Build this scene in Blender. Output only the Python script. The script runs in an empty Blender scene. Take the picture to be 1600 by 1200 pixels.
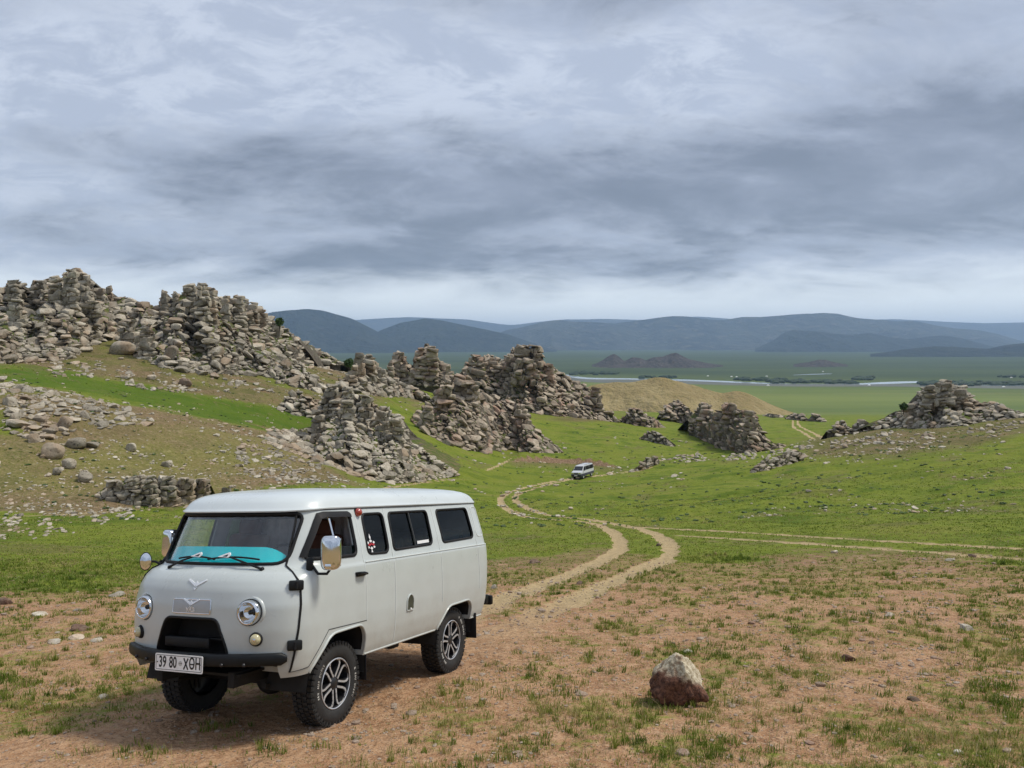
import bpy, bmesh, math, random
import numpy as np
from mathutils import Vector, Matrix

# ------------------------------------------------------------------ camera
F_PX = 1250.0                                   # focal length in pixels of a 1600 px wide frame
HORIZON = 535.0
TH = math.atan((600 - HORIZON) / F_PX)          # downward pitch
scene = bpy.context.scene
COL = scene.collection
cam_data = bpy.data.cameras.new('camera')
cam_data.sensor_fit = 'HORIZONTAL'
cam_data.sensor_width = 36.0
cam_data.lens = 36.0 * F_PX / 1600.0
cam_data.clip_start = 0.1
cam_data.clip_end = 90000.0
cam = bpy.data.objects.new('camera', cam_data)
cam.location = (0, 0, 0)
cam.rotation_euler = (math.radians(90) - TH, 0, 0)
COL.objects.link(cam)
scene.camera = cam

# ------------------------------------------------------------------ sky, sun, exposure
HAZE_DENSITY = 4.4e-5
SUN_DIR = Vector((0.62, 0.12, 1.0)).normalized()
SUN_ELEV = math.asin(SUN_DIR.z)
SUN_AZ = math.atan2(SUN_DIR.x, SUN_DIR.y)
world = bpy.data.worlds.new('World')
scene.world = world
world.use_nodes = True


class NT:
    """small helper for writing node trees"""
    def __init__(self, tree):
        self.t = tree
        self.n = tree.nodes
        self.l = tree.links

    def node(self, kind, **kw):
        nd = self.n.new(kind)
        for k, v in kw.items():
            if k.startswith('i_'):
                nd.inputs[k[2:].replace('_', ' ')].default_value = v
            else:
                setattr(nd, k, v)
        return nd

    def put(self, sock, v):
        if v is None:
            return
        if hasattr(v, 'is_linked') or hasattr(v, 'links'):
            self.l.new(v, sock)
        else:
            if isinstance(v, (tuple, list)) and len(v) == 3 and sock.type == 'RGBA':
                v = (*v, 1.0)
            sock.default_value = v

    def math(self, op, a, b=None, c=None, clamp=False):
        nd = self.node('ShaderNodeMath', operation=op, use_clamp=clamp)
        self.put(nd.inputs[0], a)
        if b is not None:
            self.put(nd.inputs[1], b)
        if c is not None:
            self.put(nd.inputs[2], c)
        return nd.outputs[0]

    def vmath(self, op, a, b=None, scale=None):
        nd = self.node('ShaderNodeVectorMath', operation=op)
        self.put(nd.inputs[0], a)
        if b is not None:
            self.put(nd.inputs[1], b)
        if scale is not None:
            nd.inputs['Scale'].default_value = scale
        return nd.outputs[0]

    def mix(self, fac, a, b, blend='MIX'):
        nd = self.node('ShaderNodeMix', data_type='RGBA', blend_type=blend)
        self.put(nd.inputs[0], fac)
        self.put(nd.inputs[6], a)
        self.put(nd.inputs[7], b)
        return nd.outputs[2]

    def noise(self, vec, scale, detail=4.0, rough=0.55, dist=0.0, out=0):
        nd = self.node('ShaderNodeTexNoise')
        if vec is not None:
            self.l.new(vec, nd.inputs['Vector'])
        nd.inputs['Scale'].default_value = scale
        nd.inputs['Detail'].default_value = detail
        nd.inputs['Roughness'].default_value = rough
        nd.inputs['Distortion'].default_value = dist
        return nd.outputs[out]

    def ramp(self, v, lo, hi, a=0.0, b=1.0, smooth=True):
        nd = self.node('ShaderNodeMapRange', interpolation_type='SMOOTHSTEP' if smooth else 'LINEAR')
        self.put(nd.inputs[0], v)
        nd.inputs[1].default_value = lo
        nd.inputs[2].default_value = hi
        nd.inputs[3].default_value = a
        nd.inputs[4].default_value = b
        return nd.outputs[0]


wt = NT(world.node_tree)
wt.n.clear()
tc = wt.node('ShaderNodeTexCoord')
sepd = wt.node('ShaderNodeSeparateXYZ')
wt.l.new(tc.outputs['Generated'], sepd.inputs[0])
dx, dy, dz = sepd.outputs
zc = wt.math('MAXIMUM', dz, 0.0)
den = wt.math('ADD', zc, 0.26)
comb = wt.node('ShaderNodeCombineXYZ')
wt.l.new(wt.math('DIVIDE', dx, den), comb.inputs[0])
wt.l.new(wt.math('DIVIDE', dy, den), comb.inputs[1])
pl = comb.outputs[0]                            # point on the cloud deck
mp = wt.node('ShaderNodeMapping')
wt.l.new(pl, mp.inputs['Vector'])
mp.inputs['Location'].default_value = (3.1, 1.7, 0.0)
mp.inputs['Rotation'].default_value = (0, 0, math.radians(-24))
mp.inputs['Scale'].default_value = (0.75, 1.0, 1.0)
v = mp.outputs[0]
big = wt.noise(v, 0.9, 3.0, 0.5, 0.35)
mid = wt.noise(v, 2.5, 9.0, 0.60, 0.35)
fine = wt.noise(v, 7.5, 10.0, 0.66, 0.45)
den_c = wt.math('ADD', wt.math('MULTIPLY', big, 0.38), wt.math('MULTIPLY', mid, 0.36))
den_c = wt.math('ADD', den_c, wt.math('MULTIPLY', fine, 0.26))
# the larger cloud masses, as directions on the sky: (across, up, half widths, turn, weight)
su = wt.math('DIVIDE', dx, wt.math('MAXIMUM', dy, 0.15))
sv = wt.math('DIVIDE', dz, wt.math('MAXIMUM', dy, 0.15))
for cu_, cv_, ru_, rv_, tn_, am_ in ((-0.27, 0.215, 0.30, 0.045, -6, 0.075), (-0.42, 0.115, 0.42, 0.030, -3, 0.070), (0.42, 0.18, 0.36, 0.065, 12, 0.075), (0.62, 0.36, 0.26, 0.12, 20, 0.12),
                                     (-0.48, 0.34, 0.30, 0.085, 6, -0.07), (0.02, 0.32, 0.28, 0.06, 8, -0.05), (-0.05, 0.10, 0.30, 0.022, 0, 0.05), (-0.58, 0.20, 0.16, 0.035, 8, -0.05), (0.15, 0.265, 0.22, 0.022, 10, -0.035)):
    ct_, st_ = math.cos(math.radians(tn_)), math.sin(math.radians(tn_))
    pu, pv_ = wt.math('SUBTRACT', su, cu_), wt.math('SUBTRACT', sv, cv_)
    qu = wt.math('DIVIDE', wt.math('ADD', wt.math('MULTIPLY', pu, ct_), wt.math('MULTIPLY', pv_, st_)), ru_)
    qv = wt.math('DIVIDE', wt.math('SUBTRACT', wt.math('MULTIPLY', pv_, ct_), wt.math('MULTIPLY', pu, st_)), rv_)
    rr2 = wt.math('ADD', wt.math('MULTIPLY', qu, qu), wt.math('MULTIPLY', qv, qv))
    gss = wt.math('DIVIDE', 1.0, wt.math('ADD', 1.0, wt.math('MULTIPLY', rr2, rr2)))
    front = wt.ramp(dy, 0.2, 0.4)
    den_c = wt.math('ADD', den_c, wt.math('MULTIPLY', wt.math('MULTIPLY', gss, front), am_))
# the deck is thickest some way above the skyline all round and lifts to a pale strip at the skyline
deck = wt.math('MULTIPLY', wt.ramp(dz, 0.075, 0.15), wt.ramp(dz, 0.34, 0.17, 0.35, 1.0))
thick = wt.math('ADD', den_c, wt.math('MULTIPLY', wt.math('SUBTRACT', deck, 0.5), 0.10))
dark = wt.ramp(thick, 0.44, 0.64)
c_light = wt.mix(wt.ramp(fine, 0.40, 0.60), (0.46, 0.52, 0.645), (0.60, 0.66, 0.78))
c_dark = wt.mix(wt.ramp(mid, 0.35, 0.65), (0.285, 0.325, 0.415), (0.20, 0.235, 0.305))
cloud = wt.mix(dark, c_light, c_dark)
strip = wt.ramp(wt.math('ADD', dz, wt.math('MULTIPLY', wt.math('SUBTRACT', mid, 0.5), 0.06)), 0.10, 0.045)
cloud = wt.mix(wt.math('MULTIPLY', strip, 0.9), cloud, (1.0, 1.07, 1.10))
sky = wt.node('ShaderNodeTexSky', sky_type='NISHITA')
sky.sun_disc = False
sky.sun_elevation = SUN_ELEV
sky.sun_rotation = SUN_AZ
sky.air_density = 1.0
sky.dust_density = 2.0
bg_sky = wt.node('ShaderNodeBackground')
wt.l.new(sky.outputs[0], bg_sky.inputs[0])
bg_sky.inputs[1].default_value = 0.06
bg_cloud = wt.node('ShaderNodeBackground')
wt.l.new(cloud, bg_cloud.inputs[0])
bg_cloud.inputs[1].default_value = 0.55
mixw = wt.node('ShaderNodeMixShader')
mixw.inputs[0].default_value = 0.90
wt.l.new(bg_sky.outputs[0], mixw.inputs[1])
wt.l.new(bg_cloud.outputs[0], mixw.inputs[2])
wout = wt.node('ShaderNodeOutputWorld')
wt.l.new(mixw.outputs[0], wout.inputs[0])

sun_data = bpy.data.lights.new('sun', 'SUN')
sun_data.energy = 1.5
sun_data.angle = math.radians(12)
sun_data.color = (1.0, 0.94, 0.83)
sun = bpy.data.objects.new('sun', sun_data)
sun.rotation_euler = (-SUN_DIR).to_track_quat('-Z', 'Y').to_euler()
sun.location = (40, 10, 60)
COL.objects.link(sun)

vs = scene.view_settings
vs.view_transform = 'Standard'
vs.look = 'None'
vs.gamma = 1.0
vs.use_curve_mapping = False
vs.exposure = 1.0
scene.cycles.use_denoising = True
scene.cycles.max_bounces = 8
scene.cycles.transparent_max_bounces = 16
scene.cycles.volume_bounces = 1

# ------------------------------------------------------------------ pixel geometry of the 1600 x 1200 frame
CT, ST = math.cos(TH), math.sin(TH)


def pix_dir(px, py):
    """world direction through a pixel, scaled so that its y is 1: (x, z)"""
    a = (np.asarray(px, float) - 800) / F_PX
    b = (600 - np.asarray(py, float)) / F_PX
    yy = CT + b * ST
    return a / yy, (-ST + b * CT) / yy


def at(px, py, d):
    ax, az = pix_dir(px, py)
    return np.stack([ax * d, np.broadcast_to(d, np.shape(ax * d)), az * d], -1)


def to_pix(x, y, z):
    yc = y * CT - z * ST
    zc_ = y * ST + z * CT
    yc = np.where(np.abs(yc) < 1e-3, 1e-3, yc)
    return 800 + F_PX * x / yc, 600 - F_PX * zc_ / yc


# ------------------------------------------------------------------ noise in numpy
def _hash(ix, iy, iz, seed):
    h = (ix.astype(np.int64) * 374761393 + iy.astype(np.int64) * 668265263 + iz.astype(np.int64) * 2147483647
         + seed * 974711) & 0xffffffff
    h = ((h ^ (h >> 13)) * 1274126177) & 0xffffffff
    h = ((h ^ (h >> 16)) * 2246822519) & 0xffffffff
    return ((h ^ (h >> 15)) & 0xffffff) / float(0xffffff)


def vnoise(x, y, seed=0):
    x = np.asarray(x, float)
    y = np.asarray(y, float)
    ix, iy = np.floor(x), np.floor(y)
    fx, fy = x - ix, y - iy
    fx = fx * fx * (3 - 2 * fx)
    fy = fy * fy * (3 - 2 * fy)
    z0 = np.zeros_like(ix)
    a = _hash(ix, iy, z0, seed)
    b = _hash(ix + 1, iy, z0, seed)
    c = _hash(ix, iy + 1, z0, seed)
    d = _hash(ix + 1, iy + 1, z0, seed)
    return (a * (1 - fx) + b * fx) * (1 - fy) + (c * (1 - fx) + d * fx) * fy


def vnoise3(x, y, z, seed=0):
    ix, iy, iz = np.floor(x), np.floor(y), np.floor(z)
    fx, fy, fz = x - ix, y - iy, z - iz
    fx, fy, fz = [q * q * (3 - 2 * q) for q in (fx, fy, fz)]
    r = 0
    for cx in (0, 1):
        for cy in (0, 1):
            for cz in (0, 1):
                w = (fx if cx else 1 - fx) * (fy if cy else 1 - fy) * (fz if cz else 1 - fz)
                r = r + w * _hash(ix + cx, iy + cy, iz + cz, seed)
    return r


def fbm(x, y, octs=4, seed=0, gain=0.5):
    r, a, s = 0.0, 1.0, 0.0
    for o in range(octs):
        r = r + a * vnoise(np.asarray(x) * 2 ** o + 17.3 * o, np.asarray(y) * 2 ** o - 9.1 * o, seed + o)
        s += a
        a *= gain
    return r / s


def sstep(lo, hi, v):
    t = np.clip((v - lo) / (hi - lo), 0, 1)
    return t * t * (3 - 2 * t)


# ------------------------------------------------------------------ objects
def tag(o, label=None, cat=None, group=None, kind=None):
    if label:
        o['label'] = label
    if cat:
        o['category'] = cat
    if group:
        o['group'] = group
    if kind:
        o['kind'] = kind
    return o


def link(name, me, mat=None, parent=None, loc=None):
    o = bpy.data.objects.new(name, me)
    COL.objects.link(o)
    if mat is not None and me is not None and not me.materials:
        me.materials.append(mat)
    if parent is not None:
        o.parent = parent
    if loc is not None:
        o.location = loc
    return o


def empty(name, loc=(0, 0, 0)):
    o = bpy.data.objects.new(name, None)
    o.empty_display_size = 0.3
    COL.objects.link(o)
    o.location = loc
    return o


def np_mesh(name, V, Fq, smooth=True):
    """mesh from numpy arrays; Fq is (n,3) or (n,4)"""
    me = bpy.data.meshes.new(name)
    V = np.ascontiguousarray(V, dtype=np.float32)
    Fq = np.ascontiguousarray(Fq, dtype=np.int32)
    n, k = Fq.shape
    me.vertices.add(len(V))
    me.vertices.foreach_set('co', V.ravel())
    me.loops.add(n * k)
    me.loops.foreach_set('vertex_index', Fq.ravel())
    me.polygons.add(n)
    me.polygons.foreach_set('loop_start', np.arange(0, n * k, k, dtype=np.int32))
    me.update(calc_edges=True)
    me.polygons.foreach_set('use_smooth', np.full(n, smooth, dtype=bool))
    me.validate()
    return me


def set_attr(me, name, vals):
    a = me.attributes.new(name, 'FLOAT', 'POINT')
    a.data.foreach_set('value', np.ascontiguousarray(vals, dtype=np.float32))


def py_mesh(name, V, Fs, smooth_angle=None):
    me = bpy.data.meshes.new(name)
    me.from_pydata([tuple(map(float, p)) for p in V], [], [tuple(int(i) for i in f) for f in Fs])
    me.update()
    if smooth_angle is not None:
        me.polygons.foreach_set('use_smooth', np.ones(len(me.polygons), dtype=bool))
        me.set_sharp_from_angle(angle=math.radians(smooth_angle))
    return me


def new_mat(name):
    m = bpy.data.materials.new(name)
    m.use_nodes = True
    nt = NT(m.node_tree)
    bs = nt.n['Principled BSDF']
    return m, nt, bs


def flat_mat(name, col, rough=0.5, metal=0.0, coat=0.0, spec=0.5, var=0.0, scale=6.0, bump=0.0, bscale=200.0):
    """plain surface with a little procedural variation and relief"""
    m, nt, bs = new_mat(name)
    tcn = nt.node('ShaderNodeTexCoord')
    if var > 0:
        nz = nt.noise(tcn.outputs['Object'], scale, 5.0, 0.6)
        c = nt.mix(nt.ramp(nz, 0.3, 0.7), tuple(x * (1 - var) for x in col), tuple(min(1, x * (1 + var)) for x in col))
        nt.l.new(c, bs.inputs['Base Color'])
        nt.l.new(nt.ramp(nz, 0.3, 0.7, rough * 0.85, min(1, rough * 1.2)), bs.inputs['Roughness'])
    else:
        bs.inputs['Base Color'].default_value = (*col, 1)
        bs.inputs['Roughness'].default_value = rough
    bs.inputs['Metallic'].default_value = metal
    bs.inputs['Coat Weight'].default_value = coat
    bs.inputs['Coat Roughness'].default_value = 0.06
    bs.inputs['Specular IOR Level'].default_value = spec
    if bump > 0:
        b = nt.node('ShaderNodeBump')
        b.inputs['Strength'].default_value = bump
        b.inputs['Distance'].default_value = 0.01
        nt.l.new(nt.noise(tcn.outputs['Object'], bscale, 3.0, 0.6), b.inputs['Height'])
        nt.l.new(b.outputs[0], bs.inputs['Normal'])
    return m
# ------------------------------------------------------------------ terrain: one sheet from the camera's hill down to the plain
PLAIN = -125.0
NEARZ = (-2.0908, 0.01718, -0.19049)            # the parking slope: z = a + b x + c y
COLS = {  # picture column: (distance, picture row) pairs down the line of sight
    -500: [(20, 900), (50, 780), (70, 640), (82, 575), (95, 585), (115, 560), (135, 525), (165, 490), (260, 510), (600, 640)],
    0: [(20, 905), (50, 797), (62, 690), (75, 600), (82, 592), (92, 590), (102, 575), (120, 560), (140, 525), (165, 492), (260, 530), (600, 640)],
    200: [(22, 895), (55, 797), (66, 720), (80, 632), (86, 628), (96, 626), (108, 605), (125, 570), (142, 540), (168, 506), (260, 540), (600, 640)],
    400: [(24, 885), (65, 772), (76, 720), (90, 674), (98, 668), (108, 660), (122, 625), (142, 588), (156, 562), (175, 540), (260, 570), (600, 640)],
    600: [(26, 875), (60, 800), (90, 757), (105, 735), (125, 690), (150, 640), (185, 610), (230, 585), (300, 610), (500, 645), (900, 690)],
    800: [(28, 868), (50, 822), (72, 790), (100, 765), (130, 745), (160, 724), (200, 690), (250, 650), (330, 618), (420, 640), (600, 655), (900, 685)],
    1000: [(24, 875), (30, 855), (50, 815), (80, 775), (130, 741), (180, 710), (240, 680), (320, 656), (450, 640), (700, 648), (1000, 650)],
    1200: [(30, 848), (50, 800), (80, 755), (120, 725), (150, 710), (210, 706), (300, 678), (450, 656), (700, 648), (1000, 650)],
    1400: [(30, 845), (50, 785), (80, 730), (110, 695), (140, 666), (155, 658), (200, 668), (300, 668), (450, 652), (700, 648), (1000, 648)],
    1600: [(20, 880), (30, 836), (50, 770), (80, 705), (110, 664), (135, 645), (200, 665), (300, 668), (450, 652), (700, 648), (1000, 648)],
    2100: [(20, 870), (30, 820), (50, 748), (80, 682), (110, 640), (135, 622), (200, 650), (450, 650), (1000, 648)],
}
NA, NL = 261, 420
A_AX = np.linspace(-1.04, 1.04, NA)
L_AX = np.linspace(math.log(8.0), math.log(60000.0), NL)
_cp = sorted(COLS)
_tab = []
for c in _cp:
    dd = [8.0, 12.0]
    tt = [-(NEARZ[0] / q + NEARZ[1] * (c - 800) / F_PX + NEARZ[2]) for q in dd]
    for q, py in COLS[c]:
        dd.append(q)
        tt.append(-float(pix_dir(800, py)[1]))
    for q in (1500, 2500, 4000, 6500, 10000, 16000, 26000, 60000):
        dd.append(q)
        tt.append(-PLAIN / q)
    _tab.append(np.interp(L_AX, np.log(dd), tt))
_tab = np.array(_tab)
_ca = (np.array(_cp) - 800) / F_PX
TAB = np.stack([np.interp(A_AX, _ca, _tab[:, j]) for j in range(NL)], 1)


def _blur(a, n, axis):
    k = np.hanning(n + 2)[1:-1]
    k /= k.sum()
    p = n // 2
    pad = [(0, 0), (0, 0)]
    pad[axis] = (p, p)
    q = np.pad(a, pad, mode='edge')
    return np.apply_along_axis(lambda r: np.convolve(r, k, 'valid'), axis, q)


TAB = _blur(_blur(TAB, 31, 0), 11, 1)


SCARP = None


def ground_z(x, y, detail=True):
    x = np.asarray(x, float)
    y = np.asarray(y, float)
    yy = np.maximum(y, 8.0)
    a = np.clip(x / yy, A_AX[0], A_AX[-1])
    fi = (a - A_AX[0]) / (A_AX[1] - A_AX[0])
    fj = np.clip((np.log(yy) - L_AX[0]) / (L_AX[1] - L_AX[0]), 0, NL - 1.001)
    i = np.clip(fi.astype(int), 0, NA - 2)
    j = fj.astype(int)
    u, v_ = fi - i, fj - j
    T = (TAB[i, j] * (1 - u) + TAB[i + 1, j] * u) * (1 - v_) + (TAB[i, j + 1] * (1 - u) + TAB[i + 1, j + 1] * u) * v_
    yb = np.where(y < -6, -6 - 60 * np.tanh((-6 - y) / 60), y)
    zp = NEARZ[0] + NEARZ[1] * np.clip(x, -60, 60) + NEARZ[2] * yb
    w = sstep(13.0, 26.0, y)
    z = zp * (1 - w) - yy * T * w
    z = np.where(y > 1500, np.minimum(z, PLAIN + 0.0) * 0 + PLAIN, z)
    if detail:
        r = np.hypot(x, y)
        van = sstep(1.5, 4.0, np.hypot((x + 1.7) / 1.2, (y - 8.6) / 1.5))
        z = z + van * 0.10 * (fbm(x * 0.55, y * 0.55, 3, 5) - 0.5) * sstep(3, 7, r)
        z = z + van * 0.035 * (fbm(x * 3.1, y * 3.1, 3, 8) - 0.5)
        hill = sstep(25, 70, r) * (1 - sstep(700, 1500, y))
        z = z + hill * 1.5 * (fbm(x * 0.07, y * 0.07, 4, 11) - 0.5)
        z = z + hill * 0.5 * (fbm(x * 0.33, y * 0.33, 3, 13) - 0.5)
        if SCARP is not None:       # a low eroded bank across the valley floor
            q = y - np.interp(x, SCARP[:, 0], SCARP[:, 1]) + 2.4 * (fbm(x * 0.13, y * 0.0, 2, 19) - 0.5)
            tp = sstep(SCARP[0, 0], SCARP[0, 0] + 4, x) * sstep(SCARP[-1, 0], SCARP[-1, 0] - 5, x)
            z = z + 1.0 * tp * sstep(-0.7, 0.9, q) * (1 - sstep(5, 26, q))
    return z


_hd = np.exp(np.linspace(math.log(3.0), math.log(9000.0), 1500))


def ground_hit(px, py):
    """first point of the terrain under a pixel -> (x, y, z)"""
    ax, az = pix_dir(px, py)
    zr = az * _hd
    g = ground_z(ax * _hd, _hd)
    k = np.nonzero(zr < g)[0]
    if len(k) == 0:
        d = PLAIN / min(az, -1e-3)
    else:
        k = k[0]
        if k == 0:
            d = _hd[0]
        else:
            e0, e1 = zr[k - 1] - g[k - 1], zr[k] - g[k]
            d = _hd[k - 1] + (_hd[k] - _hd[k - 1]) * e0 / (e0 - e1)
    return np.array([ax * d, d, float(ground_z(ax * d, d))])


SCARP = np.array([ground_hit(a, b)[:2] for a, b in ((788, 722), (815, 720), (850, 722), (900, 724), (940, 727), (980, 730))])

# wheel tracks and paths, traced along the ground
TRACKS = [  # picture polyline, half width in metres, strength
    ([(775, 938), (860, 908), (930, 880), (966, 858), (969, 844), (955, 829), (920, 816), (870, 812), (825, 808), (795, 796), (782, 783), (790, 772), (820, 762), (860, 753), (903, 746)], 0.34, 1.0),
    ([(800, 985), (900, 935), (975, 900), (1040, 872), (1048, 858), (1035, 840), (1000, 826), (930, 813), (875, 807), (840, 800), (815, 789), (804, 779), (815, 770), (845, 760), (885, 750), (918, 745)], 0.36, 1.0),
    ([(1000, 823), (1080, 827), (1160, 831), (1300, 840), (1450, 848), (1620, 858)], 0.34, 0.8),
    ([(1060, 836), (1150, 841), (1250, 848), (1400, 858), (1620, 874)], 0.34, 0.6),
    ([(925, 744), (960, 740), (1000, 735), (1020, 729)], 0.55, 0.8),
    ([(760, 735), (785, 724), (800, 715)], 0.35, 0.7),
    ([(600, 763), (650, 755), (712, 748)], 0.35, 0.6),
    ([(40, 806), (120, 802), (200, 796), (300, 788)], 0.3, 0.55),
    ([(1238, 657), (1241, 668), (1256, 676), (1272, 686)], 0.7, 0.8),
    ([(1246, 657), (1250, 666), (1266, 674), (1284, 684)], 0.7, 0.8),
    ([(430, 1175), (560, 1095), (700, 1035), (800, 985)], 0.55, 0.95),
    ([(560, 1040), (640, 1005), (720, 965), (775, 938)], 0.42, 0.95),
    ([(-40, 1200), (150, 1165), (330, 1130), (480, 1110)], 0.55, 0.85),
    ([(100, 1215), (350, 1165), (560, 1110)], 0.4, 0.6),
]


def _spline(pts, n=10):
    p = np.array(pts, float)
    p = np.vstack([2 * p[0] - p[1], p, 2 * p[-1] - p[-2]])
    out = []
    for k in range(1, len(p) - 2):
        t = np.linspace(0, 1, n, endpoint=False)[:, None]
        a, b, c, d = p[k - 1], p[k], p[k + 1], p[k + 2]
        out.append(0.5 * (2 * b + (c - a) * t + (2 * a - 5 * b + 4 * c - d) * t ** 2 + (3 * b - a - 3 * c + d) * t ** 3))
    out.append(p[-2][None])
    return np.vstack(out)


TRACK_W = []
for pts, hw, st in TRACKS:
    line = np.array([ground_hit(*q)[:2] for q in _spline(pts, 6)])
    TRACK_W.append((line, hw, st))


def track_mask(x, y):
    m = np.zeros(np.shape(x))
    wob = (fbm(x * 0.9, y * 0.9, 2, 31) - 0.5)
    for line, hw, st in TRACK_W:
        lo, hi = line.min(0) - 3 * hw - 1, line.max(0) + 3 * hw + 1
        k = np.nonzero((x > lo[0]) & (x < hi[0]) & (y > lo[1]) & (y < hi[1]))[0]
        if len(k) == 0:
            continue
        q = np.stack([x[k], y[k]], 1)
        best = np.full(len(k), 1e9)
        for a, b in zip(line[:-1], line[1:]):
            ab = b - a
            t = np.clip(((q - a) @ ab) / (ab @ ab + 1e-9), 0, 1)
            best = np.minimum(best, np.hypot(*(q - a - t[:, None] * ab).T))
        e = best / (hw * (1 + 0.7 * wob[k] + 0.8 * (fbm(q[:, 0] * 3.1, q[:, 1] * 3.1, 2, 33) - 0.5)))
        m[k] = np.maximum(m[k], st * (1 - sstep(0.65, 1.25, e)))
    return m


def line_y(pts, px):
    p = np.array(pts, float)
    return np.interp(px, p[:, 0], p[:, 1])


EDGE = [(0, 908), (120, 905), (240, 898), (500, 880), (770, 872), (860, 866), (940, 850), (1000, 866), (1060, 884), (1160, 878), (1230, 858), (1400, 862), (1600, 874)]
FOOT = [(-400, 800), (0, 800), (160, 806), (330, 782), (440, 764), (560, 760), (720, 748), (760, 735)]
KNOLL = [(-400, 575), (0, 592), (100, 607), (200, 628), (300, 650), (400, 668), (500, 684), (560, 700), (720, 745)]
STRIP = [(-400, 560), (0, 574), (100, 582), (200, 598), (300, 618), (400, 636), (480, 645), (560, 655), (640, 640)]


def cover(x, y, z):
    """land cover at points: green grass, dry grass, bare soil (all 0..1)"""
    px, py = to_pix(x, np.maximum(y, 2.0), z)
    d = np.maximum(y, 2.0)
    n1 = fbm(x * 0.9, y * 0.9, 4, 41)
    n2 = fbm(x * 0.16, y * 0.16, 4, 43)
    n3 = fbm(x * 3.3, y * 3.3, 3, 47)
    n4 = fbm(x * 0.035, y * 0.06, 4, 53)
    # front yard of gravelly soil with sparse grass
    e = py - line_y(EDGE, np.clip(px, 0, 1600)) + (n1 - 0.5) * 46 + (n2 - 0.5) * 30
    yard = sstep(-10, 16, e) * (d < 40)
    bias = 0.055 + 0.06 * sstep(1040, 1190, py) * sstep(900, 1200, px) + 0.05 * sstep(250, 60, px) * sstep(940, 990, py) * sstep(1110, 1050, py) \
        - 0.07 * sstep(60, 0, np.abs(py - (1160 - 0.22 * (px - 200)))) * sstep(950, 700, px) \
        + 0.10 * np.exp(-((px - 1565) / 60) ** 2 - ((py - 1010) / 45) ** 2) + 0.04 * sstep(1100, 1180, py) * sstep(560, 800, px) \
        + 0.10 * sstep(945, 895, py) * sstep(1420, 1150, px) + 0.05 * sstep(945, 895, py)
    patch = sstep(0.40, 0.66, 0.45 * n1 + 0.35 * n3 + 0.20 * fbm(x * 8.0, y * 8.0, 2, 49) + bias)
    green = (1 - yard) + yard * patch * 0.46
    dry = yard * 0.48 * sstep(0.40, 0.62, fbm(x * 2.3, y * 2.3, 3, 61)) * (1 - 0.6 * patch)
    # knoll on the left and the stony slope above the green gully
    f_, k_, s_ = line_y(FOOT, px), line_y(KNOLL, px), line_y(STRIP, px)
    wob = (n2 - 0.5) * 30 + (n1 - 0.5) * 16
    far = sstep(36, 44, d)
    knoll = sstep(6, -10, py - f_ + wob) * sstep(-5, 6, py - k_ + wob * 0.6) * sstep(745, 700, px) * far
    dk = 0.52 + 1.0 * (n4 - 0.5) + 0.9 * (n2 - 0.5) - 0.38 * np.exp(-((px - 330) / 130) ** 2 - ((py - 725) / 48) ** 2) - 0.2 * np.exp(-((px - 180) / 90) ** 2 - ((py - 715) / 30) ** 2)
    slope = sstep(4, -8, py - s_ + wob * 0.8) * sstep(640, 560, px) * sstep(70, 90, d) * sstep(290, 240, d)
    dry = np.maximum(dry, knoll * dk)
    dry = np.maximum(dry, slope * (0.82 + 0.9 * (n2 - 0.5) + 0.5 * (n1 - 0.5)))
    gully = sstep(-8, 4, py - s_ + wob * 0.8) * sstep(5, -6, py - k_ + wob * 0.6) * sstep(640, 560, px) * far
    soil = knoll * 0.85 * sstep(0.45, 0.58, n4 + 0.25 * (n2 - 0.5) + 0.13 * np.exp(-((px - 60) / 120) ** 2 - ((py - 755) / 45) ** 2)
                                + 0.10 * np.exp(-((px - 260) / 130) ** 2 - ((py - 655) / 25) ** 2))
    soil = np.maximum(soil, slope * sstep(0.48, 0.60, n2) * 0.8)
    # right hill: tan crest, green flank
    crest = sstep(1190, 1290, px) * sstep(70, 95, d) * sstep(300, 220, d)
    tanb = crest * sstep(18, -6, py - line_y([(1190, 715), (1290, 712), (1400, 712), (1500, 700), (1600, 676)], px) + wob)
    dry = np.maximum(dry, tanb * (0.75 + 0.7 * (n2 - 0.5)))
    # tan patches round the middle outcrops
    for cx, cy, rx, ry, s in ((905, 655, 70, 6, 0.8), (660, 625, 35, 6, 0.9), (450, 700, 90, 14, 0.5), (820, 718, 40, 5, 0.5),
                              (1290, 640, 90, 6, 0.6), (980, 648, 60, 6, 0.5), (560, 608, 120, 8, 0.5), (420, 590, 90, 10, 0.5)):
        dry = np.maximum(dry, s * np.exp(-((px - cx) / rx) ** 2 - ((py - cy) / ry) ** 2) * (d > 60))
    soil = np.maximum(soil, 0.9 * np.exp(-((px - 655) / 26) ** 2 - ((py - 634) / 5) ** 2) * (d > 60))
    qs_ = y - np.interp(x, SCARP[:, 0], SCARP[:, 1]) + 2.4 * (fbm(x * 0.13, y * 0.0, 2, 19) - 0.5)
    inx = sstep(SCARP[0, 0] - 2, SCARP[0, 0] + 3, x) * sstep(SCARP[-1, 0] + 2, SCARP[-1, 0] - 4, x)
    cut = inx * sstep(-6.0, -1.0, qs_) * sstep(1.4, 0.6, qs_)
    dry = np.maximum(dry, inx * 0.6 * sstep(-16.0, -4.0, qs_) * sstep(0.5, -1.0, qs_))
    soil = np.maximum(soil, cut * (0.62 + 0.8 * (n1 - 0.5)))
    green = green * (1 - 0.85 * cut * sstep(-3, -0.5, qs_))
    # thin spots in the meadows
    dry = np.maximum(dry, (1 - yard) * 0.55 * sstep(0.50, 0.68, 0.6 * n2 + 0.4 * n1) * sstep(20, 30, d))
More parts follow.
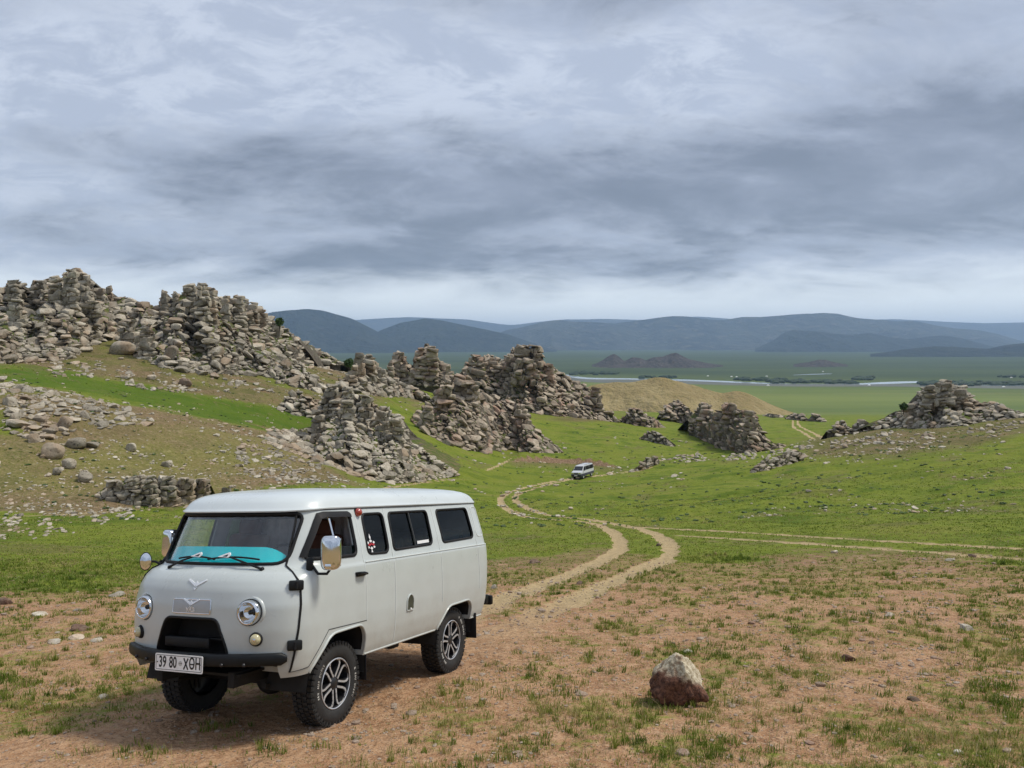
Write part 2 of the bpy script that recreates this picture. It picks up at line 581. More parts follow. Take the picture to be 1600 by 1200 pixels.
    dry = np.maximum(dry, 0.5 * gully * sstep(0.55, 0.7, n1))
    soil = np.maximum(soil, yard * (0.9 - 0.75 * patch))
    tr = track_mask(x, y)
    soil = np.maximum(soil, tr)
    green = green * (1 - tr * 0.92)
    out = (y < 2.5)
    return np.where(out, 0.45, green), np.where(out, 0.3, dry), np.where(out, 0.4, soil), tr, gully


# polar grid: fine in front, coarse behind
# rows are closer together where the bank crosses the floor
r_ax = np.concatenate([np.exp(np.linspace(math.log(1.2), math.log(30), 280, endpoint=False)),
                       np.exp(np.linspace(math.log(30), math.log(420), 260, endpoint=False)),
                       np.exp(np.linspace(math.log(420), math.log(32000), 90))])
t_ax = np.concatenate([np.linspace(-38, 38, 500), np.linspace(38, 322, 72)[1:-1]]) * math.pi / 180
RR, TT = np.meshgrid(r_ax, t_ax, indexing='ij')
GX, GY = (RR * np.sin(TT)).ravel(), (RR * np.cos(TT)).ravel()
GZ = ground_z(GX, GY)
GZ = GZ - 0.07 * track_mask(GX, GY) * sstep(12.0, 16.0, GY)          # ruts worn into the turf
nr, nt_ = RR.shape
gi = np.arange(nr * nt_).reshape(nr, nt_)
gq = np.stack([gi[:-1], np.roll(gi, -1, 1)[:-1], np.roll(gi, -1, 1)[1:], gi[1:]], -1).reshape(-1, 4)
gV = np.stack([GX, GY, GZ], 1)
gV = np.vstack([gV, [[0, 0, float(ground_z(0.0, 0.0))]]])
ci = len(gV) - 1
# the middle fan is closed with quads that share the centre
ring = gi[0]
fan = np.array([[ci, ring[(k + 2) % nt_], ring[(k + 1) % nt_], ring[k]] for k in range(0, nt_ - nt_ % 2, 2)])
gq = np.vstack([gq[:, ::-1], fan])
ground_me = np_mesh('ground', gV, gq)
cv = cover(gV[:, 0], gV[:, 1], gV[:, 2])
for nm, vals in zip(('green', 'dry', 'soil', 'track', 'gully'), cv):
    set_attr(ground_me, nm, vals)

gm, nt, bs = new_mat('ground_cover')
geo = nt.node('ShaderNodeNewGeometry')
pos = geo.outputs['Position']


def att(nt, nm):
    nd = nt.node('ShaderNodeAttribute')
    nd.attribute_name = nm
    return nd.outputs['Fac']


a_green, a_dry, a_soil, a_track, a_gully = [att(nt, q) for q in ('green', 'dry', 'soil', 'track', 'gully')]
dist = nt.vmath('LENGTH', pos)
dist = dist.node.outputs['Value']
sx = nt.node('ShaderNodeMapping')
nt.l.new(pos, sx.inputs[0])
sx.inputs['Scale'].default_value = (1.0, 1.0, 0.3)
P0 = sx.outputs[0]
n_peb = nt.noise(P0, 38.0, 3.0, 0.65)
n_f = nt.noise(P0, 9.0, 5.0, 0.7)
n_g = nt.noise(P0, 4.2, 6.0, 0.7)
n_s = nt.noise(P0, 80.0, 3.0, 0.7)
n_m = nt.noise(P0, 1.6, 5.0, 0.6)
n_b = nt.noise(P0, 0.22, 5.0, 0.6)
n_bb = nt.noise(P0, 0.03, 4.0, 0.55)
# gravelly soil
s1 = nt.mix(nt.ramp(n_m, 0.3, 0.7), (0.315, 0.165, 0.082), (0.42, 0.25, 0.135))
s1 = nt.mix(nt.ramp(n_f, 0.42, 0.66), s1, (0.48, 0.30, 0.175))
s1 = nt.mix(nt.ramp(n_peb, 0.60, 0.70), s1, (0.52, 0.42, 0.31))
s1 = nt.mix(nt.math('MULTIPLY', nt.ramp(n_peb, 0.43, 0.33), 0.85), s1, (0.10, 0.055, 0.035))
s1 = nt.mix(nt.math('MULTIPLY', nt.ramp(n_s, 0.45, 0.33), 0.6), s1, (0.12, 0.07, 0.045))
s1 = nt.mix(nt.math('MULTIPLY', nt.ramp(n_s, 0.58, 0.70), 0.7), s1, (0.60, 0.47, 0.35))
s_tr = nt.mix(nt.ramp(n_f, 0.3, 0.7), (0.36, 0.27, 0.14), (0.48, 0.37, 0.21))
s_k = nt.mix(nt.ramp(n_g, 0.35, 0.65), (0.13, 0.08, 0.048), (0.30, 0.20, 0.125))
s_k = nt.mix(nt.ramp(n_m, 0.55, 0.70), s_k, (0.36, 0.265, 0.18))
soilc = nt.mix(nt.ramp(dist, 16.0, 36.0), s1, s_k)
soilc = nt.mix(nt.math('MULTIPLY', nt.math('MULTIPLY', nt.ramp(dist, 10.0, 18.0), nt.ramp(a_track, 0.15, 0.5)), 0.95), soilc, s_tr)
# green grass
g1 = nt.mix(nt.ramp(n_m, 0.32, 0.68), (0.092, 0.136, 0.008), (0.165, 0.205, 0.019))
g1 = nt.mix(nt.ramp(n_f, 0.40, 0.70), g1, (0.20, 0.228, 0.036))
g1 = nt.mix(nt.math('MULTIPLY', nt.ramp(n_g, 0.45, 0.30), 0.45), g1, (0.060, 0.100, 0.010))
g1 = nt.mix(nt.math('MULTIPLY', nt.ramp(n_b, 0.50, 0.38), 0.8), g1, (0.075, 0.122, 0.009))
g1 = nt.mix(nt.math('MULTIPLY', nt.ramp(n_b, 0.54, 0.64), 0.55), g1, (0.215, 0.205, 0.048))
g1 = nt.mix(nt.math('MULTIPLY', a_gully, 0.75), g1, (0.062, 0.115, 0.007))
g1 = nt.mix(nt.math('MULTIPLY', nt.ramp(n_f, 0.42, 0.30), 0.5), g1, (0.05, 0.085, 0.012))
g1 = nt.mix(nt.math('MULTIPLY', nt.math('MULTIPLY', nt.ramp(n_bb, 0.44, 0.64), 0.45), nt.math('SUBTRACT', 1.0, a_gully)), g1, (0.175, 0.195, 0.024))
# dry grass
d1 = nt.mix(nt.ramp(n_m, 0.35, 0.65), (0.110, 0.092, 0.034), (0.190, 0.142, 0.068))
d1 = nt.mix(nt.ramp(n_f, 0.45, 0.68), d1, (0.27, 0.205, 0.115))
d1 = nt.mix(nt.math('MULTIPLY', nt.ramp(n_f, 0.42, 0.30), 0.65), d1, (0.085, 0.085, 0.028))
d1 = nt.mix(nt.math('MULTIPLY', nt.ramp(n_g, 0.48, 0.34), 0.9), d1, (0.055, 0.050, 0.020))
d1 = nt.mix(nt.math('MULTIPLY', nt.ramp(n_g, 0.58, 0.70), 0.7), d1, (0.40, 0.33, 0.19))
d1 = nt.mix(nt.math('MULTIPLY', nt.ramp(n_b, 0.44, 0.60), 0.65), d1, (0.088, 0.094, 0.022))
d1 = nt.mix(nt.math('MULTIPLY', nt.ramp(n_b, 0.42, 0.32), 0.5), d1, (0.22, 0.135, 0.075))
jit = nt.math('ADD', nt.math('MULTIPLY', nt.math('SUBTRACT', n_f, 0.5), 1.1), nt.math('MULTIPLY', nt.math('SUBTRACT', n_g, 0.5), 0.9))
f_green = nt.ramp(nt.math('ADD', a_green, jit), 0.30, 0.70)
f_dry = nt.ramp(nt.math('ADD', a_dry, jit), 0.28, 0.80)
f_soil = nt.ramp(nt.math('ADD', a_soil, jit), 0.40, 0.78)
base = nt.mix(f_green, soilc, g1)
base = nt.mix(f_dry, base, d1)
base = nt.mix(nt.math('MULTIPLY', f_soil, nt.math('SUBTRACT', 1.0, nt.math('MULTIPLY', f_green, 0.55))), base, soilc)
base = nt.mix(nt.ramp(nt.math('ADD', a_track, nt.math('MULTIPLY', jit, 0.55)), 0.42, 0.80), base, soilc)
# the plain far below: bands of pasture, darkened far out as painted cloud shadow
bm = nt.node('ShaderNodeMapping')
nt.l.new(pos, bm.inputs[0])
bm.inputs['Scale'].default_value = (0.00045, 0.0016, 0.0)
nb1 = nt.noise(bm.outputs[0], 1.0, 5.0, 0.6)
bm2 = nt.node('ShaderNodeMapping')
nt.l.new(pos, bm2.inputs[0])
bm2.inputs['Scale'].default_value = (0.002, 0.010, 0.0)
nb2 = nt.noise(bm2.outputs[0], 1.0, 4.0, 0.6)
pn = nt.mix(nt.ramp(nb1, 0.35, 0.65), (0.085, 0.125, 0.026), (0.160, 0.195, 0.045))
pn = nt.mix(nt.math('MULTIPLY', nt.ramp(nb2, 0.5, 0.68), 0.5), pn, (0.21, 0.20, 0.075))
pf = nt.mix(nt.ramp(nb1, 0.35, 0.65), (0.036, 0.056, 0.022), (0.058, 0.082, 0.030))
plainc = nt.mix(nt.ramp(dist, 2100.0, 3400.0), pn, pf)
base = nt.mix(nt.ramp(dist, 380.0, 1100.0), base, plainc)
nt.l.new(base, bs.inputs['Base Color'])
bs.inputs['Roughness'].default_value = 0.95
bs.inputs['Specular IOR Level'].default_value = 0.15
bmp = nt.node('ShaderNodeBump')
bmp.inputs['Strength'].default_value = 0.9
bmp.inputs['Distance'].default_value = 0.05
hh = nt.math('ADD', nt.math('MULTIPLY', n_f, 0.8), nt.math('MULTIPLY', n_peb, 0.30))
nt.l.new(hh, bmp.inputs['Height'])
bmp2 = nt.node('ShaderNodeBump')
bmp2.inputs['Strength'].default_value = 0.55
bmp2.inputs['Distance'].default_value = 0.6
nt.l.new(n_m, bmp2.inputs['Height'])
nt.l.new(bmp.outputs[0], bmp2.inputs['Normal'])
nt.l.new(bmp2.outputs[0], bs.inputs['Normal'])
tag(link('ground', ground_me, gm), kind='structure')
# ------------------------------------------------------------------ hills and mountains round the plain
def hill_mat(name, c0, c1, c2, scale, speck=0.0):
    m, nt, bs = new_mat(name)
    g = nt.node('ShaderNodeNewGeometry')
    a = nt.noise(g.outputs['Position'], scale, 6.0, 0.62)
    b = nt.noise(g.outputs['Position'], scale * 5.3, 5.0, 0.65)
    c = nt.mix(nt.ramp(a, 0.34, 0.66), c0, c1)
    c = nt.mix(nt.ramp(b, 0.48, 0.70), c, c2)
    nt.l.new(c, bs.inputs['Base Color'])
    bs.inputs['Roughness'].default_value = 1.0
    bs.inputs['Specular IOR Level'].default_value = 0.1
    bp = nt.node('ShaderNodeBump')
    bp.inputs['Strength'].default_value = 0.8
    bp.inputs['Distance'].default_value = 0.35 / scale
    nt.l.new(b, bp.inputs['Height'])
    nt.l.new(bp.outputs[0], bs.inputs['Normal'])
    return m


M_TAN = hill_mat('dry_hill', (0.32, 0.245, 0.115), (0.41, 0.325, 0.165), (0.27, 0.225, 0.095), 0.03)
M_FAR = hill_mat('far_mountain', (0.026, 0.034, 0.036), (0.066, 0.074, 0.060), (0.12, 0.11, 0.085), 0.0011)
M_DARK = hill_mat('dark_mountain', (0.014, 0.022, 0.024), (0.030, 0.042, 0.036), (0.052, 0.056, 0.046), 0.0016)
M_ROCKH = hill_mat('stony_hill', (0.050, 0.046, 0.046), (0.085, 0.074, 0.070), (0.14, 0.115, 0.10), 0.010)


def hill(name, prof, d, wf, wb, mat, spur, base=PLAIN, n=220, m=44, seed=1, rough=0.9, crest_noise=0.02):
    p = np.array(prof, float)
    px = np.linspace(p[0, 0], p[-1, 0], n)
    py = np.interp(px, p[:, 0], p[:, 1])
    k = np.hanning(9)
    k /= k.sum()
    py = np.convolve(np.pad(py, 4, mode='edge'), k, 'valid')
    ax, az = pix_dir(px, py)
    H = az * d - base
    ends = sstep(0, 0.03, np.linspace(0, 1, n)) * sstep(1, 0.97, np.linspace(0, 1, n))
    H = np.maximum(H, 0) * (1 + crest_noise * 4 * (fbm(ax * d / spur * 2.2, ax * 0, 4, seed + 5) - 0.5) * (1 - 0.5 * ends))
    t = np.concatenate([-(np.linspace(1, 0, m) ** 1.15), np.linspace(0, 1, m // 2)[1:]])
    T_, X_ = np.meshgrid(t, np.arange(n), indexing='ij')
    Y = d + np.where(T_ < 0, T_ * wf, T_ * wb)
    X = ax[None, :] * Y
    rid = 1 - np.abs(2 * fbm(X / spur + 0.25 * fbm(X / spur * 2, Y / spur, 3, seed + 9), Y / spur * 0.35, 4, seed) - 1)
    ex = 0.85 + rough * (1.6 * (1 - rid))
    sh = np.clip(1 - np.abs(T_), 0, 1) ** ex
    Z = base - 0.02 * H.max() - 0.5 + (H[None, :] + 0.02 * H.max() + 0.5) * sh
    Z += H.max() * 0.03 * (fbm(X / spur * 4, Y / spur * 4, 3, seed + 2) - 0.5) * 4 * sh * (1 - sh)
    Z = np.where(np.abs(T_) > 0.999, base - 0.9, np.maximum(Z, base - 0.9))
    V = np.stack([X, Y, Z], -1).reshape(-1, 3)
    gi_ = np.arange(len(t) * n).reshape(len(t), n)
    Q = np.stack([gi_[:-1, :-1], gi_[:-1, 1:], gi_[1:, 1:], gi_[1:, :-1]], -1).reshape(-1, 4)
    return tag(link(name, np_mesh(name, V, Q), mat), kind='structure')


# the bare tan hill at the mouth of the valley
hill('tan_hill', [(890, 625), (910, 607), (930, 600), (960, 597), (985, 597), (1005, 593), (1022, 589), (1040, 590), (1065, 597), (1090, 604), (1110, 611),
                  (1128, 614), (1150, 610), (1168, 615), (1195, 627), (1225, 640), (1265, 652), (1310, 662), (1350, 670)], 800, 190, 150, M_TAN, 34.0, base=-100, n=200, seed=3, rough=0.55)
hill('stony_hills', [(925, 570), (940, 564), (952, 556), (960, 553), (968, 558), (976, 564), (988, 558), (998, 559), (1010, 563), (1022, 558), (1036, 557), (1048, 553), (1056, 551), (1064, 555), (1078, 561),
                     (1100, 566), (1130, 571)], 4300, 420, 300, M_ROCKH, 110.0, seed=5, rough=1.3, crest_noise=0.10)
hill('stony_hill', [(1240, 569), (1262, 566), (1280, 562), (1290, 562), (1305, 566), (1325, 570)], 4300, 240, 200, M_ROCKH, 90.0, seed=6, rough=1.2, crest_noise=0.08)
hill('dark_ridge', [(1360, 553), (1395, 549), (1410, 546), (1430, 544), (1460, 541), (1490, 542), (1520, 544), (1545, 545), (1565, 540), (1590, 537), (1640, 534), (1720, 540), (1800, 550)],
     7600, 700, 900, M_DARK, 420.0, seed=7, rough=0.5)
hill('foothills', [(1180, 545), (1210, 531), (1225, 519), (1240, 515), (1270, 517), (1300, 521), (1330, 523), (1360, 520), (1390, 527), (1420, 530), (1450, 526), (1475, 524), (1500, 528), (1530, 536), (1570, 546)],
     11800, 1500, 1500, M_DARK, 600.0, seed=8, rough=1.3)
hill('blue_mountain', [(330, 530), (380, 500), (425, 487), (450, 485), (480, 483), (505, 485), (530, 492), (552, 499), (575, 510), (600, 523), (630, 536), (660, 548)],
     11000, 1700, 1500, M_DARK, 800.0, seed=9, rough=1.2)
hill('blue_mountain', [(540, 546), (575, 528), (595, 516), (625, 505), (650, 500), (665, 497), (690, 501), (720, 507), (760, 515), (795, 523), (830, 535), (870, 548)],
     11600, 1500, 1500, M_DARK, 700.0, seed=10, rough=1.2)
hill('mountain_range', [(700, 548), (760, 530), (790, 516), (815, 511), (845, 504), (870, 500), (900, 503), (930, 503), (960, 505), (1000, 501), (1030, 496), (1050, 494), (1075, 494), (1110, 499),
                        (1130, 500), (1160, 495), (1190, 495), (1225, 493), (1260, 490), (1290, 488), (1310, 490), (1340, 497), (1370, 500), (1400, 502), (1430, 501), (1460, 508), (1490, 513), (1530, 516), (1560, 522), (1590, 531), (1640, 545)],
     15500, 3200, 2500, M_FAR, 1300.0, n=420, m=60, seed=11, rough=1.3)
hill('distant_range', [(300, 520), (420, 505), (520, 503), (560, 500), (600, 497), (640, 495), (680, 497), (730, 499), (770, 505), (800, 508), (840, 503), (880, 499), (940, 498), (1000, 500), (1060, 497),
                       (1090, 494), (1130, 497), (1200, 502), (1300, 506), (1340, 500), (1400, 498), (1430, 500), (1480, 503), (1540, 505), (1600, 504), (1700, 500), (1800, 520)],
     24000, 5000, 4000, M_FAR, 2600.0, n=300, seed=12, rough=0.5)

# ------------------------------------------------------------------ the river on the plain
wm, nt, bs = new_mat('river_water')
bs.inputs['Base Color'].default_value = (0.35, 0.40, 0.42, 1)
bs.inputs['Roughness'].default_value = 0.12
bs.inputs['Specular IOR Level'].default_value = 0.9
g = nt.node('ShaderNodeNewGeometry')
bp = nt.node('ShaderNodeBump')
bp.inputs['Strength'].default_value = 0.08
nt.l.new(nt.noise(g.outputs['Position'], 0.15, 3.0), bp.inputs['Height'])
nt.l.new(bp.outputs[0], bs.inputs['Normal'])


def plain_pt(px, py, lift=0.0):
    ax, az = pix_dir(px, py)
    d = (PLAIN + lift) / az
    return np.stack([ax * d, d, np.broadcast_to(PLAIN + lift, np.shape(d))], -1)


def ribbon(name, pts, lift, mat):
    p = _spline(pts, 8)
    up = plain_pt(p[:, 0], p[:, 1] - p[:, 2] * 0.5, lift)
    lo = plain_pt(p[:, 0], p[:, 1] + p[:, 2] * 0.5, lift)
    V = np.vstack([lo, up])
    n = len(p)
    i = np.arange(n - 1)
    return tag(link(name, np_mesh(name, V, np.stack([i, i + 1, i + 1 + n, i + n], 1)), mat), kind='structure')


ribbon('river', [(850, 583, 2.0), (880, 586, 2.8), (905, 590, 2.8), (930, 591.5, 2.2), (980, 592, 1.8), (1050, 593.5, 2.3), (1100, 595, 2.3), (1150, 597, 2.2), (1200, 599, 1.8), (1240, 600, 0.9),
                 (1300, 600, 0.9), (1340, 600, 1.8), (1380, 598.5, 3.2), (1440, 597, 2.8), (1480, 599, 1.2), (1540, 602, 1.4), (1620, 603, 1.5), (1800, 606, 2.0)], 0.4, wm)
ribbon('side_channel', [(1240, 586, 0.5), (1280, 584.5, 1.0), (1300, 584, 0.5)], 0.4, wm)
M_GRAVEL = flat_mat('river_gravel', (0.10, 0.105, 0.085), 0.9, var=0.25, scale=0.02)
ribbon('river_gravel', [(860, 588, 6), (930, 594, 7), (1050, 597, 5), (1150, 599.5, 5), (1250, 602, 4), (1400, 602, 4), (1500, 604, 4), (1620, 606, 4)], 0.2, M_GRAVEL)

# trees along the river, far too many and too far to count
M_RIVERTREE = flat_mat('riverside_foliage', (0.022, 0.042, 0.018), 0.9, var=0.3, scale=0.05)
rng = np.random.default_rng(5)
_ico = bmesh.new()
bmesh.ops.create_icosphere(_ico, subdivisions=2, radius=1.0)
ICO1_V = np.array([v.co[:] for v in _ico.verts])
ICO1_F = np.array([[v.index for v in f.verts] for f in _ico.faces])
_ico.free()
_ico = bmesh.new()
bmesh.ops.create_icosphere(_ico, subdivisions=3, radius=1.0)
ICO2_V = np.array([v.co[:] for v in _ico.verts])
ICO2_F = np.array([[v.index for v in f.verts] for f in _ico.faces])
_ico.free()
_ico = bmesh.new()
bmesh.ops.create_icosphere(_ico, subdivisions=4, radius=1.0)
ICO3_V = np.array([v.co[:] for v in _ico.verts])
ICO3_F = np.array([[v.index for v in f.verts] for f in _ico.faces])
_ico.free()


def scatter_mesh(name, centers, scales, variants_v, faces, rots=None, pick=None, smooth=False):
    """many small lumps joined into one mesh: centers (n,3), scales (n,3)"""
    n = len(centers)
    nv = variants_v.shape[1]
    pick = np.zeros(n, int) if pick is None else pick
    V = variants_v[pick] * scales[:, None, :]
    if rots is not None:
        V = np.einsum('nij,nkj->nki', rots, V)
    V = V + centers[:, None, :]
    Fq = faces[None] + (np.arange(n) * nv)[:, None, None]
    return np_mesh(name, V.reshape(-1, 3), Fq.reshape(-1, faces.shape[1]), smooth)


tp = []
for a, b, y0, n in ((895, 965, 583, 60), (1000, 1060, 589, 20), (1150, 1215, 592, 30), (1200, 1300, 596, 70), (1335, 1362, 591, 30), (1440, 1610, 599, 130), (1300, 1340, 597, 25), (1560, 1610, 588, 14)):
    q = rng.random(n)
    tp.append(np.stack([a + (b - a) * q, y0 + rng.normal(0, 0.9, n)], 1))
tp = np.vstack(tp)
tc_ = plain_pt(tp[:, 0], tp[:, 1], 3.0)
ts = rng.uniform(4, 9, (len(tp), 1)) * np.array([[1.7, 1.3, 0.8]]) * rng.uniform(0.7, 1.2, (len(tp), 3))
tag(link('riverside_trees', scatter_mesh('riverside_trees', tc_, ts, ICO1_V[None] * (0.8 + 0.4 * rng.random((6, 42, 1))), ICO1_F, pick=rng.integers(0, 6, len(tp))), M_RIVERTREE),
    'dark line of trees and bushes along the river on the plain', 'trees', kind='stuff')

# ------------------------------------------------------------------ white gers on the plain
M_FELT = flat_mat('white_felt', (0.80, 0.80, 0.77), 0.85, var=0.06, scale=1.5)
M_GERDOOR = flat_mat('ger_door', (0.42, 0.10, 0.05), 0.6, var=0.1)
GERS = [(1106, 587, 'leftmost white ger far out on the plain, above the river'), (1143, 588, 'left one of two close white gers above the river'),
        (1151, 588.5, 'right one of two close white gers above the river'), (1198, 587.5, 'white ger above the river, right of the close pair'),
        (1200, 602, 'lone white ger on the near bank of the river'), (1286, 580, 'most distant white ger, above the pale side channel'),
        (1358, 601.5, 'small white ger below the bright river reach'), (1580, 589.5, 'white ger near the right edge, beyond the river'),
        (1568, 604, 'white ger near the right edge, on the near bank')]


def lathe(prof, n=24):
    V, Fs = [], []
    for i in range(n):
        a = 2 * math.pi * i / n
        for r, z in prof:
            V.append((r * math.cos(a), r * math.sin(a), z))
    k = len(prof)
    for i in range(n):
        j = (i + 1) % n
        for q in range(k - 1):
            Fs.append((i * k + q, j * k + q, j * k + q + 1, i * k + q + 1))
    return V, Fs


ger_wall = py_mesh('ger_wall', *lathe([(4.0, -0.6), (4.05, 0.8), (3.95, 1.9), (4.0, 1.92)]))
ger_roof = py_mesh('ger_roof', *lathe([(4.1, 1.85), (2.4, 2.75), (0.8, 3.35), (0.0, 3.4)]))
ger_crown = py_mesh('ger_crown', *lathe([(0.85, 3.2), (0.8, 3.55), (0.0, 3.6)], 12))
ger_door = py_mesh('ger_door', [(-.5, -4.15, 0), (.5, -4.15, 0), (.5, -4.15, 1.6), (-.5, -4.15, 1.6), (-.5, -3.9, 0), (.5, -3.9, 0), (.5, -3.9, 1.6), (-.5, -3.9, 1.6)],
                   [(0, 1, 2, 3), (5, 4, 7, 6), (4, 0, 3, 7), (1, 5, 6, 2), (3, 2, 6, 7), (4, 5, 1, 0)])
for px, py, lb in GERS:
    p = plain_pt(px, py + 1.0)
    e = empty('ger', p)
    tag(e, lb, 'ger', 'white gers scattered over the plain')
    e.rotation_euler = (0, 0, rng.uniform(-0.6, 0.6))
    link('felt_wall', ger_wall, M_FELT, e)
    link('felt_roof', ger_roof, M_FELT, e)
    link('crown_ring', ger_crown, M_FELT, e)
    link('door', ger_door, M_GERDOOR, e)
# ------------------------------------------------------------------ granite
def granite(name, c_dark, c_mid, c_light, warm, vscale=1.0):
    m, nt, bs = new_mat(name)
    g = nt.node('ShaderNodeNewGeometry')
    oi = nt.node('ShaderNodeObjectInfo')
    pos = g.outputs['Position']
    a = nt.noise(pos, 0.9 * vscale, 5.0, 0.6)
    b = nt.noise(pos, 4.5 * vscale, 6.0, 0.65)
    c = nt.noise(pos, 0.22 * vscale, 3.0, 0.5)
    col = nt.mix(nt.ramp(a, 0.32, 0.68), c_mid, c_light)
    col = nt.mix(nt.ramp(b, 0.46, 0.34), col, c_dark)
    col = nt.mix(nt.ramp(b, 0.60, 0.74), col, tuple(min(1, x * 1.35) for x in c_light))
    col = nt.mix(nt.math('MULTIPLY', nt.ramp(c, 0.50, 0.66), 0.6), col, warm)
    # lichen on the weather side
    l = nt.noise(pos, 2.1 * vscale, 4.0, 0.6, 0.4)
    col = nt.mix(nt.math('MULTIPLY', nt.ramp(l, 0.60, 0.70), 0.55), col, (0.155, 0.165, 0.095))
    vv = nt.ramp(oi.outputs['Random'], 0.0, 1.0, 0.66, 1.28, smooth=False)
    vcol = nt.node('ShaderNodeCombineXYZ')
    for k in range(3):
        nt.l.new(vv, vcol.inputs[k])
    col = nt.mix(1.0, col, vcol.outputs[0], 'MULTIPLY')
    nt.l.new(col, bs.inputs['Base Color'])
    bs.inputs['Roughness'].default_value = 0.92
    bs.inputs['Specular IOR Level'].default_value = 0.2
    bp = nt.node('ShaderNodeBump')
    bp.inputs['Strength'].default_value = 0.8
    bp.inputs['Distance'].default_value = 0.12 / vscale
    nt.l.new(b, bp.inputs['Height'])
    nt.l.new(bp.outputs[0], bs.inputs['Normal'])
    return m


M_GRANITE = granite('granite', (0.11, 0.09, 0.068), (0.275, 0.238, 0.18), (0.46, 0.415, 0.335), (0.32, 0.22, 0.14))
M_GRANITE_R = granite('warm_granite', (0.10, 0.075, 0.055), (0.26, 0.205, 0.15), (0.44, 0.375, 0.29), (0.28, 0.16, 0.11))


def bed_mat():
    m, nt, bs = new_mat('bedrock')
    g = nt.node('ShaderNodeNewGeometry')
    pos = g.outputs['Position']
    sep = nt.node('ShaderNodeSeparateXYZ')
    nt.l.new(g.outputs['Normal'], sep.inputs[0])
    a = nt.noise(pos, 0.9, 5.0, 0.6)
    b = nt.noise(pos, 4.0, 5.0, 0.65)
    rock = nt.mix(nt.ramp(a, 0.32, 0.68), (0.085, 0.072, 0.054), (0.18, 0.155, 0.12))  # darker than the boulders, painting shade into the gaps between them
    rock = nt.mix(nt.ramp(b, 0.48, 0.36), rock, (0.035, 0.03, 0.023))
    turf = nt.mix(nt.ramp(a, 0.40, 0.56), (0.16, 0.13, 0.06), (0.075, 0.105, 0.018))
    f = nt.ramp(nt.math('ADD', sep.outputs[2], nt.math('MULTIPLY', nt.math('SUBTRACT', a, 0.5), 0.9)), 0.58, 0.80)
    nt.l.new(nt.mix(f, rock, turf), bs.inputs['Base Color'])
    bs.inputs['Roughness'].default_value = 0.95
    bs.inputs['Specular IOR Level'].default_value = 0.15
    bp = nt.node('ShaderNodeBump')
    bp.inputs['Strength'].default_value = 0.9
    bp.inputs['Distance'].default_value = 0.2
    nt.l.new(b, bp.inputs['Height'])
    nt.l.new(bp.outputs[0], bs.inputs['Normal'])
    return m


M_BED = bed_mat()


def rock_shape(verts, rng, box=0.55, cuts=8, rough=0.10):
    """rounded, faceted boulder from a unit sphere"""
    v = np.sign(verts) * np.abs(verts) ** box
    v = v / np.maximum(np.abs(v).max(0), 1e-6)
    for _ in range(cuts):
        n = rng.normal(size=3)
        n /= np.linalg.norm(n)
        off = rng.uniform(0.52, 0.86)
        dd = v @ n - off
        v = v - np.where(dd > 0, dd * 0.92, 0)[:, None] * n
    o = rng.uniform(0, 50, 3)
    q = v * 1.6 + o
    v = v * (1 + rough * 2 * (vnoise3(q[:, 0], q[:, 1], q[:, 2], 3) - 0.5))[:, None]
    q = v * 4.5 + o
    v = v * (1 + rough * 0.8 * (vnoise3(q[:, 0], q[:, 1], q[:, 2], 4) - 0.5))[:, None]
    return v


rr = np.random.default_rng(11)
NVAR = 18
ROCK_BIG = [np_mesh('boulder', rock_shape(ICO2_V, rr), ICO2_F, True) for _ in range(NVAR)]
ROCK_WARM = []
for me in ROCK_BIG:
    me.set_sharp_from_angle(angle=math.radians(26))
    w = me.copy()
    me.materials.append(M_GRANITE)
    w.materials.append(M_GRANITE_R)
    ROCK_WARM.append(w)
_ico = bmesh.new()
bmesh.ops.create_icosphere(_ico, subdivisions=1, radius=1.0)
ICO0_V = np.array([q.co[:] for q in _ico.verts])
ICO0_F = np.array([[q.index for q in f.verts] for f in _ico.faces])
_ico.free()
ROCK_TINY = np.stack([rock_shape(ICO0_V, rr, box=0.6, cuts=3, rough=0.2) * 1.12 for _ in range(12)])
ROCK_SMALL = np.stack([rock_shape(ICO1_V, rr, cuts=4) for _ in range(12)])


ROCK_BLOCK = [np_mesh('block', rock_shape(ICO2_V, rr, box=0.36, cuts=5, rough=0.07), ICO2_F, True) for _ in range(10)]
BLOCK_WARM = []
for me in ROCK_BLOCK:
    me.set_sharp_from_angle(angle=math.radians(24))
    w = me.copy()
    me.materials.append(M_GRANITE)
    w.materials.append(M_GRANITE_R)
    BLOCK_WARM.append(w)


def rot_mats(rng, n, dip, jitter, yaw=0.6):
    """orientations of slabs: dip about the line of sight (y), plus jitter"""
    ay = np.radians(dip + rng.normal(0, jitter, n))
    axx = np.radians(rng.normal(8, jitter * 0.8, n))
    azz = rng.uniform(-yaw, yaw, n)
    out = np.zeros((n, 3, 3))
    for i in range(n):
        out[i] = np.array((Matrix.Rotation(ay[i], 3, 'Y') @ Matrix.Rotation(axx[i], 3, 'X') @ Matrix.Rotation(azz[i], 3, 'Z')))
    return out


CUR = [0.0]


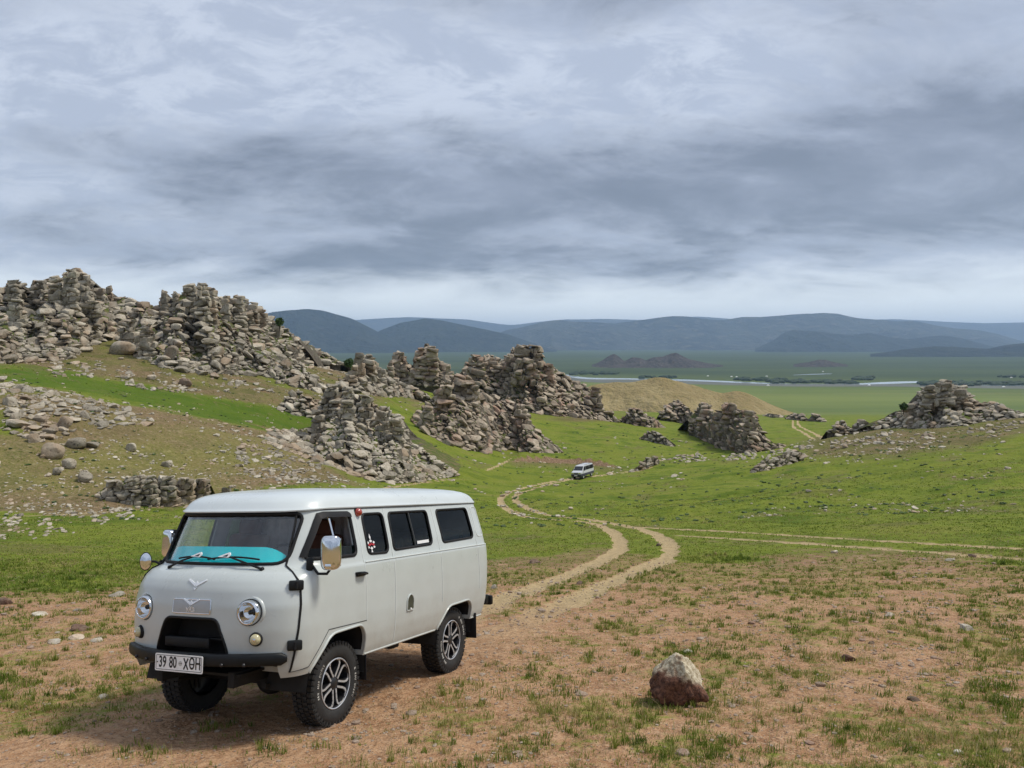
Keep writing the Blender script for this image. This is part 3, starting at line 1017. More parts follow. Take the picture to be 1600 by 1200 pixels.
def darts(rng, inside, x0, x1, y0, y1, sizes, dens, dip, flat):
    """pack stones of falling size in picture space; returns list of (px, py, w)"""
    c, s = math.cos(math.radians(dip)), math.sin(math.radians(dip))
    placed = []
    cell = 40.0
    grid = {}
    for w in sizes:
        CUR[0] = w
        area = (x1 - x0) * (y1 - y0)
        tries = int(area / (w * w * flat) * dens)
        for _ in range(tries):
            px, py = rng.uniform(x0, x1), rng.uniform(y0, y1)
            if not inside(px, py):
                continue
            ww = w * rng.uniform(0.8, 1.25)
            gx, gy = int(px // cell), int(py // cell)
            ok = True
            for ix in (gx - 1, gx, gx + 1):
                for iy in (gy - 1, gy, gy + 1):
                    for qx, qy, qw in grid.get((ix, iy), ()):
                        ddx, ddy = px - qx, py - qy
                        u, v_ = ddx * c + ddy * s, (-ddx * s + ddy * c) / flat
                        lim = 0.43 * (ww + qw)
                        if u * u + v_ * v_ < lim * lim:
                            ok = False
                            break
                    if not ok:
                        break
                if not ok:
                    break
            if ok:
                placed.append((px, py, ww))
                grid.setdefault((gx, gy), []).append((px, py, ww))
    return placed


BIG_PX = 8.5
N_STONES = 0


def outcrop(label, top, base, thick, dip=0, flat=0.40, sizes=(22, 15, 10.5, 7.5, 5.2), dens=2.6, warm=False, bed=True, seed=1, jitter=8, name='rock_outcrop',
            group=None, dlim=None, inset=2.0, block=1.0, thin=0.94, jag=2.4, towers=()):
    global N_STONES
    rng = np.random.default_rng(seed)
    top, base = np.array(top, float), np.array(base, float)
    x0, x1 = max(top[0, 0], base[0, 0]), min(top[-1, 0], base[-1, 0])
    xs = np.linspace(x0, x1, int(max(16, (x1 - x0) / 2.2)))
    ty = np.interp(xs, top[:, 0], top[:, 1])
    if bed:     # ragged, stepped skyline
        hgt_ = np.clip((np.interp(xs, base[:, 0], base[:, 1]) - ty) / 40.0, 0, 1)
        flank = np.abs(np.gradient(np.convolve(np.pad(ty, 6, mode='edge'), np.ones(13) / 13, 'valid'), xs))
        hgt_ = hgt_ * (1 - sstep(0.25, 0.75, flank))
        ty = ty + hgt_ * jag * ((_hash(np.floor(xs / 9.5 + 0.3), xs * 0, xs * 0, seed) - 0.55) * 1.3 + (_hash(np.floor(xs / 3.6), xs * 0, xs * 0, seed + 1) - 0.5) * 0.7) * 2
    by = np.maximum(np.interp(xs, base[:, 0], base[:, 1]), ty + 0.5)
    df = np.array([ground_hit(a, b)[1] for a, b in zip(xs, by)])
    if dlim:
        df = np.clip(df, *dlim)
    k = np.hanning(min(21, 2 * (len(xs) // 4) + 1) + 2)[1:-1]
    k /= k.sum()
    df = np.convolve(np.pad(df, len(k) // 2, mode='edge'), k, 'valid')[:len(xs)]
    dmid = float(np.median(df))

    def surf(px, t):
        """point of the rock face: t = 0 at the foot, 1 at the crest"""
        b_, t_, f_ = np.interp(px, xs, by), np.interp(px, xs, ty), np.interp(px, xs, df)
        hgt = (b_ - t_)
        dd = f_ + thick * np.clip(hgt / 70.0, 0.12, 1.0) * np.clip(t, 0, 1) ** 1.25
        # buttresses and gullies
        fin = np.abs(2 * fbm(np.asarray(px) / 30.0 + 0.5 * np.asarray(t), np.asarray(t) * 1.3 + seed, 3, seed + 40) - 1)
        dd = dd + thick * 0.55 * (fin - 0.25) * np.clip(hgt / 70.0, 0.1, 1.0) * np.clip(t * 3, 0, 1)
        return at(px, b_ + (t_ - b_) * t, dd)

    ctr = ground_hit(0.5 * (x0 + x1), float(np.interp(0.5 * (x0 + x1), xs, by)))
    e = empty(name, ctr)
    tag(e, label, 'rock outcrop' if bed else 'rubble', group)
    if bed:
        tt = np.linspace(-0.06, 0.99, 46)
        S, T_ = np.meshgrid(xs, tt)
        ci_ = inset * np.clip((np.interp(S, xs, by) - np.interp(S, xs, ty)) / 20, 0, 1)
        hg = np.maximum(np.interp(S, xs, by) - np.interp(S, xs, ty), 1)
        P = surf(S.ravel(), (T_ * (1 - ci_ / hg)).ravel()).reshape(S.shape + (3,))
        # broken, blocky face
        c_, s_ = math.cos(math.radians(dip)), math.sin(math.radians(dip))
        PY = np.interp(S, xs, by) + (np.interp(S, xs, ty) - np.interp(S, xs, by)) * T_
        u, v_ = (S * c_ + PY * s_) / 11.0, (-S * s_ + PY * c_) / 5.5
        v_ = v_ + 0.6 * vnoise(u * 0.5, v_ * 0.3, seed)
        cellr = _hash(np.floor(u + 0.5 * np.floor(v_)), np.floor(v_), np.zeros_like(u), seed)
        off = (cellr - 0.5) * 7.0 * dmid / F_PX * block
        P[..., 1] += off * np.clip(T_ * 6, 0, 1)
        back = []
        crest = P[-1]
        for q in (0.25, 0.6, 1.0):
            bx, by_ = crest[:, 0], crest[:, 1] + thick * 0.9 * q
            gz = ground_z(bx, by_)
            back.append(np.stack([bx, by_, np.minimum(crest[:, 2] * (1 - q) + (gz - 0.6) * q, crest[:, 2])], 1))
        skirt = P[0].copy()
        skirt[:, 1] -= 0.2
        skirt[:, 2] = np.minimum(skirt[:, 2], ground_z(skirt[:, 0], skirt[:, 1])) - 0.6
        A = np.concatenate([skirt[None], P, np.array(back)], 0)
        nr_, nc_ = A.shape[:2]
        gi_ = np.arange(nr_ * nc_).reshape(nr_, nc_)
        Q = np.stack([gi_[:-1, :-1], gi_[:-1, 1:], gi_[1:, 1:], gi_[1:, :-1]], -1).reshape(-1, 4)
        link('bedrock', np_mesh('bedrock', A.reshape(-1, 3) - ctr, Q, False), M_BED, e)

    def inside(px, py):
        t_, b_ = np.interp(px, xs, ty), np.interp(px, xs, by)
        return t_ + min(inset, 0.3 * (b_ - t_)) + 0.16 * CUR[0] * flat < py < b_ + 1.5

    if bed:
        sizes = tuple(q * 0.80 for q in sizes)
    st = darts(rng, inside, x0, x1, ty.min(), by.max() + 2, sizes, dens, dip, flat)
    if not st:
        return e
    st = np.array(st)
    if thin < 1.0:
        keepn = vnoise(st[:, 0] / 22.0, st[:, 1] / 12.0, seed + 3) * 0.6 + rng.random(len(st)) * 0.4
        st = st[keepn < thin]
    b_, t_ = np.interp(st[:, 0], xs, by), np.interp(st[:, 0], xs, ty)
    tt = np.clip((b_ - st[:, 1]) / np.maximum(b_ - t_, 0.5), 0, 1)
    if bed:
        C = surf(st[:, 0], tt)
        C = C * (1 - 0.22 * st[:, 2:3] / F_PX)                # stones stand proud of the core
    else:
        C = np.array([ground_hit(a, b) for a, b in st[:, :2]])
    W = st[:, 2] * C[:, 1] / F_PX
    n = len(st)
    S = np.stack([W * rng.uniform(0.42, 0.58, n), W * rng.uniform(0.40, 0.65, n), W * flat * rng.uniform(0.38, 0.72, n)], 1)
    gz = ground_z(C[:, 0], C[:, 1])
    C[:, 2] = np.maximum(C[:, 2], gz + S[:, 2] * 0.15)
    if not bed:
        C[:, 2] = gz + S[:, 2] * 0.35
    R = rot_mats(rng, n, dip, jitter)
    R[rng.random(n) < 0.16] = rot_mats(rng, 1, dip + 38, 18)[0]
    order = np.argsort(-st[:, 2])
    big = [i for i in order if st[i, 2] >= BIG_PX][:300]
    lib = ROCK_WARM if warm else ROCK_BIG
    for i in big:
        o = bpy.data.objects.new('boulder', lib[rng.integers(NVAR)])
        COL.objects.link(o)
        o.parent = e
        M = Matrix([list(r) for r in R[i]]).to_4x4() @ Matrix.Diagonal((*S[i], 1.0))
        M.translation = Vector(C[i] - ctr)
        o.matrix_local = M
        N_STONES += 1
    blib = BLOCK_WARM if warm else ROCK_BLOCK
    for tx0, tx1, ttop, tbase in towers:          # stacked columns that make the skyline
        cx, wd_ = 0.5 * (tx0 + tx1), (tx1 - tx0)
        b0, t0 = float(np.interp(cx, xs, by)), float(np.interp(cx, xs, ty))
        pc = surf(np.array([cx]), np.array([np.clip((b0 - tbase) / max(b0 - t0, 1), 0, 1)]))[0]
        dep = pc[1]
        s1_ = dep / F_PX
        yq = tbase + 2.0
        lay = 0
        while yq > ttop + 1.5:
            hl_ = min(rng.uniform(5.0, 10.0), max(3.5, yq - ttop))
            fr_ = max(0.0, (tbase - yq) / max(tbase - ttop, 1))
            ww = wd_ * (1.0 - 0.42 * fr_ ** 1.5) * rng.uniform(0.86, 1.08)
            k_ = max(1, int(round(ww / rng.uniform(8, 15))))
            cuts_ = np.sort(np.concatenate([[0, 1], rng.uniform(0.15, 0.85, k_ - 1)])) if k_ > 1 else np.array([0, 1.0])
            xo = cx - ww / 2 + rng.normal(0, 0.05) * wd_
            for a_, c_ in zip(cuts_[:-1], cuts_[1:]):
                bw = max((c_ - a_) * ww, 4.0)
                p_ = at(xo + (a_ + c_) / 2 * ww, yq - hl_ / 2, dep + rng.normal(0, 0.08) * wd_ * s1_)
                o = bpy.data.objects.new('block', blib[rng.integers(10)])
                COL.objects.link(o)
                o.parent = e
                M = (Matrix.Rotation(math.radians(dip * 0.4 + rng.normal(0, 4)), 4, 'Y') @ Matrix.Rotation(rng.normal(0, 0.08), 4, 'X') @ Matrix.Rotation(rng.normal(0, 0.25), 4, 'Z')
                     @ Matrix.Diagonal((bw * 0.53 * s1_, max(bw, wd_ * 0.5) * 0.5 * s1_, hl_ * 0.56 * s1_, 1.0)))
                M.translation = Vector(p_ - ctr)
                o.matrix_local = M
                N_STONES += 1
            yq -= hl_ * 0.97
            lay += 1
    rest = np.array([i for i in range(n) if i not in set(big)], int)
    if len(rest):
        me = scatter_mesh('small_stones', C[rest] - ctr, S[rest] * np.array([1.0, 1.0, 1.05]), ROCK_TINY, ICO0_F, R[rest], rng.integers(0, 12, len(rest)), True)
        me.set_sharp_from_angle(angle=math.radians(35))
        o = link('small_stones', me, M_GRANITE_R if warm else M_GRANITE, e)
        o['kind'] = 'stuff'
    return e


outcrop('high jagged left crest of stacked granite blocks at the photo edge',
        [(-70, 470), (-40, 452), (0, 449), (8, 447), (16, 438), (30, 438), (34, 455), (46, 456), (50, 442), (62, 438), (72, 440), (84, 433), (96, 430), (100, 424), (112, 421), (124, 423), (136, 427), (142, 440), (150, 446), (158, 452),
         (170, 449), (176, 462), (190, 462), (205, 467), (225, 474), (250, 480)],
        [(-70, 580), (0, 568), (60, 565), (110, 562), (130, 546), (165, 530), (200, 528), (250, 520)], 32, dip=4, seed=1, sizes=(25, 17, 12.5, 10, 7.5, 5.2), dlim=(112, 150), jag=3, towers=((12, 34, 437, 470), (46, 74, 438, 476), (76, 100, 430, 480), (97, 124, 421, 490), (120, 143, 425, 488), (150, 166, 450, 480), (167, 177, 447, 470), (-30, 4, 446, 480), (14, 40, 470, 520), (128, 160, 470, 510)))
outcrop('second left crest with a broad castle-like granite tower and long scree skirt',
        [(178, 470), (200, 468), (225, 474), (249, 480), (252, 459), (263, 457), (266, 474), (269, 474), (271, 456), (276, 457), (280, 458), (288, 453), (291, 446), (300, 444), (318, 442), (326, 446), (330, 454), (338, 457), (341, 470),
         (346, 464), (358, 463), (362, 470), (368, 463), (382, 464), (390, 474), (404, 476), (412, 489), (425, 497), (440, 507), (455, 519), (475, 532), (500, 545), (532, 564)],
        [(178, 525), (200, 548), (235, 566), (260, 575), (300, 582), (350, 584), (400, 586), (440, 574), (500, 567), (532, 570)], 34, dip=8, seed=2, sizes=(27, 18, 13, 10, 7.5, 5.2), dlim=(118, 230), jag=3, towers=((251, 264, 456, 490), (269, 279, 455, 485), (284, 312, 443, 510), (306, 330, 442, 500), (322, 341, 452, 505), (345, 361, 462, 500), (366, 384, 462, 505), (386, 405, 472, 510), (404, 418, 484, 515), (185, 215, 500, 545), (216, 245, 505, 560), (425, 440, 502, 528)))
outcrop('patch of loose granite rubble on the near knoll at the left edge',
        [(-60, 566), (0, 592), (50, 603), (100, 610), (150, 622), (200, 638), (240, 655)], [(-60, 700), (0, 668), (60, 692), (120, 676), (190, 662), (240, 662)],
        10, dip=6, bed=False, seed=3, sizes=(22, 15, 11, 8, 5), dens=1.3, name='rubble_patch', thin=0.66)
outcrop('low blocky outcrop like a dry stone wall behind the van windscreen',
        [(152, 768), (162, 758), (180, 750), (195, 747), (215, 741), (232, 743), (250, 742), (266, 744), (285, 746), (300, 748), (312, 747), (327, 748)],
        [(152, 776), (180, 784), (215, 789), (260, 790), (300, 784), (327, 770)], 2.2, dip=0, flat=0.8, seed=4, sizes=(21, 17, 13, 9, 6), dens=2.2, dlim=(48, 58), inset=5, jitter=7, towers=((166, 194, 750, 782), (192, 222, 744, 789), (220, 250, 743, 790), (249, 278, 743, 790), (277, 306, 747, 786), (304, 327, 748, 774)))
outcrop('short spur of cracked granite on the slope left of the leaning outcrop',
        [(436, 632), (446, 620), (456, 613), (463, 610), (478, 616), (490, 618), (508, 630)], [(436, 638), (460, 646), (485, 652), (508, 660)], 7, dip=12, seed=5, dlim=(100, 135))
outcrop('big leaning granite outcrop with scree fan directly above the van roof',
        [(418, 700), (440, 684), (458, 672), (486, 666), (496, 652), (502, 625), (508, 608), (520, 602), (532, 599), (546, 604), (556, 612), (572, 620), (590, 632), (610, 642), (628, 650), (634, 668), (645, 690), (660, 700), (680, 714),
         (700, 726), (716, 737)],
        [(418, 720), (440, 742), (460, 750), (555, 758), (630, 755), (680, 749), (716, 742)], 26, dip=20, seed=6, sizes=(24, 16, 11, 8, 6, 4.8), dlim=(84, 112), jag=3, towers=((505, 535, 600, 650), (530, 556, 604, 660), (556, 584, 618, 665), (585, 612, 635, 680), (606, 632, 648, 690), (486, 508, 640, 690)))
outcrop('small broken rib of stones on the hillside below the second crest',
        [(404, 578), (412, 568), (425, 572), (445, 566), (458, 570), (470, 566), (480, 578), (492, 586), (512, 602)], [(404, 584), (440, 594), (470, 606), (490, 610), (512, 612)], 9, dip=14, seed=7, dlim=(125, 165))
outcrop('pointed granite tower with rubble apron left of the paired pinnacles',
        [(532, 592), (546, 582), (553, 566), (558, 556), (565, 551), (576, 552), (583, 560), (596, 574), (604, 586), (625, 594), (645, 602), (668, 613)],
        [(532, 606), (560, 614), (600, 620), (640, 620), (668, 619)], 14, dip=16, seed=8, sizes=(20, 12, 9, 6.5, 5), dlim=(140, 200), jag=3, towers=((552, 572, 552, 590), (568, 588, 553, 595), (545, 560, 570, 600), (586, 604, 576, 602)))
outcrop('paired granite pinnacles standing against the blue plain',
        [(598, 588), (606, 574), (614, 560), (620, 551), (628, 550), (634, 560), (642, 570), (647, 566), (649, 550), (656, 545), (665, 541), (676, 541), (682, 547), (685, 560), (694, 566), (700, 576), (712, 584), (722, 592)],
        [(598, 594), (640, 600), (680, 604), (722, 604)], 14, dip=6, seed=9, sizes=(18, 12, 8.5, 6.5, 5), warm=True, dlim=(200, 250), jag=3, towers=((610, 636, 550, 588), (647, 668, 543, 592), (662, 686, 541, 592), (696, 706, 568, 590), (604, 616, 566, 590)))
outcrop('wide pyramid of slabs in the middle with a square blocky summit',
        [(643, 650), (655, 640), (668, 630), (678, 616), (690, 606), (697, 590), (712, 586), (730, 589), (739, 594), (744, 606), (752, 616), (772, 620), (795, 624), (816, 632), (825, 650), (838, 669), (852, 681), (864, 690), (878, 703)],
        [(643, 656), (658, 672), (690, 690), (725, 702), (762, 708), (790, 700), (815, 706), (850, 708), (878, 707)], 24, dip=24, seed=10, sizes=(24, 15, 11, 8, 6, 4.8), warm=True, dlim=(140, 205), jag=3, towers=((694, 742, 586, 618), (678, 712, 602, 640), (726, 750, 600, 632), (800, 824, 632, 672), (655, 680, 634, 664)))
outcrop('tall dark-topped granite crag in the centre with a long right slope',
        [(712, 590), (722, 578), (732, 562), (745, 558), (755, 556), (768, 556), (780, 562), (792, 560), (797, 550), (799, 543), (812, 540), (826, 540), (838, 546), (848, 552), (850, 566), (862, 570), (880, 581), (896, 592), (915, 602),
         (928, 608), (936, 620), (941, 636), (955, 646), (970, 657)],
        [(712, 604), (760, 620), (800, 640), (850, 648), (900, 652), (970, 660)], 24, dip=22, seed=11, sizes=(22, 14, 10.5, 8, 6, 4.8), warm=True, dlim=(205, 285), jag=3, towers=((797, 850, 540, 572), (800, 840, 560, 600), (730, 760, 556, 590), (758, 786, 557, 592), (784, 802, 556, 590), (848, 868, 568, 600), (920, 942, 606, 640)))
outcrop('small knobbly outcrop right of the tall central crag',
        [(966, 656), (976, 650), (984, 637), (992, 634), (1002, 637), (1008, 647), (1022, 650), (1038, 666)], [(966, 658), (990, 664), (1015, 668), (1038, 668)], 9, dip=15, seed=12, sizes=(13, 10, 7, 5), warm=True, dlim=(230, 300))
outcrop('row of slanting stones on the meadow below the knobbly outcrop',
        [(1000, 684), (1010, 676), (1019, 671), (1030, 675), (1042, 684), (1056, 695)], [(1000, 686), (1020, 691), (1040, 695), (1056, 698)], 6, dip=20, seed=13, sizes=(13, 9, 6), dlim=(180, 230))
outcrop('steep shaggy granite outcrop in front of the tan hill',
        [(1076, 652), (1084, 643), (1088, 641), (1094, 633), (1106, 633), (1116, 644), (1124, 643), (1131, 636), (1138, 630), (1146, 631), (1152, 638), (1164, 643), (1176, 641), (1183, 650),
         (1188, 664), (1197, 680), (1208, 691), (1226, 692)],
        [(1076, 672), (1084, 678), (1100, 690), (1130, 702), (1165, 709), (1195, 704), (1226, 699)], 22, dip=26, seed=14, sizes=(20, 13, 10, 7.5, 5.5), warm=True, dlim=(165, 260), jag=3, towers=((1090, 1114, 632, 664), (1126, 1154, 630, 668), (1160, 1184, 641, 680), (1112, 1130, 643, 672)))
outcrop('squat reddish granite knob left behind the shaggy outcrop',
        [(1032, 645), (1042, 634), (1049, 626), (1062, 625), (1072, 632), (1080, 641), (1092, 650)], [(1032, 650), (1050, 655), (1070, 662), (1092, 668)], 12, dip=14, seed=27, sizes=(15, 11, 8, 5.5), warm=True, dlim=(230, 330))
outcrop('little cluster of rocks at the near foot of the tan hill',
        [(944, 632), (950, 627), (956, 625), (962, 628), (970, 634), (985, 636)], [(944, 634), (960, 637), (985, 638)], 8, dip=8, seed=15, sizes=(11, 8, 5.5), warm=True)
outcrop('low boulder heap on the meadow right of the far track',
        [(1176, 734), (1186, 722), (1196, 714), (1206, 718), (1216, 710), (1228, 705), (1246, 702), (1256, 708)], [(1176, 738), (1200, 735), (1220, 728), (1240, 724), (1256, 713)], 4, dip=-18, seed=16, sizes=(18, 13, 9, 6), dlim=(75, 110))
outcrop('small stone heap beside the track behind the far vehicle',
        [(986, 736), (996, 728), (1003, 720), (1010, 714), (1024, 713), (1030, 719)], [(986, 738), (1004, 733), (1018, 729), (1030, 724)], 3, dip=-25, seed=17, sizes=(14, 10, 7), dlim=(105, 150))
outcrop('conical granite outcrop crowning the right hill',
        [(1364, 664), (1374, 655), (1390, 648), (1405, 638), (1415, 636), (1431, 628), (1437, 612), (1441, 604), (1452, 602), (1462, 600), (1474, 594), (1482, 595), (1492, 600), (1504, 604), (1514, 612), (1522, 622), (1532, 628), (1546, 626),
         (1560, 627), (1572, 634), (1584, 640), (1602, 644)],
        [(1364, 668), (1400, 668), (1440, 670), (1500, 666), (1540, 658), (1602, 652)], 14, dip=-14, seed=18, sizes=(17, 13, 9.5, 6.5), dlim=(110, 150), towers=((1438, 1462, 602, 636), (1460, 1488, 594, 632), (1486, 1512, 602, 636), (1410, 1432, 630, 652)))
outcrop('small dark stack of rocks at the left end of the right crest',
        [(1292, 672), (1304, 666), (1308, 656), (1319, 655), (1323, 664), (1332, 668), (1337, 658), (1350, 654), (1358, 662), (1366, 668)], [(1292, 675), (1330, 677), (1366, 671)], 5, dip=-8, seed=19, sizes=(15, 11, 8, 5.5), dlim=(115, 160))
outcrop('pair of dark rounded rocks on the far green beside the twin track',
        [(1230, 650), (1238, 645), (1252, 646), (1260, 653), (1264, 654), (1270, 646), (1280, 647), (1289, 656)], [(1230, 655), (1260, 658), (1289, 659)], 6, dip=0, seed=20, sizes=(16, 12, 8), warm=True)
outcrop('two dark stones at the far foot of the tan hill',
        [(1194, 648), (1202, 645), (1212, 647), (1226, 650)], [(1194, 650), (1210, 652), (1226, 652)], 6, dip=0, seed=21, sizes=(11, 8, 6), warm=True)
outcrop('faint line of half-buried stones along the crest of the right meadow',
        [(1030, 716), (1060, 710), (1100, 708), (1150, 708), (1200, 705), (1260, 694), (1300, 684)], [(1030, 722), (1060, 720), (1100, 719), (1150, 719), (1200, 713), (1260, 702), (1300, 688)],
        4, dip=0, bed=False, seed=22, sizes=(11, 8, 6, 4.5), dens=0.8, name='stone_line', thin=0.55)
outcrop('sparse small stones along the tan crest of the right hill',
        [(1300, 680), (1360, 672), (1440, 674), (1520, 668), (1600, 654)], [(1300, 700), (1360, 694), (1440, 690), (1520, 682), (1600, 668)],
        4, dip=0, bed=False, seed=23, sizes=(12, 8, 6, 4.5), dens=0.7, name='stone_scatter', thin=0.5)
outcrop('loose stones spilling down the slope below the second crest',
        [(60, 572), (150, 560), (250, 580), (350, 590), (440, 596)], [(60, 586), (150, 590), (250, 612), (350, 612), (440, 616)],
        4, dip=4, bed=False, seed=24, sizes=(14, 9, 6, 4.5), dens=0.7, name='stone_scatter', thin=0.42)
outcrop('thin scree on the tan slope left of the leaning outcrop',
        [(370, 690), (420, 680), (470, 676), (520, 690)], [(370, 740), (420, 748), (470, 752), (520, 756)],
        4, dip=8, bed=False, seed=25, sizes=(12, 8, 6, 4.5), dens=0.8, name='stone_scatter', thin=0.5)
outcrop('pale stones strewn along the path in the left meadow',
        [(-20, 806), (100, 798), (200, 792), (310, 786)], [(-20, 850), (100, 836), (200, 812), (310, 806)],
        4, dip=0, bed=False, seed=26, sizes=(9, 6, 4.5), dens=0.7, name='stone_scatter', thin=0.40)

# small loose stones peppering the dry slopes
rng = np.random.default_rng(66)
qa = rng.uniform(-0.66, 0.64, 30000)
qy = np.exp(rng.uniform(math.log(42), math.log(230), 30000))
qx = qa * qy
qz = ground_z(qx, qy)
qc = cover(qx, qy, qz)
kk = rng.random(len(qx)) < np.clip(qc[1] * 0.45 + qc[2] * 0.45, 0, 1) * (0.15 + sstep(0.45, 0.65, fbm(qx * 0.12, qy * 0.12, 3, 5)))
qx, qy, qz = qx[kk], qy[kk], qz[kk]
m_ = len(qx)
qs = np.clip(rng.lognormal(math.log(1.5), 0.45, m_), 0.7, 4.0) * qy / F_PX
tag(link('slope_stones', scatter_mesh('slope_stones', np.stack([qx, qy, qz + qs * 0.15], 1), qs[:, None] * rng.uniform(0.7, 1.3, (m_, 3)) * np.array([1.2, 1.0, 0.6]), ROCK_TINY, ICO0_F,
     rot_mats(rng, m_, 0, 10, 3.1), rng.integers(0, 12, m_)), M_GRANITE), 'small loose stones peppered over the dry slopes', 'stones', kind='stuff')

# single boulders lying on the slopes
LOOSE = [  # px, py of the foot, width, height, tilt, label
    (188, 554, 38, 23, -4, 'large smooth egg-shaped grey boulder below the left crests'),
    (146, 531, 22, 19, 15, 'rounded grey boulder uphill left of the egg-shaped one'),
    (221, 553, 12, 12, 0, 'small round boulder right of the egg-shaped one'),
    (264, 572, 20, 36, 28, 'tall slanting slab standing at the foot of the scree'),
    (298, 575, 26, 14, 10, 'flat pale block at the foot of the scree beside the slanting slab'),
    (289, 603, 19, 13, 8, 'reddish brown stone alone on the slope below the scree'),
    (335, 591, 15, 10, -6, 'brown half-buried stone right of the reddish one'),
    (236, 593, 13, 9, 4, 'dark stone left of the reddish one on the slope'),
    (40, 564, 15, 14, -8, 'pale squarish stone at the left edge below the crest'),
    (101, 671, 21, 22, 40, 'smooth pale oval boulder on the knoll rubble'),
    (26, 668, 34, 12, 14, 'long flat pale slab at the left edge of the knoll'),
    (79, 716, 33, 24, 22, 'large angular grey boulder low on the knoll'),
    (106, 732, 20, 16, 12, 'speckled boulder downhill of the large angular one'),
    (118, 700, 31, 17, -6, 'pale humped boulder on the knoll, uphill of the angular one'),
    (143, 700, 20, 10, 8, 'low stone touching the pale humped boulder'),
    (203, 705, 16, 13, -10, 'lone pale cube-like stone on the open knoll'),
    (260, 729, 16, 11, 6, 'lone pale rounded stone on the open knoll above the blocky outcrop'),
    (131, 753, 21, 17, 40, 'tilted pale slab left of the blocky outcrop'),
    (88, 742, 12, 12, 0, 'small pale stone under the large angular boulder'),
    (353, 772, 14, 13, 0, 'dark round stone peeking over the van roof'),
    (66, 716, 8, 6, 0, 'tiny pale stone against the large angular boulder'),
    (1264, 769, 9, 4, 0, 'small white stone alone on the right meadow'),
    (891, 796, 9, 4, 0, 'small white stone in the meadow beside the bend of the track'),
]
for i, (px, py, w, h, tilt, lb) in enumerate(LOOSE):
    g_ = ground_hit(px, py)
    s = g_[1] / F_PX
    rg = np.random.default_rng(100 + i)
    shp = rock_shape(ICO3_V, rg, box=0.72, cuts=3, rough=0.08)
    me = np_mesh('boulder', shp * np.array([w * 0.5 * s, w * 0.42 * s, h * 0.52 * s]), ICO3_F, True)
    me.set_sharp_from_angle(angle=math.radians(40))
    o = link('boulder', me, M_GRANITE_R if 'brown' in lb else M_GRANITE)
    o.location = g_ + np.array([0, w * 0.2 * s, h * 0.42 * s])
    o.rotation_euler = (0, math.radians(tilt), rg.uniform(-0.4, 0.4))
    tag(o, lb, 'boulder')
print('stones as objects', N_STONES)
# ------------------------------------------------------------------ the grey van (x forward, y to its left, z up, origin under the front axle)
VAN_R = Matrix(((-0.39112187, 0.92018413, -0.01687735), (-0.90529398, -0.38136119, 0.18710012), (0.16573019, 0.08845791, 0.98219586)))
VAN_T = Vector((-2.4025, 7.4359, -3.5486 - 0.008))


def paint_mat(name, col):
    m, nt, bs = new_mat(name)
    t = nt.node('ShaderNodeTexCoord')
    ob = t.outputs['Object']
    sp = nt.node('ShaderNodeSeparateXYZ')
    nt.l.new(ob, sp.inputs[0])
    n1 = nt.noise(ob, 2.2, 5.0, 0.6)
    n2 = nt.noise(ob, 14.0, 5.0, 0.7)
    # road dust splashed up the lower panels
    low = nt.ramp(nt.math('ADD', sp.outputs[2], nt.math('MULTIPLY', nt.math('SUBTRACT', n1, 0.5), 0.55)), 1.05, 0.50)
    dust = nt.math('MULTIPLY', nt.math('MULTIPLY', low, nt.ramp(n2, 0.25, 0.75, 0.55, 1.0)), 0.42)
    c = nt.mix(nt.ramp(n1, 0.3, 0.7), tuple(x * 0.96 for x in col), tuple(x * 1.03 for x in col))
    c = nt.mix(dust, c, (0.36, 0.30, 0.22))
    nt.l.new(c, bs.inputs['Base Color'])
    nt.l.new(nt.math('ADD', nt.math('MULTIPLY', dust, 0.7), nt.ramp(n1, 0.3, 0.7, 0.26, 0.34)), bs.inputs['Roughness'])
    bs.inputs['Coat Weight'].default_value = 0.35
    bs.inputs['Coat Roughness'].default_value = 0.12
    bp = nt.node('ShaderNodeBump')
    bp.inputs['Strength'].default_value = 0.06
    bp.inputs['Distance'].default_value = 0.02
    nt.l.new(nt.noise(ob, 3.0, 2.0, 0.5), bp.inputs['Height'])
    nt.l.new(bp.outputs[0], bs.inputs['Normal'])
    return m


M_PAINT = paint_mat('grey_paint', (0.54, 0.58, 0.565))
M_ROOF = paint_mat('roof_paint', (0.60, 0.65, 0.655))
M_RUBBER = flat_mat('black_rubber', (0.010, 0.010, 0.011), 0.6, spec=0.3, var=0.3, bump=0.15)
M_PLASTIC = flat_mat('black_plastic', (0.008, 0.009, 0.010), 0.45, spec=0.3, var=0.25, bump=0.1)
M_UNDER = flat_mat('underbody', (0.012, 0.011, 0.010), 0.8, var=0.3)
M_CHROME = flat_mat('chrome', (0.80, 0.81, 0.82), 0.06, metal=1.0)
M_ALLOY = flat_mat('machined_alloy', (0.62, 0.63, 0.65), 0.32, metal=0.5, var=0.1, scale=30)
M_RIMDARK = flat_mat('rim_black', (0.018, 0.018, 0.020), 0.35, var=0.2, scale=20)
M_TYRE = flat_mat('tyre', (0.022, 0.021, 0.020), 0.78, var=0.35, scale=12, bump=0.3, bscale=90)
M_TYREMARK = flat_mat('tyre_lettering', (0.45, 0.43, 0.39), 0.8, var=0.35, scale=40)
M_LAMPY = flat_mat('lamp_amber_white', (0.55, 0.50, 0.30), 0.12, coat=1.0, var=0.2, scale=60)
M_REDLAMP = flat_mat('signal_orange', (0.36, 0.035, 0.012), 0.18, coat=1.0)
M_PLATE = flat_mat('plate_white', (0.90, 0.90, 0.88), 0.35, var=0.05, scale=20)
M_INK = flat_mat('plate_black', (0.015, 0.015, 0.015), 0.5)
M_CYAN = flat_mat('cyan_sheet', (0.0, 0.90, 1.0), 0.5, var=0.04)
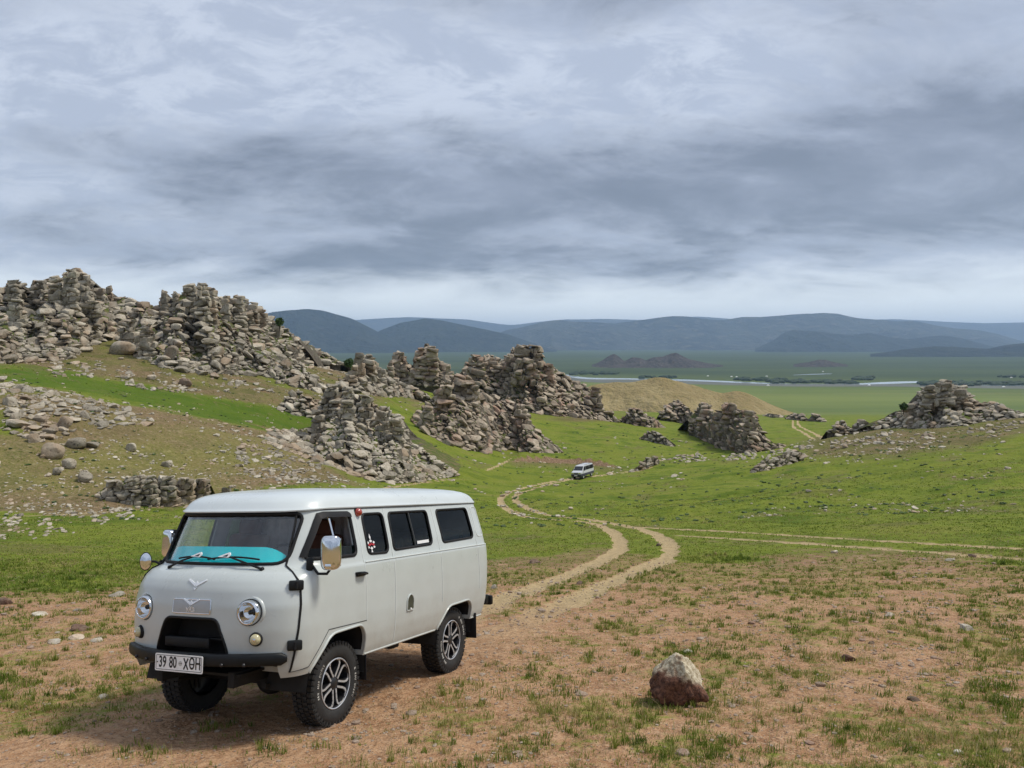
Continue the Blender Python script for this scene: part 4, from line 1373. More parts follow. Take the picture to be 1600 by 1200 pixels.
M_WHITE = flat_mat('white_sticker', (0.80, 0.80, 0.80), 0.5)
M_REDINK = flat_mat('red_sticker', (0.45, 0.02, 0.03), 0.5)
M_PANEL = flat_mat('silver_panel', (0.42, 0.44, 0.45), 0.35, metal=0.3, var=0.05)
M_FILLER = flat_mat('filler_dark', (0.055, 0.058, 0.036), 0.6, var=0.3, scale=20)
M_SEAT = flat_mat('seat_brown', (0.13, 0.045, 0.025), 0.75, var=0.3, scale=8)
M_CLOTH = flat_mat('reflection_grey', (0.62, 0.58, 0.60), 0.9, var=0.25, scale=5)
M_INSIDE = flat_mat('cabin_dark', (0.030, 0.028, 0.028), 0.7, var=0.2)
M_CREASE = flat_mat('crease_highlight', (0.70, 0.74, 0.72), 0.35)
M_BADGE = flat_mat('bright_badge', (0.86, 0.87, 0.88), 0.2, metal=0.35)
M_SEAM = flat_mat('seam_dark', (0.05, 0.053, 0.052), 0.7)


def glass_mat(name, tint, refl_rough=0.02, gain=1.0):
    m = bpy.data.materials.new(name)
    m.use_nodes = True
    nt = NT(m.node_tree)
    nt.n.clear()
    tr = nt.node('ShaderNodeBsdfTransparent')
    tr.inputs[0].default_value = (*tint, 1)
    gl = nt.node('ShaderNodeBsdfGlossy')
    gl.inputs['Roughness'].default_value = refl_rough
    fr = nt.node('ShaderNodeFresnel')
    gg = nt.node('ShaderNodeNewGeometry')
    nt.l.new(nt.ramp(gg.outputs['Backfacing'], 0.0, 1.0, 1.5, 1.0 / 1.5, smooth=False), fr.inputs[0])     # same pane from both sides
    t = nt.node('ShaderNodeTexCoord')
    bp = nt.node('ShaderNodeBump')
    bp.inputs['Strength'].default_value = 0.03
    bp.inputs['Distance'].default_value = 0.02
    nt.l.new(nt.noise(t.outputs['Object'], 2.5, 2.0), bp.inputs['Height'])
    nt.l.new(bp.outputs[0], gl.inputs['Normal'])
    mx = nt.node('ShaderNodeMixShader')
    nt.l.new(nt.math('MULTIPLY', fr.outputs[0], gain, clamp=True), mx.inputs[0])
    nt.l.new(tr.outputs[0], mx.inputs[1])
    nt.l.new(gl.outputs[0], mx.inputs[2])
    o = nt.node('ShaderNodeOutputMaterial')
    nt.l.new(mx.outputs[0], o.inputs[0])
    return m


M_GLASS = glass_mat('windscreen_glass', (0.93, 0.95, 0.94), gain=1.7)
M_TINT = glass_mat('tinted_glass', (0.22, 0.30, 0.27), gain=0.55)
M_LENS = glass_mat('lamp_glass', (0.95, 0.96, 0.96))

# --- body surface -------------------------------------------------------------
_Z = [0.55, 0.62, 0.75, 0.95, 1.15, 1.28, 1.36, 1.415, 1.435, 1.46, 1.50, 1.60, 1.96]
_XF = [0.855, 0.88, 0.905, 0.918, 0.912, 0.89, 0.855, 0.805, 0.775, 0.74, 0.71, 0.655, 0.465]
_AF = [0.42, 0.43, 0.44, 0.45, 0.46, 0.48, 0.50, 0.53, 0.55, 0.58, 0.59, 0.57, 0.45]
_PF = [2.7, 2.7, 2.6, 2.6, 2.6, 2.5, 2.4, 2.35, 2.3, 2.2, 2.2, 2.25, 2.6]
_XR = [-3.16, -3.19, -3.23, -3.26, -3.27, -3.27, -3.265, -3.26, -3.255, -3.25, -3.245, -3.235, -3.20]
_W = [0.905, 0.928, 0.948, 0.960, 0.963, 0.960, 0.957, 0.952, 0.940, 0.934, 0.925, 0.905, 0.800]
AR, PR = 0.20, 3.2


def sec(z, off=0.0):
    f = lambda t: np.interp(z, _Z, t)
    return dict(xf=f(_XF) + off, a=f(_AF), p=f(_PF), xr=f(_XR) - off, w=f(_W) + off)


def side_y(x, z, off=0.0):
    s = sec(z, off)
    x0 = s['xf'] - s['a']
    u = np.clip((x - x0) / s['a'], 0, 1)
    yf = s['w'] * (1 - u ** s['p']) ** (1 / s['p'])
    x1 = s['xr'] + AR
    u = np.clip((x1 - x) / AR, 0, 1)
    yr = s['w'] * (1 - u ** PR) ** (1 / PR)
    return np.minimum(yf, yr)


def front_x(y, z, off=0.0):
    s = sec(z, off)
    return s['xf'] - s['a'] + s['a'] * (1 - np.clip(np.abs(y) / s['w'], 0, 1) ** s['p']) ** (1 / s['p'])


def outline(z, off=0.0, nf=28, ns=64, nb=14):
    s = sec(z, off)
    pts = []
    x0, x1 = s['xf'] - s['a'], s['xr'] + AR
    for t in np.linspace(0, math.pi / 2, nf, endpoint=False):          # nose centre -> left side
        c, q = math.cos(t), math.sin(t)
        pts.append((x0 + s['a'] * c ** (2 / s['p']), s['w'] * q ** (2 / s['p'])))
    for t in np.linspace(0, 1, ns, endpoint=False):
        pts.append((x0 + (x1 - x0) * t, s['w']))
    for t in np.linspace(math.pi / 2, 0, nb + 1):
        c, q = max(math.cos(t), 0), max(math.sin(t), 0)
        pts.append((x1 - AR * c ** (2 / PR), s['w'] * q ** (2 / PR)))
    left = np.array(pts)
    right = left[1:-1][::-1] * np.array([1, -1])
    return np.vstack([left, right])


def loft(zs, off, flip=False, **kw):
    rows = [np.column_stack([outline(z, off, **kw), np.full(len(outline(z, off, **kw)), z)]) for z in zs]
    n = len(rows[0])
    V = np.vstack(rows)
    Fs = []
    for i in range(len(rows) - 1):
        for j in range(n):
            k = (j + 1) % n
            q = (i * n + j, i * n + k, (i + 1) * n + k, (i + 1) * n + j)
            Fs.append(q[::-1] if flip else q)
    bot = tuple(range(n))
    top_ = tuple((len(rows) - 1) * n + j for j in range(n))
    Fs.append(bot if flip else bot[::-1])
    Fs.append(top_[::-1] if flip else top_)
    return V, Fs


class MB:
    """collects shapes into one mesh"""
    def __init__(self):
        self.V, self.F = [], []

    def add(self, V, Fs):
        o = len(self.V)
        self.V += [tuple(map(float, p)) for p in V]
        self.F += [tuple(int(i) + o for i in f) for f in Fs]
        return self

    def box(self, c, s, rot=None, bevel=0.0, seg=2):
        bm = bmesh.new()
        bmesh.ops.create_cube(bm, size=1.0)
        for v in bm.verts:
            v.co = Vector((v.co.x * s[0], v.co.y * s[1], v.co.z * s[2]))
        if bevel > 0:
            bmesh.ops.bevel(bm, geom=bm.edges[:], offset=min(bevel, 0.49 * min(s)), segments=seg, affect='EDGES', profile=0.5)
        for v in bm.verts:
            if rot is not None:
                v.co = rot @ v.co
            v.co += Vector(c)
        bm.verts.index_update()
        self.add([v.co for v in bm.verts], [[v.index for v in f.verts] for f in bm.faces])
        bm.free()
        return self

    def tube(self, path, r, n=10, closed=False, flat=None, normal=None):
        P = np.array(path, float)
        m = len(P)
        T = np.roll(P, -1, 0) - np.roll(P, 1, 0)
        if not closed:
            T[0], T[-1] = P[1] - P[0], P[-1] - P[-2]
        T /= np.linalg.norm(T, axis=1)[:, None] + 1e-12
        rr_ = np.broadcast_to(r, (m,))
        V = []
        ref = None
        for i in range(m):
            if normal is not None:
                nv = np.array(normal[i] if np.ndim(normal) == 2 else normal, float)
            else:
                nv = np.array([0, 0, 1.0]) if ref is None else ref
                if abs(nv @ T[i]) > 0.95:
                    nv = np.array([1.0, 0, 0])
            nv = nv - (nv @ T[i]) * T[i]
            nv /= np.linalg.norm(nv) + 1e-12
            ref = nv
            b = np.cross(T[i], nv)
            for k in range(n):
                a = 2 * math.pi * k / n
                V.append(P[i] + rr_[i] * (math.cos(a) * nv * (flat or 1.0) + math.sin(a) * b))
        Fs = []
        for i in range(m if closed else m - 1):
            j = (i + 1) % m
            for k in range(n):
                l = (k + 1) % n
                Fs.append((i * n + k, i * n + l, j * n + l, j * n + k))
        if not closed:
            Fs.append(tuple(range(n))[::-1])
            Fs.append(tuple((m - 1) * n + k for k in range(n)))
        return self.add(V, Fs)

    def lathe(self, prof, n=32, c=(0, 0, 0), axis='Y', sign=1, arc=None):
        """profile of (radius, along) spun about an axis"""
        V, Fs = [], []
        k = len(prof)
        for i in range(n):
            a = 2 * math.pi * i / n
            for r, h in prof:
                if axis == 'Y':
                    p = (r * math.cos(a), sign * h, r * math.sin(a))
                elif axis == 'X':
                    p = (sign * h, r * math.cos(a), r * math.sin(a))
                else:
                    p = (r * math.cos(a), r * math.sin(a), sign * h)
                V.append((p[0] + c[0], p[1] + c[1], p[2] + c[2]))
        for i in range(n):
            j = (i + 1) % n
            for q in range(k - 1):
                Fs.append((i * k + q, j * k + q, j * k + q + 1, i * k + q + 1))
        return self.add(V, Fs)

    def prism(self, poly3a, poly3b):
        n = len(poly3a)
        V = list(poly3a) + list(poly3b)
        Fs = [tuple(range(n))[::-1], tuple(range(n, 2 * n))]
        for i in range(n):
            j = (i + 1) % n
            Fs.append((i, j, n + j, n + i))
        return self.add(V, Fs)

    def mesh(self, name, angle=35, fix=True):
        me = py_mesh(name, self.V, self.F)
        if fix:
            bm = bmesh.new()
            bm.from_mesh(me)
            bmesh.ops.recalc_face_normals(bm, faces=bm.faces[:])
            bm.to_mesh(me)
            bm.free()
        me.polygons.foreach_set('use_smooth', np.ones(len(me.polygons), dtype=bool))
        me.set_sharp_from_angle(angle=math.radians(angle))
        return me

    def build(self, name, mat, parent, angle=35, fix=True):
        me = self.mesh(name, angle, fix)
        return link(name, me, mat, parent)


def rounded(poly, r, n=5):
    """round the corners of a 2D polygon"""
    P = np.array(poly, float)
    rs = np.broadcast_to(r, (len(P),))
    out = []
    for i in range(len(P)):
        a, b, c = P[i - 1], P[i], P[(i + 1) % len(P)]
        u, w = (a - b), (c - b)
        lu, lw = np.linalg.norm(u), np.linalg.norm(w)
        q = min(rs[i], 0.48 * lu, 0.48 * lw)
        p0, p1 = b + u / lu * q, b + w / lw * q
        for t in np.linspace(0, 1, n + 1):
            out.append((1 - t) ** 2 * p0 + 2 * t * (1 - t) * b + t ** 2 * p1)
    return np.array(out)


def resample(poly, step):
    P = np.array(poly)
    out = []
    for i in range(len(P)):
        a, b = P[i], P[(i + 1) % len(P)]
        m = max(1, int(np.linalg.norm(b - a) / step))
        for t in range(m):
            out.append(a + (b - a) * t / m)
    return np.array(out)


def side_pts(poly, off, sgn=1):
    poly = np.array(poly)
    return np.column_stack([poly[:, 0], sgn * side_y(poly[:, 0], poly[:, 1], off), poly[:, 1]])


def front_pts(poly, off):
    poly = np.array(poly)
    return np.column_stack([front_x(poly[:, 0], poly[:, 1], off), poly[:, 0], poly[:, 1]])


def patch(poly, fn, rings=7, thick=0.004, fn_back=None):
    """a sheet inside a closed outline, laid on a surface"""
    P = np.array(poly)
    c = P.mean(0)
    V, Fs = [], []
    n = len(P)
    for side in (0, 1):
        f = fn if side == 0 else (fn_back or fn)
        for k in range(rings):
            t = 1 - k / rings
            V += list(f(c + (P - c) * t))
        V += list(f(c[None]))
    half = n * rings + 1
    for side in (0, 1):
        o = side * half
        for k in range(rings - 1):
            for i in range(n):
                j = (i + 1) % n
                q = (o + k * n + i, o + k * n + j, o + (k + 1) * n + j, o + (k + 1) * n + i)
                Fs.append(q if side == 0 else q[::-1])
        for i in range(n):
            j = (i + 1) % n
            q = (o + (rings - 1) * n + i, o + (rings - 1) * n + j, o + half - 1)
            Fs.append(q if side == 0 else q[::-1])
    for i in range(n):
        j = (i + 1) % n
        Fs.append((j, i, half + i, half + j))
    return V, Fs


def text_mesh(txt, size, depth, name, space=1.0, bold=0.0):
    cu = bpy.data.curves.new(name, 'FONT')
    cu.body = txt
    cu.size = size
    cu.extrude = depth
    cu.offset = bold
    cu.align_x = 'CENTER'
    cu.align_y = 'CENTER'
    cu.space_character = space
    cu.resolution_u = 3
    o = bpy.data.objects.new(name, cu)
    COL.objects.link(o)
    bpy.context.view_layer.update()
    me = bpy.data.meshes.new_from_object(o.evaluated_get(bpy.context.evaluated_depsgraph_get()))
    bpy.data.objects.remove(o)
    bpy.data.curves.remove(cu)
    me.name = name
    return me


FRONT_FRAME = Matrix(((0, 0, 1), (1, 0, 0), (0, 1, 0))).to_4x4()       # text x -> van y, text y -> van z, text z -> van x
SIDE_FRAME = Matrix(((-1, 0, 0), (0, 0, 1), (0, 1, 0))).to_4x4()       # text x -> -van x, z -> van y

van = empty('van')
van.matrix_world = Matrix.Translation(VAN_T) @ VAN_R.to_4x4()
tag(van, 'pale grey boxy forward-control van parked on the dirt track in the foreground', 'van')

WS = rounded([(-0.71, 1.485), (0.71, 1.485), (0.715, 1.915), (-0.715, 1.915)], [0.10, 0.10, 0.07, 0.07])
DOORW = rounded([(0.42, 1.515), (-0.225, 1.505), (-0.245, 1.885), (0.215, 1.895)], [0.03, 0.06, 0.05, 0.05])
SIDEW = [rounded([(-0.42, 1.50), (-0.80, 1.49), (-0.83, 1.885), (-0.445, 1.885)], 0.07),
         rounded([(-0.90, 1.505), (-1.735, 1.515), (-1.765, 1.885), (-0.94, 1.885)], 0.06),
         rounded([(-1.985, 1.515), (-2.80, 1.53), (-2.79, 1.89), (-1.985, 1.885)], 0.06)]
ARCH_F = rounded([(0.50, 0.40), (0.455, 0.58), (0.205, 0.845), (-0.285, 0.855), (-0.365, 0.74), (-0.375, 0.40)], [0.01, 0.05, 0.09, 0.10, 0.08, 0.01])
ARCH_R = rounded([(-1.81, 0.40), (-1.855, 0.58), (-2.075, 0.79), (-2.60, 0.80), (-2.69, 0.72), (-2.70, 0.40)], [0.01, 0.05, 0.09, 0.10, 0.06, 0.01])
GRILLE = rounded([(-0.405, 0.69), (0.405, 0.69), (0.385, 0.80), (0.285, 1.045), (-0.285, 1.045), (-0.385, 0.80)], [0.02, 0.02, 0.05, 0.06, 0.06, 0.05])

zs = sorted(set([round(q, 4) for q in np.arange(0.555, 1.958, 0.028)] + [1.415, 1.435, 1.46, 1.955]))
body = MB()
body.add(*loft(zs, 0.0))
body.add(*loft(list(np.linspace(0.60, 1.94, 30)), -0.035, flip=True, nf=14, ns=20, nb=6))
body_me = body.mesh('body', fix=False)
cut = MB()


def cut_side(poly, y0, y1):
    cut.prism([(p[0], y0, p[1]) for p in poly], [(p[0], y1, p[1]) for p in poly])


def cut_front(poly, x0, x1):
    cut.prism([(x0, p[0], p[1]) for p in poly], [(x1, p[0], p[1]) for p in poly])


for w in SIDEW + [DOORW]:
    cut_side(w, 0.60, 1.3)
    cut_side(w, -1.3, -0.60)
for a in (ARCH_F, ARCH_R):
    cut_side(a, 0.50, 1.3)
    cut_side(a, -1.3, -0.50)
cut_front(WS, 0.12, 1.4)
cut_front(GRILLE, 0.66, 1.4)
cut_front([(-0.80, 0.40), (0.80, 0.40), (0.80, 0.672), (-0.80, 0.672)], 0.52, 1.4)
for sgn in (1, -1):      # headlight openings
    ring_ = [(sgn * 0.585 + 0.112 * math.cos(a), 1.105 + 0.112 * math.sin(a)) for a in np.linspace(0, 2 * math.pi, 32, endpoint=False)]
    cut_front(ring_, 0.70, 1.4)
cut_me = cut.mesh('cutters')
bo = bpy.data.objects.new('tmp_body', body_me)
co = bpy.data.objects.new('tmp_cut', cut_me)
COL.objects.link(bo)
COL.objects.link(co)
md = bo.modifiers.new('b', 'BOOLEAN')
md.operation = 'DIFFERENCE'
md.solver = 'EXACT'
md.object = co
bpy.context.view_layer.update()
body_cut = bpy.data.meshes.new_from_object(bo.evaluated_get(bpy.context.evaluated_depsgraph_get()))
bpy.data.objects.remove(bo)
bpy.data.objects.remove(co)
body_cut.name = 'body'
body_cut.polygons.foreach_set('use_smooth', np.ones(len(body_cut.polygons), dtype=bool))
body_cut.set_sharp_from_angle(angle=math.radians(28))
body_cut.materials.clear()
body_ob = link('body', body_cut, M_PAINT, van)

# --- roof ---------------------------------------------------------------------
ol = outline(1.955, 0.0)
cen = np.array([-1.36, 0.0])
prof = [(1.000, 1.950), (1.022, 1.952), (1.026, 1.962), (1.012, 1.972), (1.000, 1.985), (0.985, 2.010), (0.962, 2.040), (0.930, 2.066), (0.88, 2.090), (0.80, 2.112), (0.68, 2.130), (0.52, 2.143), (0.34, 2.150), (0.17, 2.153)]
V, Fs = [], []
n = len(ol)
for k, (s, z) in enumerate(prof):
    q = cen + (ol - cen) * np.array([1 - (1 - s) * 0.72, s])
    if s > 1:
        q = ol + (ol - cen) / np.linalg.norm(ol - cen, axis=1)[:, None] * (s - 1) * 0.9
    vis = np.exp(-np.clip(k - 1, 0, 9) ** 2 / 18.0) * 0.035 * np.clip((q[:, 0] - 0.1) / 0.3, 0, 1)      # peak over the windscreen
    V += [(x + v_, y, z - 0.02 * v_ / 0.035 * (k < 5)) for (x, y), v_ in zip(q, vis)]
for k in range(len(prof) - 1):
    for j in range(n):
        l = (j + 1) % n
        Fs.append((k * n + j, k * n + l, (k + 1) * n + l, (k + 1) * n + j))
Fs.append(tuple((len(prof) - 1) * n + j for j in range(n)))
roof = link('roof', py_mesh('roof', V, Fs, 40), M_ROOF, van)
gut = [(x * 1.0, y * 1.0, 1.947) for x, y in (ol + (ol - cen) / np.linalg.norm(ol - cen, axis=1)[:, None] * 0.012)]
gk = [g_ for g_ in gut if g_[0] < 0.36]
MB().tube([g_ for g_ in gut if g_[1] > 0.0 and g_[0] < 0.33], 0.007, 6).build('gutter', M_SEAM, roof)
MB().tube([g_ for g_ in gut[::-1] if g_[1] < 0.0 and g_[0] < 0.33], 0.007, 6).build('gutter', M_SEAM, roof)
for xr_ in (-0.55, -1.5, -2.4):      # shallow pressed beads across the roof
    ys = np.linspace(-0.62, 0.62, 25)
    MB().tube([(xr_, y, 2.146 - 0.075 * (abs(y) / 0.72) ** 3.2) for y in ys], 0.008, 6).build('roof_bead', M_ROOF, roof)

def poly_line(pts, step=0.04):
    P = np.array(pts, float)
    out = [P[0]]
    for a, b in zip(P[:-1], P[1:]):
        m = max(1, int(np.linalg.norm(b - a) / step))
        out += [a + (b - a) * t / m for t in range(1, m + 1)]
    return np.array(out)


# --- glass --------------------------------------------------------------------
wsr = resample(WS, 0.06)
ws_in = wsr.mean(0) + (wsr - wsr.mean(0)) * 0.995
ws = MB().add(*patch(ws_in, lambda q: front_pts(q, -0.012), 8, fn_back=lambda q: front_pts(q, -0.017))).build('windscreen', M_GLASS, van, 50, True)
MB().tube(front_pts(wsr, 0.000), 0.016, 8, closed=True).build('windscreen_seal', M_RUBBER, ws)
bandp = [(y, 1.912) for y in np.linspace(-0.69, 0.69, 30)] + [(y, 1.868) for y in np.linspace(0.69, -0.69, 30)]
MB().add(*patch(np.array(bandp), lambda q: front_pts(q, -0.024), 3, fn_back=lambda q: front_pts(q, -0.026))).build('shade_band', M_INSIDE, ws)


def window(poly, sgn, glass, name='side_window', seal=M_RUBBER, r=0.014):
    pr_ = resample(poly, 0.07)
    pin = pr_.mean(0) + (pr_ - pr_.mean(0)) * 0.995
    w_ = MB().add(*patch(pin, lambda q: side_pts(q, -0.010, sgn), 5, fn_back=lambda q: side_pts(q, -0.014, sgn))).build(name, glass, van, 50)
    MB().tube(side_pts(pr_, -0.001, sgn), r, 8, closed=True).build('window_seal', seal, w_)
    return w_


win = {}
for sgn in (1, -1):
    for k, w in enumerate(SIDEW):
        win[(sgn, k)] = window(w, sgn, M_TINT)
    for w in SIDEW[1:2]:
        xm = w[:, 0].mean() + (-0.02)
        MB().tube([(xm, sgn * side_y(xm, z, 0.002), z) for z in np.linspace(1.52, 1.875, 8)], 0.008, 6).build('sash_bar', M_SEAM, win[(sgn, 1)])
# the driver's window is wound down most of the way: only its lower strip of glass shows
low = rounded([(0.40, 1.52), (-0.22, 1.51), (-0.228, 1.60), (0.36, 1.60)], 0.02)
dwin = MB().add(*patch(resample(low, 0.07), lambda q: side_pts(q, -0.012, 1), 3, fn_back=lambda q: side_pts(q, -0.016, 1))).build('door_window', M_TINT, van, 50)
MB().tube(side_pts(resample(DOORW, 0.06), 0.000, 1), 0.017, 8, closed=True).build('window_seal', M_RUBBER, dwin)
vb = [(0.075 + 0.02 * (z - 1.5), z) for z in np.linspace(1.515, 1.885, 8)]
MB().tube(side_pts(vb, -0.006, 1), 0.009, 6).build('quarter_light_bar', M_CHROME, dwin)
vo = poly_line([(-0.262, 1.868), (-0.258, 1.905), (-0.22, 1.922), (0.15, 1.928), (0.225, 1.915), (0.27, 1.85), (0.46, 1.535)], 0.03)
vi = np.array([(-0.25, 1.862), (-0.246, 1.866), (-0.20, 1.868), (0.13, 1.876), (0.20, 1.865), (0.243, 1.815), (0.434, 1.532)])
vi = np.stack([np.interp(np.linspace(0, 1, len(vo)), np.linspace(0, 1, len(vi)), vi[:, k]) for k in (0, 1)], 1)
vo = np.stack([np.interp(np.linspace(0, 1, len(vo)), np.linspace(0, 1, 7), np.array([(-0.262, 1.868), (-0.258, 1.905), (-0.22, 1.922), (0.15, 1.928), (0.225, 1.915), (0.27, 1.85), (0.46, 1.535)])[:, k]) for k in (0, 1)], 1)
dfl = [side_pts(vo, 0.006, 1), side_pts(vo + (vi - vo) * 0.3, 0.018, 1), side_pts(vi, 0.024, 1), side_pts(vi, 0.020, 1), side_pts(vo + (vi - vo) * 0.3, 0.013, 1)]
mm_ = len(vo)
MB().add(np.vstack(dfl), [(k * mm_ + i, k * mm_ + i + 1, (k + 1) % 5 * mm_ + i + 1, (k + 1) % 5 * mm_ + i) for k in range(5) for i in range(mm_ - 1)]).build('wind_deflector', M_RUBBER, van, 40)
window(DOORW, -1, M_GLASS, 'door_window')

# --- shut lines, mouldings ------------------------------------------------------
def seam(poly, sgn, r, mat, name, off=0.0, flat=0.55):
    p = side_pts(np.array(poly), off, sgn)
    return MB().tube(p, r, 6, flat=flat, normal=(0, 1.0, 0.05)).build(name, mat, van)


for sgn in (1, -1):
    seam(poly_line([(0.345, 1.93), (0.52, 1.52), (0.585, 1.42), (0.60, 1.36), (0.655, 0.80), (0.665, 0.60)]), sgn, 0.013, M_RUBBER, 'door_seal', 0.001)
    seam(poly_line([(-0.335, 1.93), (-0.325, 1.45), (-0.345, 1.2), (-0.36, 0.885)]), sgn, 0.0045, M_CREASE, 'door_rear_edge', 0.001)
    seam(poly_line([(-0.36, 0.88), (0.245, 0.888), (0.49, 0.615), (0.66, 0.60)]), sgn, 0.0045, M_SEAM, 'door_shut_line', 0.0005)
    seam(poly_line([(-0.335, 1.432), (-3.10, 1.432)]), sgn, 0.006, M_CREASE, 'belt_moulding', 0.012)
    seam(poly_line([(-0.865, 1.93), (-0.87, 1.43), (-0.90, 0.60)]), sgn, 0.0055, M_CREASE, 'panel_joint', 0.002)
    seam(poly_line([(-1.89, 1.90), (-1.885, 1.43), (-1.91, 0.86)]), sgn, 0.0055, M_CREASE, 'panel_joint', 0.002)
    seam(poly_line([(-2.87, 1.90), (-2.87, 1.43), (-2.90, 0.90)]), sgn, 0.0055, M_CREASE, 'panel_joint', 0.002)
    seam(np.vstack([rounded([(-2.915, 1.54), (-3.075, 1.54), (-3.06, 1.90), (-2.915, 1.90)], 0.04), [[-2.915, 1.58]]]), sgn, 0.007, M_CREASE, 'pressed_panel', 0.003)
    for a in (ARCH_F, ARCH_R):
        pr_ = np.array([q for q in a if q[1] > 0.555])
        pr_ = np.vstack([[[pr_[0][0], 0.557]], pr_, [[pr_[-1][0], 0.557]]])
        MB().tube(side_pts(poly_line(pr_), 0.002, sgn), 0.011, 8).build('arch_lip', M_PAINT, van)
    for x0, x1 in ((-0.385, -1.80), (-2.715, -3.05)):
        seam(poly_line([(x0, 0.560), (x1, 0.560)]), sgn, 0.010, M_PAINT, 'sill_edge', 0.002, 1.0)
    # mud flaps and arch liners
    MB().box((-0.43, sgn * 0.80, 0.44), (0.014, 0.22, 0.26), bevel=0.006).build('mud_flap', M_RUBBER, van)
    MB().box((-2.80, sgn * 0.82, 0.46), (0.014, 0.26, 0.30), bevel=0.006).build('mud_flap', M_RUBBER, van)
    for a, nm in ((ARCH_F, 'front'), (ARCH_R, 'rear')):
        pr_ = np.array([q for q in a])
        c_ = pr_.mean(0)
        inn = c_ + (pr_ - c_) * 1.02
        lin = MB()
        m_ = len(inn)
        lin.add([(p[0], sgn * (0.915), p[1]) for p in inn] + [(p[0], sgn * 0.49, p[1]) for p in inn],
                [(i, i + 1, m_ + i + 1, m_ + i) for i in range(m_ - 1)] + [tuple(range(m_, 2 * m_))])
        lin.build('arch_liner', M_UNDER, van)

# door furniture, left and right
for sgn in (1, -1):
    for z, x in ((1.315, 0.628), (0.825, 0.662)) if sgn > 0 else ():
        yy = float(side_y(x, z))
        hb = MB()
        nrm = Vector((0.72, sgn * 0.69, 0)).normalized()
        ang = math.atan2(nrm.y, nrm.x)
        hb.box((x + nrm.x * 0.02, sgn * yy + nrm.y * 0.02, z), (0.045, 0.125, 0.085), rot=Matrix.Rotation(ang, 3, 'Z'), bevel=0.014)
        h = hb.build('door_hinge', M_PLASTIC, van)
        MB().tube([(x + nrm.x * 0.045, sgn * yy + nrm.y * 0.045, z - 0.03), (x + nrm.x * 0.045, sgn * yy + nrm.y * 0.045, z + 0.03)], 0.012, 8).build('hinge_pin', M_RUBBER, h)
    yy = float(side_y(-0.26, 1.33))
    hd = MB()
    hd.box((-0.235, sgn * (yy + 0.012), 1.325), (0.15, 0.022, 0.038), bevel=0.01)
    hd.tube([(-0.165, sgn * yy, 1.338), (-0.18, sgn * (yy + 0.045), 1.343), (-0.24, sgn * (yy + 0.05), 1.34), (-0.30, sgn * (yy + 0.04), 1.328), (-0.315, sgn * yy, 1.322)], 0.012, 8)
    hd.build('door_handle', M_PLASTIC, van)

# fuel filler: arched recess with a cap
fa = rounded([(-1.115, 0.865), (-1.245, 0.865), (-1.248, 0.99), (-1.18, 1.04), (-1.112, 0.99)], [0.01, 0.01, 0.05, 0.05, 0.05])
fil = MB().add(*patch(resample(fa, 0.03), lambda q: side_pts(q, 0.007, 1), 2, fn_back=lambda q: side_pts(q, -0.01, 1))).build('fuel_filler', M_FILLER, van)
MB().tube(side_pts(fa, 0.005, 1), 0.007, 6, closed=True).build('filler_rim', M_PAINT, fil)
MB().lathe([(0.0, 0.018), (0.010, 0.018), (0.012, 0.0)], 14, (-1.185, float(side_y(-1.18, 0.895)), 0.878), 'Y').build('filler_cap', M_PLATE, fil)
# side signal lamp
yy = float(side_y(-0.385, 1.905))
sl = MB().lathe([(0.0, 0.055), (0.022, 0.05), (0.036, 0.035), (0.041, 0.012), (0.041, -0.01)], 20, (-0.385, yy, 1.905), 'Y').build('side_signal_lamp', M_REDLAMP, van)
MB().lathe([(0.041, 0.008), (0.047, 0.006), (0.047, -0.012)], 20, (-0.385, yy, 1.905), 'Y').build('lamp_base', M_PLASTIC, sl)

# stickers on the glass
def sticker(polys, cx, cz, mat, name, parent, off=-0.004):
    m_ = MB()
    for p in polys:
        q = np.array([(cx - a, cz + b) for a, b in p])
        m_.add(*patch(q, lambda w: side_pts(w, off, 1), 1, fn_back=lambda w: side_pts(w, off - 0.0015, 1)))
    return m_.build(name, mat, parent)


dia = lambda x, z, a, b: [(x - a, z), (x, z + b), (x + a, z), (x, z - b)]
sticker([dia(0, 0.072, 0.014, 0.034), dia(0, -0.072, 0.014, 0.034), dia(-0.05, 0.02, 0.02, 0.014), dia(0.05, 0.02, 0.02, 0.014), dia(-0.05, -0.025, 0.02, 0.012), dia(0.05, -0.025, 0.02, 0.012),
         dia(0, 0.035, 0.026, 0.016), dia(0, -0.036, 0.026, 0.016)], -0.512, 1.585, M_WHITE, 'ornament_sticker', win[(1, 0)])
sticker([dia(-0.03, 0.0, 0.03, 0.013), dia(0.035, 0.0, 0.03, 0.013), dia(0.0, 0.01, 0.012, 0.012)], -0.512, 1.585, M_REDINK, 'ornament_centre', win[(1, 0)], -0.003)
sticker([[(-0.13, -0.018), (0.13, -0.014), (0.13, 0.018), (-0.13, 0.014)]], -1.545, 1.552, M_WHITE, 'white_sticker', win[(1, 1)])

